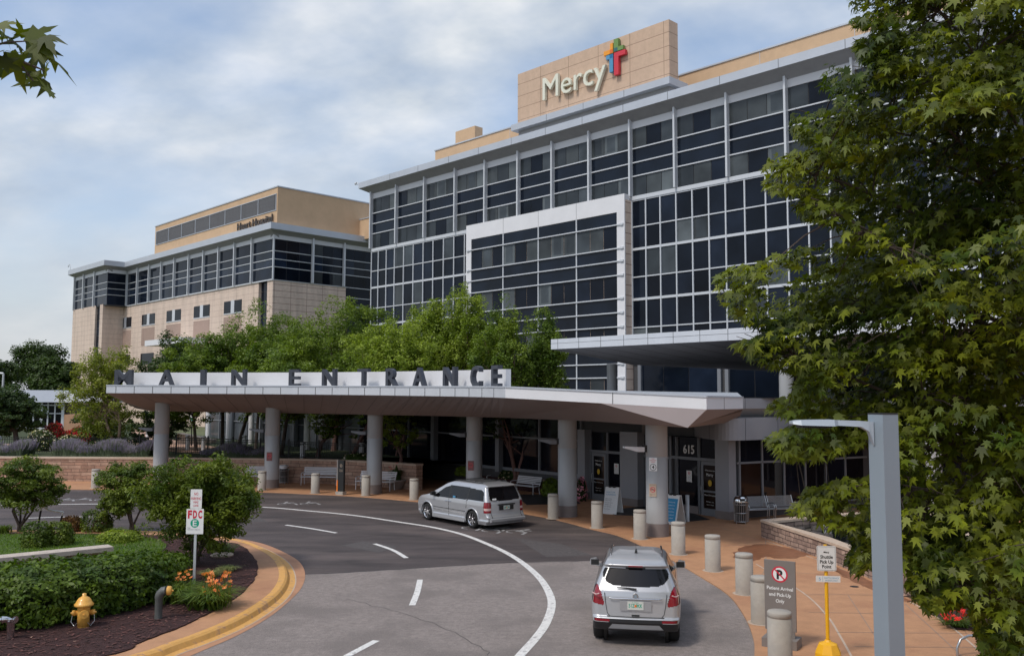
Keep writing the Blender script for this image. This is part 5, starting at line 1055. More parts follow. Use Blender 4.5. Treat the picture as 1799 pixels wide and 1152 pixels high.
# iron fence on the terrace
fpx = spline([G(-80, 796, 1.2), G(60, 796, 1.2), G(200, 796, 1.2), G(262, 797, 1.2), G(340, 797, 1.2), G(420, 801, 1.2), G(520, 806, 1.2), G(640, 812, 1.2), G(660, 813, 1.2)], 5)
S = thing('iron_fence', 'black iron picket fence running along the garden terrace', 'fence', fpx[0]); Lf = arclen(fpx)[-1]; mb = MB(); pk = MB(); s = 0; i = 0
while s < Lf:
    p, t = along(fpx, s); p = p + Zv * 0
    if i % 16 == 0: pm = MB(); pm.box(p - Zv * .05, .08, .08, 1.2); pm.build('fence_post', M['black'], S)
    pk.obox(p + Zv * .05 - Vector((.010, .010, 0)), (.02, 0, 0), (0, .02, 0), (0, 0, .98)); s += .145; i += 1
for i in range(len(fpx) - 1):
    for z in (.12, .86, .98): mb.obox(fpx[i] + Zv * z, fpx[i + 1] - fpx[i], (0, .03, 0), (0, 0, .035))
mb.build('rail', M['black'], S); pk.build('pickets', M['black'], S)
# far left pavilion and tan wall
q = P(20, 700, 98); S = thing('glass_pavilion', 'low glass pavilion with grey sloping roof at far left', 'building', (q.x, 98, 1.2)); a = P(-40, 700, 98).x; b_ = P(113, 700, 98).x; z1 = P(60, 706, 98).z
mb = MB(); mb.obox((a, 98, 1.1), (b_ - a, 0, 0), (0, 12, 0), (0, 0, z1 - 1.1)); mb.build('glass_wall', M['glass_l'], S); mb = MB(); i = 0; x = a
while x < b_: mb.obox((x, 97.9, 1.1), (.14 if i % 3 else .3, 0, 0), (0, .1, 0), (0, 0, z1 - 1.1)); x += .78; i += 1
for z in (1.4, 3.2, 4.2): mb.obox((a, 97.93, z * .9), (b_ - a, 0, 0), (0, .06, 0), (0, 0, .1))
mb.build('mullion', M['mull'], S); zt_ = P(60, 686, 98).z; mb = MB(); mb.add([(a - 1, 97, z1), (b_ + .8, 97, z1), (b_ + .2, 104, zt_ + .1), (a - 1, 104, zt_ + .1), (a - 1, 110, z1), (b_ + .8, 110, z1)], [(0, 1, 2, 3), (3, 2, 5, 4), (0, 3, 4), (1, 5, 2)]); mb.build('roof', M['skin'], S)
a = P(114, 700, 90).x; b_ = P(160, 700, 90).x; mb = MB(); mb.obox((a, 90, 1.1), (b_ - a, 0, 0), (0, 3, 0), (0, 0, P(130, 728, 90).z - 1.1)); mb.obox((P(100, 700, 96).x, 96, z1), (5.5, 0, 0), (0, 8, 0), (0, 0, 1.1), 1); tag(mb.build('garden_screen_wall', [M['wood'], M['panelw']]), 'tan wall with white roof block beside the glass pavilion', 'wall')
# signs and monument in garden
q = P(337, 745, 66); S = thing('garden_sign', 'small white and green sign on a post right of the first column', 'sign', (q.x, 66, 1.2)); mb = MB(); mb.tube([(q.x, 66, 1.2), (q.x, 66, P(337, 725, 66).z)], .04, 6); mb.build('post', M['black'], S); mb = MB(); mb.obox((q.x - .14, 65.9, P(337, 740, 66).z), (.28, 0, 0), (0, .03, 0), (0, 0, P(337, 725, 66).z - P(337, 740, 66).z)); mb.obox((q.x - .10, 65.895, P(337, 738, 66).z), (.2, 0, 0), (0, .004, 0), (0, 0, .2), 1); mb.build('plate', [M['white'], M['green']], S)
q = G(338, 778, 1.2); mb = MB(); mb.add([q + Vector(v) for v in ((-1.2, 0, 0), (1.5, 0, 0), (1.5, 1.2, 0), (-1.2, 1.2, 0), (-1.2, 0, .75), (1.5, 0, .25), (1.5, 1.2, .25), (-1.2, 1.2, .75))], [(0, 1, 5, 4), (1, 2, 6, 5), (2, 3, 7, 6), (3, 0, 4, 7), (4, 5, 6, 7)]); tag(mb.build('stone_block', M['cap']), 'pale sloping stone block on the garden terrace', 'stone')
# ---------------------------------------------------------------- vehicles
def interp(tab, z):
    for i in range(len(tab) - 1):
        if z <= tab[i + 1][0]:
            t = (z - tab[i][0]) / (tab[i + 1][0] - tab[i][0]); t = max(0, min(1, t)); return tab[i][1] + (tab[i + 1][1] - tab[i][1]) * t
    return tab[-1][1]
def vehicle(name, lab, cat, loc, rz, L_, xr, xf, wt, zs, rr, wheels, wr, regions, taper=(.06, .03), step=.035):
    """body = stack of plan outlines; regions pick panes, lamps and trims out of the body grid and set them proud. +x is forward"""
    root = thing(name, lab, cat, loc, rz)
    rings = []
    for z in zs:
        a, b, w = interp(xr, z), interp(xf, z), interp(wt, z); r = min(rr, w * .75, (b - a) * .3); pts = []
        NB, NC, NS = 34, 14, max(20, int(L_ / step))
        def wid(x):
            u = (x / L_) ; return w * (1 - taper[0] * max(0, (.22 - u) / .22) ** 2 - taper[1] * 4 * max(0, (u - .7) / .3) ** 2)
        half = [];
        for i in range(NB + 1): half.append((a + .035 * (i / NB) ** 2, (wid(a) - r) * i / NB))
        cx, cy = a + .035 + r * .62, wid(a) - r
        for i in range(1, NC + 1): t = i / NC * math.pi / 2; half.append((cx - r * .62 * math.cos(t), cy + r * math.sin(t)))
        x0, x1 = cx, b - r * 1.15
        for i in range(1, NS): x = x0 + (x1 - x0) * i / NS; half.append((x, wid(x) if x > .25 * L_ else wid(x) + (cy + r - wid(x0)) * (1 - min(1, (x - x0) / .3))))
        cy2 = wid(x1) - r
        for i in range(NC + 1): t = i / NC * math.pi / 2; half.append((x1 + r * 1.15 * math.sin(t), cy2 + r * math.cos(t)))
        for i in range(1, 9): half.append((b + .03 * (i / 8), cy2 * (1 - i / 8)))
        rings.append([Vector((x - L_ / 2, y, z)) for x, y in half])
    n = len(rings[0]); groups = {}
    for i in range(len(rings) - 1):
        for j in range(n - 1):
            q = [rings[i][j], rings[i][j + 1], rings[i + 1][j + 1], rings[i + 1][j]]; c = sum(q, Vector()) / 4
            x = c.x + L_ / 2
            if c.y > wt[0][1] * .72 and any((x - wx) ** 2 + (c.z - wr) ** 2 < (wr + .05) ** 2 for wx in wheels) : continue
            nm = next((k for k, m, off, f in regions if f(x, c.y, c.z, j)), 'body')
            groups.setdefault(nm, []).append((i, j))
    info = {k: (m, off) for k, m, off, f in regions}; info['body'] = ('silver', 0)
    # smooth normals for the offset
    def nrml(i, j):
        a = rings[min(i + 1, len(rings) - 1)][j] - rings[max(i - 1, 0)][j]; b = rings[i][min(j + 1, n - 1)] - rings[i][max(j - 1, 0)]
        v = b.cross(a); return v.normalized() if v.length > 1e-9 else Vector((0, 0, 1))
    body = None
    for nm in ['body'] + [k for k in groups if k != 'body']:
        m, off = info[nm]; two = nm in ('side_window', 'tail_lamp', 'bumper_lamp', 'tail_lamp_clear')
        for sgs in (((1,), (-1,)) if two else ((1, -1),)):
            mb = MB()
            for sg in sgs:
                idx = {}; vs = []; fs = []
                for i, j in groups[nm]:
                    f = []
                    for (a, b) in ((i, j), (i, j + 1), (i + 1, j + 1), (i + 1, j)):
                        if (a, b) not in idx:
                            p = rings[a][b] - nrml(a, b) * -off if False else rings[a][b] + nrml(a, b) * off; idx[(a, b)] = len(vs); vs.append((p.x, p.y * sg, p.z))
                        f.append(idx[(a, b)])
                    fs.append(tuple(f) if sg > 0 else tuple(f[::-1]))
                mb.add(vs, fs, 0, True)
            if nm == 'body':
                for R_ in (rings[-1],):
                    N_ = len(R_); vs = [(p.x, p.y, p.z) for p in R_] + [(p.x, -p.y, p.z) for p in R_]; mb.add(vs, [(k, k + 1, N_ + k + 1, N_ + k) for k in range(N_ - 1)], 0, False)
            o = mb.build(nm if nm != 'body' else 'body', M[m], root, True)
            if nm == 'body': body = o
            for p_ in o.data.polygons: p_.use_smooth = True
    # underside and wheel wells
    mb = MB(); w = wt[0][1] - .26; zb = zs[0] + .02; mb.obox((-L_ / 2 + .3, -w, zb - .02), (L_ - .4, 0, 0), (0, 2 * w, 0), (0, 0, .4)); mb.build('underbody', M['dark'], root, True)
    for wx in wheels:
        for sg in (-1, 1):
            x = wx - L_ / 2; yo = wt[0][1] + .05; yi = yo - .23; nn_ = 28; mb = MB()
            prof = [(wr * .60, yi), (wr * .92, yi), (wr, yi + .03), (wr, yo - .05), (wr * .95, yo - .015), (wr * .80, yo), (wr * .68, yo - .004)]
            rg_ = [[Vector((x + r * math.cos(6.2832 * k / nn_), sg * y, wr + r * math.sin(6.2832 * k / nn_))) for k in range(nn_)] for r, y in prof]
            mb.loft(rg_, cap=False); wh = mb.build('wheel', M['rubber'], root, True)
            mb = MB(); rg_ = [[Vector((x + r * math.cos(6.2832 * k / nn_), sg * y, wr + r * math.sin(6.2832 * k / nn_))) for k in range(nn_)] for r, y in ((wr * .70, yo - .004), (wr * .64, yo - .03), (wr * .60, yo - .09))]
            mb.loft(rg_, cap=False)
            for k in range(7):
                t = 6.2832 * k / 7; d = Vector((math.cos(t), 0, math.sin(t))); s = Vector((-d.z, 0, d.x)); c = Vector((x, sg * (yo - .045), wr))
                mb.obox(c + d * .03 - s * .03, d * wr * .60, s * .055, (0, sg * .025, 0))
            mb.tube([Vector((x, sg * (yo - .06), wr)), Vector((x, sg * (yo - .01), wr))], .055, 12); mb.build('rim', M['chrome'], wh, True)
            mb = MB(); mb.tube([Vector((x, sg * (yo - .12), wr)), Vector((x, sg * (yo - .11), wr))], wr * .66, 20); mb.build('brake_disc', M['dark'], wh, True)
            mb = MB(); mb.tube([Vector((x, sg * (yi - .05), wr)), Vector((x, sg * (yi + .01), wr))], wr + .07, 20); mb.build('wheel_well', M['ink'], root, True)
    return root, rings
def frange(*seg):
    out = []
    for a, b, n in seg: out += [a + (b - a) * i / n for i in range(n)]
    return out + [seg[-1][1]]
# ---- compact crossover seen from behind
def poly_f(pts): return lambda x, z: inpoly(x, z, pts)
L1 = 4.2
rw = poly_f([(0, 1.13), (.42, 1.14), (.56, 1.19), (.635, 1.28), (.645, 1.37), (.60, 1.44), (.0, 1.455), (-.1, 1.455), (-.1, 1.13)])
sw = poly_f([(.55, 1.17), (.70, 1.14), (2.95, 1.07), (2.25, 1.50), (1.1, 1.53), (.75, 1.42)])
tl = poly_f([(.60, .80), (.64, .78), (.92, .83), (.92, .95), (.82, 1.13), (.74, 1.15), (.67, 1.04)])
hatch = lambda x, y, z: (x < .6 and .575 < z < .59 and y < .55)
reg = [('rear_window', 'carglass', .004, lambda x, y, z, j: x < .75 and rw(y, z)),
 ('side_window', 'carglass', .004, lambda x, y, z, j: y > .5 and sw(x, z) and abs(x - 1.35) > .03 and abs(x - 2.3 + (z - 1.1) * .2) > .03),
 ('windscreen', 'carglass', .004, lambda x, y, z, j: x > 2.2 and 1.08 < z < 1.5 and y < .66 and x > 2.2 + (1.5 - z) * 1.5),
 ('tail_lamp', 'tail', .010, lambda x, y, z, j: x < .45 and tl(y, z)),
 ('bumper_lamp', 'tail', .008, lambda x, y, z, j: x < .4 and .50 < y < .80 and .49 < z < .55),
 ('skid_plate', 'steel_p', .012, lambda x, y, z, j: x < .3 and .33 < z < .45 and y < .54 - (z - .33) * .8),
 ('lower_cladding', 'dark', .003, lambda x, y, z, j: z < .48 or (z < .545 and x < .35 and y < .52) or any((x - w) ** 2 + (z - .34) ** 2 < .42 ** 2 for w in (.78, 3.33)) and y > .7),
 ('panel_gap', 'ink', .001, lambda x, y, z, j: hatch(x, y, z) or (y > .6 and z > .45 and z < 1.1 and (abs(x - 1.35) < .012 or abs(x - 2.35) < .012)))]
sb = G(1118, 1122); hd = R(90) - math.atan2(sb.x, sb.y) - R(1.0)
cpos = Vector((sb.x, sb.y, 0)) + Vector((math.cos(hd), math.sin(hd), 0)) * (L1 / 2 - .74)
suv, rg1 = vehicle('parked_car', 'small silver crossover seen from behind in the nearest lane', 'car', (cpos.x, cpos.y, .006), hd, L1,
 [(.20, .2), (.36, .07), (.48, .0), (.56, .0), (.58, .07), (.95, .10), (1.05, .13), (1.46, .40), (1.50, .34), (1.53, .36), (1.58, .55), (1.63, .9), (1.655, 1.3)],
 [(.20, 4.05), (.4, 4.17), (.6, 4.2), (.8, 4.12), (.92, 3.9), (1.0, 3.45), (1.06, 3.1), (1.5, 2.3), (1.58, 2.1), (1.63, 1.95), (1.655, 1.75)],
 [(.20, .80), (.35, .86), (.60, .885), (.80, .885), (.95, .865), (1.07, .83), (1.45, .655), (1.52, .62), (1.58, .575), (1.63, .48), (1.655, .36)],
 frange((.31, .56, 22), (.56, 1.50, 66), (1.50, 1.655, 11)), .17, (.78, 3.33), .34, reg)
def add_on(root, name, m, fn, par=None, smooth=True):
    mb = MB(); fn(mb); return mb.build(name, m, par or root, True)
x0 = -L1 / 2
for s in (-1, 1):
    add_on(suv, 'mirror', [M['silver'], M['ink']], lambda mb: (mb.loft([[Vector((x0 + 2.62 + a, s * (.86 + b), 1.07 + c)) for b, c in ((-.03, .0), (.17, .015), (.195, .06), (.18, .14), (.05, .165))] for a in (0, .14)], 0, smooth=False), mb.obox((x0 + 2.612, s * .85, 1.09), (.006, 0, 0), (0, s * .175, 0), (0, 0, .12), 1), mb.obox((x0 + 2.70, s * .78, 1.05), (.08, 0, 0), (0, s * .12, 0), (0, 0, .06), 0)))
    add_on(suv, 'roof_rail', M['chrome'], lambda mb: mb.tube([(x0 + .80, s * .50, 1.60), (x0 + .95, s * .51, 1.63), (x0 + 1.5, s * .52, 1.655), (x0 + 1.95, s * .515, 1.64), (x0 + 2.1, s * .51, 1.61)], .02, 8))
for s in (-1, 1): add_on(suv, 'hatch_seam', M['ink'], lambda mb: mb.tube([(x0 + .085, s * .50, .59), (x0 + .097, s * .545, .64), (x0 + .105, s * .575, .80), (x0 + .125, s * .60, 1.02)], .006, 5))
add_on(suv, 'antenna', M['ink'], lambda mb: (mb.loft([[Vector((x0 + 1.0 + a, b, 1.655 + c)) for a, b in ((0, -w_), (0.02, w_), (.14, w_), (.16, -w_))] for c, w_ in ((-.02, .03), (.05, .012))], smooth=False), mb.tube([(x0 + 1.05, 0, 1.69), (x0 + .9, 0, 1.86)], .004, 5)))
add_on(suv, 'rear_wiper', M['ink'], lambda mb: mb.tube([(x0 + .115, -.02, 1.10), (x0 + .14, .15, 1.115), (x0 + .145, .36, 1.12)], [.02, .014, .008], 6))
add_on(suv, 'brake_lamp', M['tail'], lambda mb: mb.obox((x0 + .335, -.14, 1.485), (.05, 0, 0), (0, .28, 0), (0, 0, .022)))
add_on(suv, 'trim_bar', M['chrome'], lambda mb: mb.tube([(x0 + .085, .50, .93), (x0 + .07, .44, .925), (x0 + .07, -.44, .925), (x0 + .085, -.50, .93)], .014, 6))
add_on(suv, 'emblem', [M['chrome'], M['pole']], lambda mb: (mb.tube([(x0 + .10, 0, .975), (x0 + .065, 0, .972)], .055, 18), mb.tube([(x0 + .066, 0, .972), (x0 + .061, 0, .972)], .036, 16, 1)))
pl_m = mat('plate_face', (.62, .63, .58), .5)
def plate_on(root, xx, z, w, h, s_, lab=None):
    mb = MB(); mb.obox((xx, w / 2, z), (0, -w, 0), (0, 0, h), (-.008, 0, 0)); text(mb, s_, Vector((xx - .0085, .0, z + h * .28)), (0, -1, 0), Zv, w=w * .84, h=h * .46, depth=.001, bold=.02, m=1)
    disc_o = Vector((xx - .0105, 0, z + h * .45)); mb.obox(disc_o + Vector((0, .02, -.02)), (0, -.04, 0), (0, 0, .045), (-.001, 0, 0), 2); text(mb, 'FLORIDA', Vector((xx - .0085, 0, z + h * .82)), (0, -1, 0), Zv, w=w * .4, h=h * .12, depth=.001, m=1); return mb.build('licence_plate', [pl_m, M['green'], M['orange']], root, True)
add_on(suv, 'plate_recess', M['silver'], lambda mb: mb.obox((x0 + .062, .30, .70), (0, -.60, 0), (0, 0, .19), (-.004, 0, 0)))
plate_on(suv, x0 + .054, .725, .31, .155, '51Z 9KK'); add_on(suv, 'hatch_button', M['ink'], lambda mb: mb.obox((x0 + .063, .075, .60), (0, -.15, 0), (0, 0, .028), (-.01, 0, 0)))
for s in (-1, 1): add_on(suv, 'lamp_chrome', M['tail_w'], lambda mb: mb.tube([(x0 + .07, s * .70, 1.01), (x0 + .10, s * .76, .985), (x0 + .17, s * .83, 1.0)], .012, 6))
# ---- minivan, three-quarter rear
L2 = 5.1
fw, rwp = G(752.4, 911.5), G(830.5, 927.5); fw.z = rwp.z = 0; dv = (fw - rwp).normalized(); hv = math.atan2(dv.y, dv.x) + R(2.5); dv = Vector((math.cos(hv), math.sin(hv), 0)); rt_ = Vector((dv.y, -dv.x, 0))
VS = .94; pos = rwp + dv * ((L2 / 2 - 1.05) * VS) + rt_ * .92 * VS
rv = poly_f([(-.1, 1.09), (.70, 1.11), (.76, 1.18), (.68, 1.58), (.6, 1.62), (-.1, 1.63)])
s1_ = poly_f([(.36, 1.10), (1.35, 1.08), (1.35, 1.53), (.62, 1.50), (.45, 1.42)]); s2_ = poly_f([(1.43, 1.08), (2.55, 1.05), (2.55, 1.55), (1.43, 1.54)]); s3_ = poly_f([(2.66, 1.05), (3.72, 1.02), (3.55, 1.12), (3.0, 1.44), (2.66, 1.53)])
reg = [('rear_window', 'carglass', .004, lambda x, y, z, j: x < .62 and rv(y, z)),
 ('side_window', 'carglass', .004, lambda x, y, z, j: y > .55 and (s1_(x, z) or s2_(x, z) or s3_(x, z))),
 ('windscreen', 'carglass', .004, lambda x, y, z, j: x > 2.9 and 1.06 < z < 1.6 and y < .75 and x > 2.95 + (1.6 - z) * 1.7),
 ('tail_lamp', 'tail', .012, lambda x, y, z, j: x < .34 and y > .74 and (.84 < z < 1.06 or .66 < z < .74)),
 ('tail_lamp_clear', 'tail_w', .011, lambda x, y, z, j: x < .34 and y > .74 and .74 <= z <= .84),
 ('window_pillar', 'ink', .002, lambda x, y, z, j: y > .6 and 1.05 < z < 1.54 and 1.35 <= x <= 2.7 and sw is not None and (abs(x - 1.39) < .05 or abs(x - 2.6) < .07)),
 ('panel_gap', 'ink', .001, lambda x, y, z, j: (y > .6 and .34 < z < 1.05 and (abs(x - 1.42) < .013 or abs(x - 2.6) < .013)) or (y > .8 and abs(z - .62) < .012 and 1.5 < x < 3.7) or (x < .5 and y < .80 and abs(z - .44) < .014) or (x < .45 and .45 < z < 1.0 and abs(y - .74) < .012)),
 ('bright_trim', 'chrome', .006, lambda x, y, z, j: y > .8 and abs(z - .53) < .013 and 1.5 < x < 3.7)]
van, rg2 = vehicle('parked_minivan', 'silver minivan parked at the kerb under the entrance canopy', 'minivan', (pos.x, pos.y, .006), hv, L2,
 [(.22, .12), (.32, .02), (.50, .0), (.53, .05), (.60, .09), (1.05, .12), (1.10, .14), (1.60, .36), (1.64, .30), (1.68, .36), (1.72, .6), (1.75, 1.0)],
 [(.22, 4.95), (.45, 5.08), (.65, 5.1), (.85, 5.0), (.98, 4.75), (1.05, 4.35), (1.10, 4.1), (1.6, 3.05), (1.68, 2.8), (1.72, 2.6), (1.75, 2.3)],
 [(.18, .93), (.34, .99), (.40, .955), (.60, .975), (.9, .975), (1.05, .955), (1.55, .80), (1.64, .755), (1.70, .69), (1.73, .6), (1.75, .48)],
 frange((.20, .56, 16), (.56, 1.62, 46), (1.62, 1.75, 8)), .16, (1.05, 4.13), .345, reg, (.02, .04))
van.scale = (VS, VS, VS); x0 = -L2 / 2
for s in (-1, 1):
    add_on(van, 'mirror', M['ink'], lambda mb: mb.loft([[Vector((x0 + 3.55 + a, s * (.93 + b), 1.06 + c)) for b, c in ((.0, .0), (.20, .02), (.20, .16), (.02, .18))] for a in (0, .14)], 0, smooth=False))
    for xx in (2.50, 2.74): add_on(van, 'door_handle', M['chrome'], lambda mb: mb.tube([(x0 + xx - .09, s * .985, .93), (x0 + xx + .09, s * .985, .93)], .02, 6))
    add_on(van, 'sill', M['silver'], lambda mb: mb.obox((x0 + 1.50, s * .90, .20), (2.2, 0, 0), (0, s * .10, 0), (0, 0, .16)))
    for xx, w in ((1.05, 0), (4.13, 0)):
        def arch(mb):
            A = [Vector((x0 + xx + .43 * math.cos(t), s * .965, .345 + .43 * math.sin(t))) for t in [i * .2244 - 0.2 for i in range(16)]]; mb.tube(A, .035, 6)
        add_on(van, 'wheel_arch', M['silver'], arch)
    add_on(van, 'roof_rail', M['ink'], lambda mb: mb.tube([(x0 + .8, s * .62, 1.74), (x0 + 2.6, s * .62, 1.765)], .015, 6))
add_on(van, 'roof_rack', M['ink'], lambda mb: [mb.tube([(x0 + q, -.62, 1.785), (x0 + q, .62, 1.785)], .014, 6) for q in (.95, 1.3, 1.65, 2.0, 2.35)])
add_on(van, 'tailgate_grip', M['ink'], lambda mb: (mb.obox((x0 + .09, .42, .93), (0, -.84, 0), (0, 0, .05), (-.03, 0, 0)), mb.obox((x0 + .085, .36, .74), (0, -.72, 0), (0, 0, .18), (-.004, 0, 0))))
plm = plate_on(van, x0 + .078, .76, .31, .15, 'SJ4 K2M'); add_on(van, 'rear_bumper', M['silver'], lambda mb: mb.loft([[Vector((x0 + a, y, z)) for a, z in ((.03, .30), (-.05, .33), (-.06, .42), (.02, .46))] for y in (-.86, -.5, 0, .5, .86)], smooth=False))
add_on(van, 'window_sticker', M['lb'], lambda mb: mb.obox((x0 + 2.16, .949, 1.09), (.16, 0, 0), (0, .012, 0), (0, 0, .07))); add_on(van, 'rear_sticker', M['white'], lambda mb: mb.obox((x0 + .145, .66, 1.14), (0, -.20, 0), (0.02, 0, .06), (-.004, 0, 0)))
# ---------------------------------------------------------------- plants
def leaves(C, Nn, size, rs, shape='oval', tips=None, wild=.55):
    """C centres (n,3), Nn preferred normals; returns polygons"""
    n = len(C); nr = Nn + rs.normal(0, wild, (n, 3)); nr /= np.linalg.norm(nr, axis=1)[:, None] + 1e-9
    t = rs.normal(0, 1, (n, 3))
    if tips is not None: t = np.cross(tips + rs.normal(0, .38, (n, 3)), nr)
    t -= nr * (t * nr).sum(1)[:, None]; t /= np.linalg.norm(t, axis=1)[:, None] + 1e-9; b = np.cross(nr, t)
    s = (size * rs.uniform(.6, 1.35, n))[:, None]
    if shape == 'maple': curl = rs.uniform(-.5, 2.6, n)[:, None]
    if shape == 'oval':
        pts = ((0, -.5, 0), (.33, 0, .08), (0, .5, 0), (-.33, 0, .08))
    elif shape == 'leaflet': pts = ((0, -.5, 0), (.2, -.1, .05), (.26, .2, .05), (0, .6, -.05), (-.26, .2, .05), (-.2, -.1, .05))
    else: pts = MAPLE
    zz_ = curl if shape == 'maple' else 1.0
    return np.stack([C + b * (y * s) + t * (x * s) + nr * (z * s * zz_) for x, y, z in pts], 1), len(pts)
MAPLE = [(0, -.40, .02), (.16, -.46, 0), (.20, -.30, .03), (.46, -.30, -.06), (.27, -.12, .04), (.33, .0, .02), (.50, .26, -.12), (.20, .14, .03), (.11, .12, .06), (.14, .36, .0), (.08, .42, -.03), (0, .78, -.16), (-.08, .42, -.03), (-.14, .36, .0), (-.11, .12, .06), (-.20, .14, .03), (-.50, .26, -.12), (-.33, .0, .02), (-.27, -.12, .04), (-.46, -.30, -.06), (-.20, -.30, .03), (-.16, -.46, 0)]
def tree(name, lab, base, crown, n, ls, lm, bark='bark', seed=1, group=None, stems=1, lobes=14, tr=.11, gap=.0, shape='oval', cat='tree', trunkpx=None, lobe=(.30, .46), spread=.5, tip=0.0, clump=1.0):
    """base (x,y,z) of the trunk; crown (cx, cy, z_low, z_high, rx, ry)"""
    rs = np.random.RandomState(seed); bx, by, bz = base; cx, cy, zl, zh, rx, ry = crown; rz = (zh - zl) / 2; cz = (zh + zl) / 2
    t = thing(name, lab, cat, base, 0, group)
    d = rs.normal(0, 1, (lobes * 3, 3)); d /= np.linalg.norm(d, axis=1)[:, None]
    lc_ = []
    for q in d:
        r = rs.uniform(.25, .72); p = q * r
        if all(np.linalg.norm(p - o) > (.30 if lobes < 20 else .22) for o in lc_): lc_.append(p)
        if len(lc_) >= lobes: break
    if tip: lc_.append(np.array([0, 0, .78]))
    lc_ = np.array(lc_); lr = rs.uniform(lobe[0], lobe[1], len(lc_)); sc_ = np.array([rx, ry, rz])
    if tip: taper = 1 - tip * np.clip((lc_[:, 2] + .2), 0, 1); lc_[:, :2] *= taper[:, None]; lr *= .55 + .45 * taper
    # every lobe carries twig clumps on its skin, leaves sit round the clumps
    ncl = max(60, n // 70); w = lr ** 2; kc = rs.choice(len(lc_), ncl, p=w / w.sum()); vc = rs.normal(0, 1, (ncl, 3)); vc[:, 2] += .25; vc /= np.linalg.norm(vc, axis=1)[:, None]
    cc_c = lc_[kc] + vc * (lr[kc] * rs.uniform(.55, 1.0, ncl))[:, None]; cr = rs.uniform(.07, .15, ncl) * clump
    k = rs.randint(0, ncl, n); v = rs.normal(0, 1, (n, 3)); v /= np.linalg.norm(v, axis=1)[:, None]
    p = cc_c[k] + v * (cr[k] * (1 - np.abs(rs.normal(0, .3, n))))[:, None] * np.array([1.15, 1.15, .8]); v = v * .8 + vc[k] * .6; C = p * sc_ + np.array([cx, cy, cz])
    if gap:
        g = np.sin(C[:, 0] * 2.9 + seed) * np.sin(C[:, 1] * 2.3) * np.sin(C[:, 2] * 3.1 + seed * 2) + .4 * np.sin(C[:, 0] * 7 + C[:, 2] * 5); C_ok = g > -1 + gap * 1.2; C = C[C_ok]; v = v[C_ok]
    C = C[C[:, 2] > bz + .1]; v = v[:len(C)]
    # cut leaves too low
    Nn = v * .6 + np.array([0, 0, .75]); V, kk = leaves(C, Nn, ls, rs, shape)
    soup('crown', V.reshape(-1, 3), kk, lm if isinstance(lm, list) else LM[lm], t)
    mb = MB(); B = Vector(base); cc = Vector((cx, cy, cz)); sts = []
    for s in range(stems):
        a = s / max(1, stems) * 6.28 + seed; off = Vector((math.cos(a), math.sin(a), 0)) * (.0 if stems == 1 else spread)
        topp = Vector((cx, cy, cz + rz * .35)) + off * 1.3 * (1 if stems > 1 else 0); b0 = B + off * (.12 if stems > 1 else 0)
        m1_ = b0.lerp(topp, .35) + Vector((rs.normal(0, .1), rs.normal(0, .1), 0)); m2_ = b0.lerp(topp, .7) + Vector((rs.normal(0, .15), rs.normal(0, .15), 0))
        rr = tr / (stems ** .5); mb.tube([b0 - Zv * .05, b0 + Zv * .2, m1_, m2_, topp], [rr * 1.35, rr, rr * .8, rr * .5, rr * .15], 8); sts.append((b0, m1_, m2_, topp, rr))
    for i, q in enumerate(lc_):
        e = Vector(tuple(q * sc_)) + cc; b0, m1_, m2_, tp_, rr = sts[i % len(sts)]
        o = m1_.lerp(m2_, rs.uniform(0, 1)); 
        if (e - o).length > .3: mb.tube([o, o.lerp(e, .5) + Vector((0, 0, -.08 * (e - o).length)), e], [rr * .42, rr * .25, rr * .08], 5)
    mb.build('trunk', M[bark], t); return t
def ptree(name, lab, x0, x1, yt, yb, D, basepx, n, ls, lm, zb=1.17, ry=None, **k):
    X0, X1 = P(x0, 600, D).x, P(x1, 600, D).x; zt_, zl = P((x0 + x1) / 2, yt, D).z, P((x0 + x1) / 2, yb, D).z; rx = (X1 - X0) / 2
    if k.get('group') == GT: rx *= 1.1; zl -= .8; n = int(n * 1.25); k.setdefault('lobe', (.32, .46)); k['lobes'] = int(k.get('lobes', 14) * 1.5)
    bxp = P(basepx, 760, D).x; return tree(name, lab, (bxp, D, zb), ((X0 + X1) / 2, D, zl, zt_, rx * 1.04, ry or rx), n, ls, lm, **k)
GT = 'trees on the terrace behind the canopy'
ptree('birch_tree', 'airy yellow green birch with pale twin trunks left of the canopy', 112, 262, 585, 775, 58, 207, 17000, .14, 'yell', bark='bark_b', seed=3, stems=2, spread=.5, lobes=30, lobe=(.2, .32), gap=.1, tr=.16, group=GT)
ptree('round_tree', 'dark green round tree between the birch and the canopy letters', 238, 372, 582, 720, 68, 300, 24000, .16, 'dark', seed=4, group=GT)
ptree('shade_tree', 'green bushy tree behind the letters A and I of the roof sign', 325, 470, 556, 730, 63, 391, 26000, .15, 'mid', seed=5, lobes=18, tr=.15, group=GT)
ptree('shade_tree', 'leafy tree low behind the letters M and A, beside the dark round tree', 272, 400, 598, 740, 60, 345, 20000, .15, 'mid', seed=25, lobes=18, tr=.12, group=GT)
ptree('shade_tree', 'bushy tree filling the gap behind the letters N and E of the first words', 405, 520, 566, 740, 60, 450, 22000, .15, 'mid', seed=26, lobes=18, tr=.12, group=GT)
ptree('shade_tree', 'tall green tree in front of the stone wing corner', 395, 560, 530, 730, 66, 420, 30000, .15, 'mid', seed=6, lobes=20, tr=.15, group=GT)
ptree('shade_tree', 'green tree low behind the roof letters N and E', 450, 600, 572, 735, 56, 496, 22000, .15, 'mid', seed=7, lobes=18, tr=.13, group=GT)
ptree('shade_tree', 'big rounded green tree touching the left edge of the glass tower', 520, 705, 510, 735, 61, 587, 36000, .15, 'mid', seed=8, lobes=24, tr=.17, group=GT, bark='bark_r')
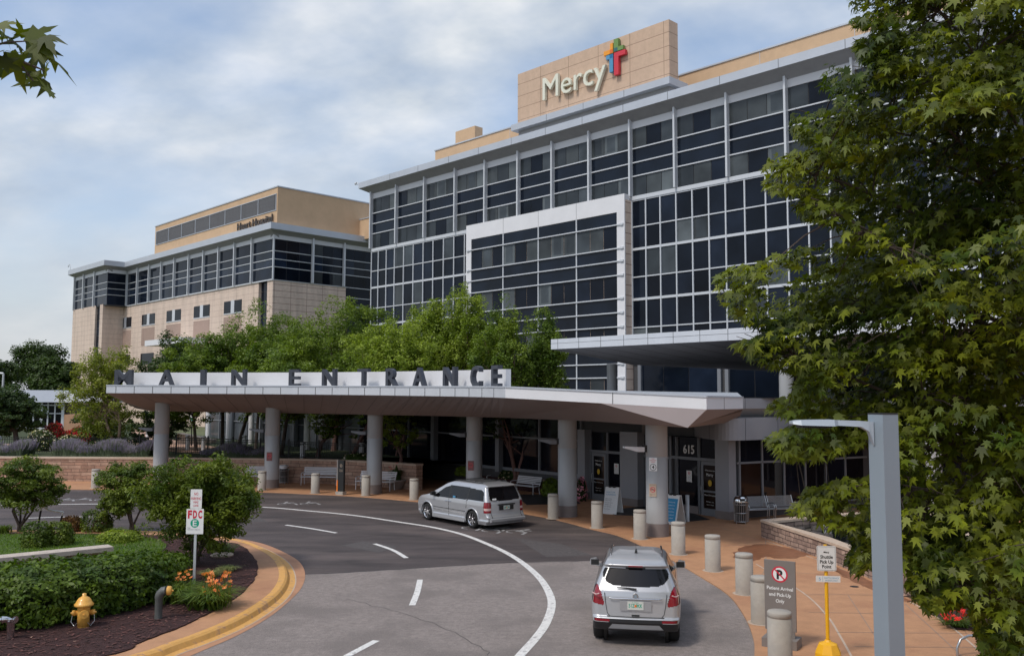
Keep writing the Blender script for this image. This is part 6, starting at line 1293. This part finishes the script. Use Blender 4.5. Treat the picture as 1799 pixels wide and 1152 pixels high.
ptree('lime_tree', 'bright lime green bushy tree above the letters T and R', 608, 775, 548, 725, 53, 620, 34000, .14, 'lime', seed=9, lobes=24, tr=.13, group=GT, bark='bark_r')
ptree('lime_tree', 'fresh green tree in the middle below the glass bay corner', 690, 815, 512, 725, 56, 699, 28000, .14, 'lime', seed=10, lobes=22, tr=.12, group=GT, bark='bark_r')
ptree('slender_tree', 'tallest pointed yellow green tree beside the framed glass bay', 765, 872, 482, 730, 55, 811, 24000, .13, 'lime', seed=11, lobes=26, tr=.12, group=GT, bark='bark_r')
ptree('feathery_tree', 'darker feathery tree rising above the last letters of the roof sign', 822, 945, 527, 735, 52, 905, 28000, .12, 'mid', seed=12, lobes=26, lobe=(.28, .40), gap=.0, tip=.15, tr=.13, group=GT, bark='bark_r')
ptree('feathery_tree', 'dark feathery tree just left of the upper canopy', 900, 1016, 538, 745, 54, 930, 24000, .12, 'mid', seed=13, lobes=26, lobe=(.22, .34), gap=.0, tip=.3, tr=.1, group=GT, bark='bark_r')
ptree('young_tree', 'small leafy tree with crooked reddish trunk seen under the canopy', 655, 745, 712, 785, 50, 706, 2600, .12, 'lime', zb=.55, seed=14, lobes=10, tr=.12, group=GT, bark='bark_r')
ptree('bare_stemmed_tree', 'reddish many stemmed tree under the canopy right of the minivan', 850, 960, 700, 770, 47, 908, 1500, .12, 'dark', zb=.55, seed=15, stems=4, spread=.7, lobes=10, tr=.22, group=GT, bark='bark_r')
ptree('shade_tree', 'leafy tree with dark trunk seen under the left canopy', 540, 650, 705, 765, 55, 560, 2600, .13, 'mid', seed=16, lobes=10, tr=.15, group=GT, bark='bark_r')
ptree('dark_tree', 'dark dense tree before the glass pavilion at far left', -60, 80, 668, 765, 64, 30, 24000, .17, 'dark', seed=17, lobes=18, tr=.2, group=GT)
ptree('dark_tree', 'dark tree low on the terrace behind the first column', 225, 330, 690, 790, 62, 285, 9000, .15, 'dark', seed=18, lobes=14, tr=.1, group=GT)
ptree('dark_tree', 'small dark tree beyond the fence just left of the birch trunks', 130, 235, 700, 790, 66, 180, 7000, .16, 'dark', seed=19, lobes=12, tr=.1, group=GT)
for i, (x0, x1, yt, D, lb) in enumerate(((20, 125, 588, 150, 'tall dark broad tree on the left horizon'), (-60, 40, 618, 140, 'dark tree cut by the left edge of the picture, on the horizon'), (60, 140, 625, 130, 'darker lower tree against the stone wing on the left horizon'))):
    ptree('horizon_tree', lb, x0, x1, yt, 715, D, (x0 + x1) / 2, 26000, .36, 'dark', zb=-.03, seed=30 + i, lobes=30, lobe=(.3, .45), clump=1.6, tr=.3, group='trees on the left horizon')
# small island trees
GI = 'small island trees'
def island_tree(lab, x0, x1, yt, yb, bpx, bpy, n, seed, stems=5, ls=.085, z=.15):
    b = G(bpx, bpy, z); D = b.y; return ptree('small_tree', lab, x0, x1, yt, yb, D, bpx, n, ls, 'crab', zb=z, seed=seed, stems=stems, spread=.45, lobes=34, lobe=(.26, .38), tr=.09, clump=1.1, group=GI, shape='leaflet')
island_tree('low multi stemmed tree at the far left of the island', -30, 141, 797, 908, 43, 932, 17000, 41)
island_tree('middle small tree between the two other island trees', 165, 290, 800, 915, 238, 931, 20000, 42)
island_tree('largest dense small tree directly behind the red and white sign', 246, 470, 780, 985, 352, 992, 46000, 43, 6, .085)
# clipped hedge and low planting
def mound(name, lab, cat, boxes, n, ls, lm, seed, shape='oval', kind=None, group=None):
    rs = np.random.RandomState(seed); C = []; Nn = []
    A = [b[3] * b[4] + b[4] * b[5] + b[3] * b[5] for b in boxes]; A = np.array(A) / sum(A)
    for (x, y, z, rx, ry, rz), f in zip(boxes, A):
        m = int(n * f); v = rs.normal(0, 1, (m, 3)); v /= np.linalg.norm(v, axis=1)[:, None]; v = np.sign(v) * np.abs(v) ** .7
        lump = 1 + .10 * np.sin(v[:, 0] * 9 + x * 3) * np.sin(v[:, 1] * 8 + y) + .07 * np.sin(v[:, 2] * 14 + v[:, 0] * 11); r = lump * (1 - np.abs(rs.normal(0, .10, m)))
        C.append(np.array([x, y, z]) + v * r[:, None] * np.array([rx, ry, rz])); Nn.append(v * .7 + np.array([0, 0, .6]))
    C = np.concatenate(C); Nn = np.concatenate(Nn); ok = C[:, 2] > .03 + min(b[2] - b[5] for b in boxes) * 0 + (.12 if boxes[0][2] < 1.1 else 0); C, Nn = C[ok], Nn[ok]
    V, kk = leaves(C, Nn, ls, rs, shape); x, y, z = boxes[0][:3]
    t = thing(name, lab, cat, (x, y, .15), 0, group); soup('foliage', V.reshape(-1, 3), kk, LM[lm], t)
    mb = MB()
    for b in boxes[:10]: mb.tube([(b[0], b[1], max(.1, b[2] - b[5])), (b[0] + .05, b[1], b[2])], [.03, .012], 5)
    for b in boxes: mb.lathe([(.0, b[2] - b[5] * .7), (b[3] * .62, b[2] - b[5] * .5), (b[3] * .66, b[2]), (b[3] * .4, b[2] + b[5] * .5), (0, b[2] + b[5] * .6)], (b[0], b[1], 0), 12, cap=False) if min(b[3], b[4]) > .5 else None  # dark lumps inside the foliage: shade between leaves put in as a core
    mb.build('stem', M['stem_shadecore'], t); return t
M['stem_shadecore'] = mat('stem_and_shade_core', (.018, .028, .010), .9, 0, .3, 6)
hb = []
for px, py, rx, ry, rz in ((-150, 1122, 1.2, 1.2, .62), (-70, 1115, 1.1, 1.2, .62), (0, 1112, 1.0, 1.2, .62), (55, 1100, 1.0, 1.15, .60), (115, 1090, .95, 1.1, .60), (170, 1080, .9, 1.0, .58), (222, 1066, .75, .9, .52), (262, 1042, .6, .8, .42)):
    p = G(px, py, .15); hb.append((p.x, p.y + ry * .95, .15 + rz * .85, rx, ry, rz))
mound('hedge', 'wide leafy green hedge behind the yellow hydrant', 'hedge', hb, 34000, .105, 'hedge', 51, 'leaflet')
for lb, px, py, r, h, lm in (('low green shrub at the right end of the hedge under the small tree', 262, 1008, .75, .33, 'hedge'), ('tall young leafy shrub rising behind the stone slab, left one', 62, 962, .40, .45, 'crab'), ('tall young leafy shrub rising behind the stone slab, right one', 102, 958, .38, .42, 'crab'), ('small rusty green shrub at the far edge of the lawn', 168, 932, .48, .40, 'crab'), ('tiny reddish twiggy shrub right of the rope rail', 125, 932, .32, .28, 'rust'), ('low pale plant between lawn and small tree', 208, 952, .6, .2, 'lime')):
    p = G(px, py, .15); mound('low_shrub', lb, 'shrub', [(p.x, p.y, .15 + h * .8, r, r * .8, h), (p.x + r * .5, p.y + .1, .15 + h * .55, r * .6, r * .6, h * .7)], 2600, .075, lm, int(px), 'leaflet')
p = G(180, 931, .15); mound('low_shrub', 'tiny rust red shrub touching the small shrub at the lawn edge', 'shrub', [(p.x, p.y - .05, .33, .28, .28, .24)], 900, .06, 'rust', 3)
def arcblades(name, c, n, r, h, w, lm, seed, parent, flat_=0.0):
    rs = random.Random(seed); V = []
    for _ in range(n):
        a = rs.uniform(0, 6.28); rr = rs.uniform(.0, .35) * r; ln_ = rs.uniform(.55, 1.1); d = Vector((math.cos(a), math.sin(a), 0)); s = Vector((-d.y, d.x, 0)); o = Vector(c) + Vector((rs.uniform(-1, 1), rs.uniform(-1, 1), 0)) * rr * 1.6
        prev = None
        for k in range(5):
            t = k / 4; p = o + d * (r * ln_ * t ** 1.3) + Zv * (h * ln_ * (1.9 * t - 1.35 * t * t)); ww = w * (1 - t) ** .6 * .5 + .001
            q = (p - s * ww, p + s * ww)
            if prev: V.append([prev[0], prev[1], q[1], q[0]])
            prev = q
    return soup(name, V, 4, LM[lm], parent)
def flower_mesh(r, lm, six=6):
    V = []
    for k in range(six):
        a = k / six * 6.2832; d = Vector((math.cos(a), math.sin(a), .35)); s = Vector((-math.sin(a), math.cos(a), 0)); V.append([(0, 0, 0), tuple(d * r * .6 + s * r * .28), tuple(d * r), tuple(d * r * .6 - s * r * .28)])
    o = soup('flower', V, 4, lm); me = o.data; bpy.data.objects.remove(o); return me
FM = flower_mesh(.058, LM['lily']); FR_ = flower_mesh(.06, LM['redp'], 5)
def blooms(parent, pts, me):
    loc = Vector(FR[parent.name][0]); mb = MB()
    for p in pts:
        o = bpy.data.objects.new('flower', me); COL.objects.link(o); o.parent = parent; o.location = Vector(p) - loc; o.rotation_euler = (rnd.uniform(-.9, .9) + .5, rnd.uniform(-.7, .7), rnd.uniform(0, 6))
    for p in pts: q = Vector(p); mb.tube([Vector((q.x + rnd.uniform(-.1, .1), q.y + rnd.uniform(-.05, .1), .16)), q], .006, 4)
    mb.build('flower_stalk', LM['blade'], parent)
for lb, px, py, r, nb, fl in (('large arching lily clump with many orange blooms right of the sign post', 366, 1072, .72, 640, [(360 + rnd.uniform(-4, 48), 1003 + rnd.uniform(0, 46)) for _ in range(62)]), ('lily clump with coral blooms directly behind the standpipe', 318, 1062, .66, 460, [(rnd.uniform(308, 336), rnd.uniform(998, 1020)) for _ in range(14)]), ('lily clump with few coral blooms near the hedge end', 284, 1040, .45, 260, [(rnd.uniform(266, 294), rnd.uniform(994, 1010)) for _ in range(12)])):
    c = G(px, py - 6, .15); t = thing('daylily_clump', lb, 'flowers', c, 0, 'daylily clumps'); arcblades('foliage', c, nb, r, .55, .036, 'blade', int(px), t)
    pts = []
    for (x, y) in fl:
        D = c.y + rnd.uniform(-.35, .45); q = P(x, y, D); 
        if q.z < .3: q.z = .45
        pts.append(q)
    blooms(t, pts, FM)
for lb, px, py, r, nb, h in (('pale variegated grass tuft under the small tree', 312, 992, .45, 260, .38), ('pale low grass tuft right of the sign post', 372, 1012, .4, 220, .22), ('second pale grass tuft nearest the curved kerb', 400, 1003, .35, 160, .2), ('green grass tuft at the tip of the planting bed', 392, 972, .55, 260, .35), ('upright grass tuft at the left lawn edge beneath the far tree', 8, 936, .4, 160, .4), ('narrow grass tuft by the kerb behind the small trees', 205, 940, .4, 150, .35)):
    c = G(px, py, .15); t = thing('grass_tuft', lb, 'ornamental grass', c, 0, 'ornamental grass tufts'); arcblades('blades', c, nb, r, h, .022, 'varie' if 'pale' in lb else 'blade', int(px), t)
c = G(390, 977, .16); mb = MB(); mb.lathe([(.30, 0), (.34, .05), (.28, .09), (0, .10)], (0, 0, 0), 9, smooth=False); o = mb.build('flat_stone', M['cap'], None, True); o.location = c; tag(o, 'flat pale stone lying in the mulch near the curved kerb', 'stone')
# lavender on the wall terrace
def lavender(lab, x0, x1, y, n, h, seed, dy=1.6):
    a, b = G(x0, y, 1.2), G(x1, y, 1.2); rs = np.random.RandomState(seed); m = n; V = []
    C = np.zeros((m, 3)); C[:, 0] = rs.uniform(a.x, b.x, m); C[:, 1] = (a.y + b.y) / 2 + rs.uniform(0, dy, m); C[:, 2] = 1.17
    hump = .75 + .25 * np.sin(C[:, 0] * 2.3 + seed) ; hh = h * hump * rs.uniform(.6, 1.1, m); le = rs.normal(0, .14, (m, 2)); tp_ = C + np.stack([le[:, 0], le[:, 1], hh], 1); w = np.array([.012, 0, 0])
    mid_ = C + (tp_ - C) * .55; q1 = np.stack([C - w, C + w, mid_ + w, mid_ - w], 1); w2 = np.array([.022, 0, 0]); q2 = np.stack([mid_ - w2, mid_ + w2, tp_ + w2 * .3, tp_ - w2 * .3], 1)
    Vv = np.concatenate([q1, q2]); mi = np.concatenate([np.zeros(m), (rs.rand(m) < .8).astype(int)]); tag(soup('lavender_bed', Vv.reshape(-1, 3), 4, [LM['lavg'], LM['lav']], None, mi), lab, 'lavender', kind='stuff')
lavender('purple lavender bed on the terrace at the far left', -60, 38, 800, 9000, .95, 1); lavender('long purple lavender bed below the birch trunks', 90, 262, 800, 17000, .95, 2); lavender('pale lavender bed on the wall between first and second columns', 352, 465, 803, 9000, .8, 3)
def terrbush(lab, x0, x1, yt, D, lm, fl=None, n=3500, ls=.11, seed=1, nm='garden_bush', zb=1.2):
    X0, X1 = P(x0, 700, D).x, P(x1, 700, D).x; zt_ = P((x0 + x1) / 2, yt, D).z; t = thing(nm, lab, 'shrub', ((X0 + X1) / 2, D, zb)); rs = np.random.RandomState(seed); V, kk = None, 4
    m = n; v = rs.normal(0, 1, (m, 3)); v /= np.linalg.norm(v, axis=1)[:, None]; r = (1 - np.abs(rs.normal(0, .2, m))) * (1 + .12 * np.sin(v[:, 0] * 9) * np.sin(v[:, 2] * 7)); hz = (zt_ - zb) / 1.6; C = np.array([(X0 + X1) / 2, D, zt_ - hz]) + v * r[:, None] * np.array([(X1 - X0) / 2, (X1 - X0) / 3.5, hz]); ok = C[:, 2] > zb; C, v = C[ok], v[ok]
    V, kk = leaves(C, v + np.array([0, 0, .5]), ls, rs); soup('foliage', V.reshape(-1, 3), kk, LM[lm], t)
    if fl:
        s_ = rs.rand(len(C)) < fl[1]; V, kk = leaves(C[s_] * 1.0 + v[s_] * .06, v[s_], ls * 1.25, rs); soup('blossom', V.reshape(-1, 3), kk, LM[fl[0]], t)
    mb = MB(); mb.tube([((X0 + X1) / 2, D, zb - .02), ((X0 + X1) / 2, D, zt_ - hz)], .05, 6); mb.build('stem', M['bark'], t)
terrbush('rose bush with pale blooms right of the dark left tree', 50, 100, 754, 60, 'dark', ('pink', .10), seed=61); terrbush('red flowering bush in front of the glass pavilion', 78, 118, 742, 66, 'dark', ('redf', .45), seed=62); terrbush('red flowering bush below the tan wall', 118, 160, 750, 64, 'dark', ('redf', .30), seed=63)
terrbush('rose bush with cream blooms behind the long lavender bed', 96, 150, 764, 57, 'hedge', ('pink', .12), seed=64); terrbush('dark garden bush behind the birch trunks', 150, 250, 770, 57, 'dark', None, seed=65)
terrbush('low dark bush in the shaded bed beside the second column', 600, 665, 796, 50, 'dark', ('pink', .03), seed=66, zb=1.17); terrbush('dark bush with white blossoms behind the nearer pale bench', 878, 935, 822, 47.5, 'dark', ('pink', .05), seed=67, zb=.55); terrbush('pink flowering bush between fifth column and left door', 1011, 1030, 838, 41.8, 'dark', ('pinkf', .22), n=1200, seed=68, zb=.03)
terrbush('low green bush under the glass wall right of the third column', 800, 835, 818, 49, 'mid', None, n=1400, seed=69, zb=.55); terrbush('short yellow green bush left of the fifth column', 950, 985, 838, 43.8, 'mid', None, n=1400, seed=70, zb=.03)
pt = bpy.data.objects['flower_pot']; loc = Vector(FR['flower_pot'][0]); arcblades('foliage', loc + Zv * .48, 160, .42, .75, .08, 'dark', 5, pt)
mb = MB(); mb.tube([loc + Zv * .45, loc + Zv * 1.25], [.25, .02], 8); mb.build('plant_spike', LM['dark'], pt)
for dx_, z in ((-.32, 1.15), (-.25, 1.05), (.06, 1.35)): o = bpy.data.objects.new('flower', FR_); COL.objects.link(o); o.parent = pt; o.location = (dx_, -.2, z); o.scale = (2, 2, 2)
c = G(1680, 1098, .05)
t = thing('red_flowers', 'bright red bedding flowers under the maple at lower right', 'flowers', c); pts = [G(rnd.uniform(1655, 1700), rnd.uniform(1080, 1104), .05) + Zv * rnd.uniform(.12, .25) for _ in range(30)]; blooms(t, pts, FR_); arcblades('foliage', c, 160, .5, .2, .03, 'hedge', 8, t)
# ---------------------------------------------------------------- the near maple
POLY = [(1474, -500), (1474, -40), (1503, 29), (1489, 42), (1530, 60), (1494, 78), (1510, 105), (1540, 125), (1500, 130), (1452, 108), (1438, 150), (1475, 190), (1388, 200), (1390, 238), (1430, 262), (1344, 272), (1340, 332), (1385, 350), (1410, 385), (1480, 405), (1490, 430), (1392, 434), (1319, 464), (1249, 476), (1258, 515), (1285, 552), (1345, 587), (1284, 607), (1325, 636), (1400, 660), (1395, 690), (1329, 718), (1400, 744), (1335, 774), (1384, 812), (1455, 806), (1540, 775), (1548, 835), (1480, 842), (1414, 862), (1380, 900), (1436, 920), (1500, 944), (1486, 988), (1505, 1012), (1545, 985), (1600, 1000), (1592, 1030), (1632, 1077), (1700, 1058), (1715, 1122), (1745, 1240), (2350, 1300), (2400, -500)]
pp_ = np.array(POLY, dtype=float)
def inpoly_np(x, y):
    c = np.zeros(len(x), bool); j = len(pp_) - 1
    for i in range(len(pp_)):
        xi, yi = pp_[i]; xj, yj = pp_[j]
        if yi != yj: c ^= ((yi > y) != (yj > y)) & (x < (xj - xi) * (y - yi) / (yj - yi) + xi)
        j = i
    return c
def project_np(C):
    X, Y, Z = C[:, 0], C[:, 1], C[:, 2] - HC; zf = Y * math.cos(PITCH) + Z * math.sin(PITCH); up = -Y * math.sin(PITCH) + Z * math.cos(PITCH); x, y = F * X / zf, -F * up / zf; c, s = math.cos(ROLL), math.sin(ROLL)
    return 899.5 + c * x - s * y, 576 + s * x + c * y
rs = np.random.RandomState(77); MT = thing('maple_tree', 'big leafy maple filling the right side behind the lamp post', 'tree', (6.9, 11.6, 0)); trunk = Vector((6.9, 11.6, 0))
cl_ = []; nb = 0
while nb < 215:          # leafy boughs: flat drooping sprays stacked above one another
    px, py = rs.uniform(1255, 2300), rs.uniform(-420, 1230)
    if px > 1900 and rs.rand() < .5: continue
    if not inpoly_np(np.array([px]), np.array([py]))[0]: continue
    nb += 1; u = min(1, max(0, (px - 1240) / 520)); D = 10.9 - rs.uniform(-.5, 2.3) * (.25 + .75 * u)
    if px < 1640: D = max(D, 8.9)
    c = np.array(P(px, py, D)); out = c - np.array([6.9, 11.6, c[2] + .3]); out[2] = 0; out /= np.linalg.norm(out) + 1e-9; side = np.cross(out, [0, 0, 1.]); m_ = rs.randint(12, 22)
    a_ = rs.uniform(-.75, .55, m_); b_ = rs.normal(0, .34, m_)
    for a, b in zip(a_, b_): cl_.append(Vector(tuple(c + out * a + side * b + np.array([0, 0, -.22 * (a + .6) ** 2 - .25 * abs(b) + rs.normal(0, .05)]))))
while len(cl_) < 7800:   # inner foliage round the limbs
    px, py = rs.uniform(1400, 2300), rs.uniform(-420, 1230)
    if not inpoly_np(np.array([px - 90, px]), np.array([py, py])).all(): continue
    cl_.append(P(px, py, rs.uniform(10.4, 13.6)))
for q in range(0, 520):  # tips that draw the uneven outline
    i = rs.randint(1, len(POLY) - 5); a = np.array(POLY[i], float); b = np.array(POLY[i + 1], float); e_ = a + (b - a) * rs.rand(); e_ += np.array([rs.uniform(8, 60), rs.uniform(-10, 10)])
    if inpoly_np(np.array([e_[0]]), np.array([e_[1]]))[0]: cl_.append(P(e_[0], e_[1], rs.uniform(9.2, 10.4)))
CL = np.array([tuple(p) for p in cl_]); VV = []; CC = []; NN = []; TT = []; 
for p in CL:
    out = p - np.array([6.9, 11.6, p[2] + .6]); out /= np.linalg.norm(out); n_ = rs.randint(8, 15)
    side = np.cross(out, [0, 0, 1]); side /= np.linalg.norm(side) + 1e-9
    a = rs.uniform(-.24, .26, n_); b = rs.normal(0, .13, n_); droop = -.25 * (a + .1) ** 2 * 2 - np.abs(b) * .18
    c = p + out * a[:, None] + side * b[:, None] + np.array([0, 0, 1.]) * (droop + rs.normal(0, .05, n_))[:, None]
    CC.append(c); NN.append(np.tile(np.array([0, 0, .9]) + out * .55, (n_, 1))); TT.append(out * (.55 + .9 * (a[:, None] > 0)) + side * b[:, None] * 4.5 + np.array([0, 0, -.55]))
CC = np.concatenate(CC); NN = np.concatenate(NN); x_, y_ = project_np(CC); ok = inpoly_np(x_, y_) & (CC[:, 1] > 8.1); CC, NN, TT = CC[ok], NN[ok], np.concatenate(TT)[ok]
V, kk = leaves(CC, NN, .108, rs, 'maple', TT, .4); soup('crown', V.reshape(-1, 3), kk, LM['maple'], MT); print('maple leaves', len(V))
mb = MB(); mb.tube([trunk, trunk + Zv * .3, trunk + Vector((-.1, 0, 2.2)), trunk + Vector((.05, 0, 5)), trunk + Vector((-.1, -.1, 8.5))], [.26, .2, .17, .12, .04], 12); nodes = []
for i in range(24):
    z = 1.7 + i * .28; tgt = CL[rs.randint(len(CL))]
    for _ in range(30):
        q = CL[rs.randint(len(CL))]
        if q[2] > z + .1 and q[2] < z + 2.0 and q[0] < 6.4 and abs(q[0] - 6.9) > abs(tgt[0] - 6.9) * .5: tgt = q; break
    e = Vector(tuple(tgt)); o = trunk + Zv * z; m_ = o.lerp(e, .5) + Zv * .25; r = .055 * (1 - i / 40)
    mb.tube([o, o.lerp(m_, .5), m_, m_.lerp(e, .5) + Zv * .06, e], [r, r * .85, r * .6, r * .4, r * .15], 6)
    for k in range(8): t_ = .25 + k * .1; nodes.append(tuple(o.lerp(m_, t_ * 2) if t_ < .5 else m_.lerp(e, t_ * 2 - 1)))
nodes = np.array(nodes)
for p in CL[::4]:
    d = np.linalg.norm(nodes - p, axis=1); q = nodes[d.argmin()]
    if d.min() < 1.0 and p[2] > 2.6: a, b = Vector(tuple(q)), Vector(tuple(p)); mb.tube([a, a.lerp(b, .5) + Zv * .05, b], [.014, .009, .004], 3, cap=False)
mb.build('trunk', M['bark'], MT)
# branch of a neighbouring maple entering at the upper left
rs = np.random.RandomState(5); BT = thing('overhanging_maple', 'maple branch tip hanging into the upper left corner', 'tree', (-5.6, 4.9, 0)); D = 4.9
lv = [(12, 45, 46), (38, 55, 50), (20, 75, 60), (52, 70, 62), (68, 62, 44), (35, 92, 66), (72, 88, 60), (85, 74, 40), (95, 112, 46), (60, 108, 60), (82, 122, 56), (28, 118, 54), (55, 138, 56), (72, 150, 60), (84, 158, 44), (0, 60, 60), (-8, 92, 66), (-4, 124, 56), (14, 112, 50)]
for k in range(60): lv.append((rs.uniform(-420, -15), rs.uniform(0, 170), 56))
C = np.array([tuple(P(x, y, D + rs.uniform(-.2, .2))) for x, y, s in lv]); V, kk = leaves(C, np.tile([.15, -.75, .55], (len(C), 1)), .16, rs, 'maple'); soup('crown', V.reshape(-1, 3), kk, LM['maple'], BT)
mb = MB(); a0 = Vector((-5.6, 4.9, 0)); mb.tube([a0, a0 + Zv * 4, a0 + Zv * 8], [.2, .16, .05], 10); p1 = P(-330, 120, D); p2 = P(-60, 95, D); p3 = P(30, 105, D); p4 = P(80, 125, D)
mb.tube([a0 + Zv * 5.2, p1, p2, p3, p4], [.05, .03, .016, .009, .004], 6); mb.tube([p2, P(10, 75, D), P(60, 72, D)], [.01, .006, .003], 5); mb.tube([p3, P(60, 145, D), P(75, 155, D)], [.008, .005, .003], 5); mb.build('trunk', M['bark'], BT)
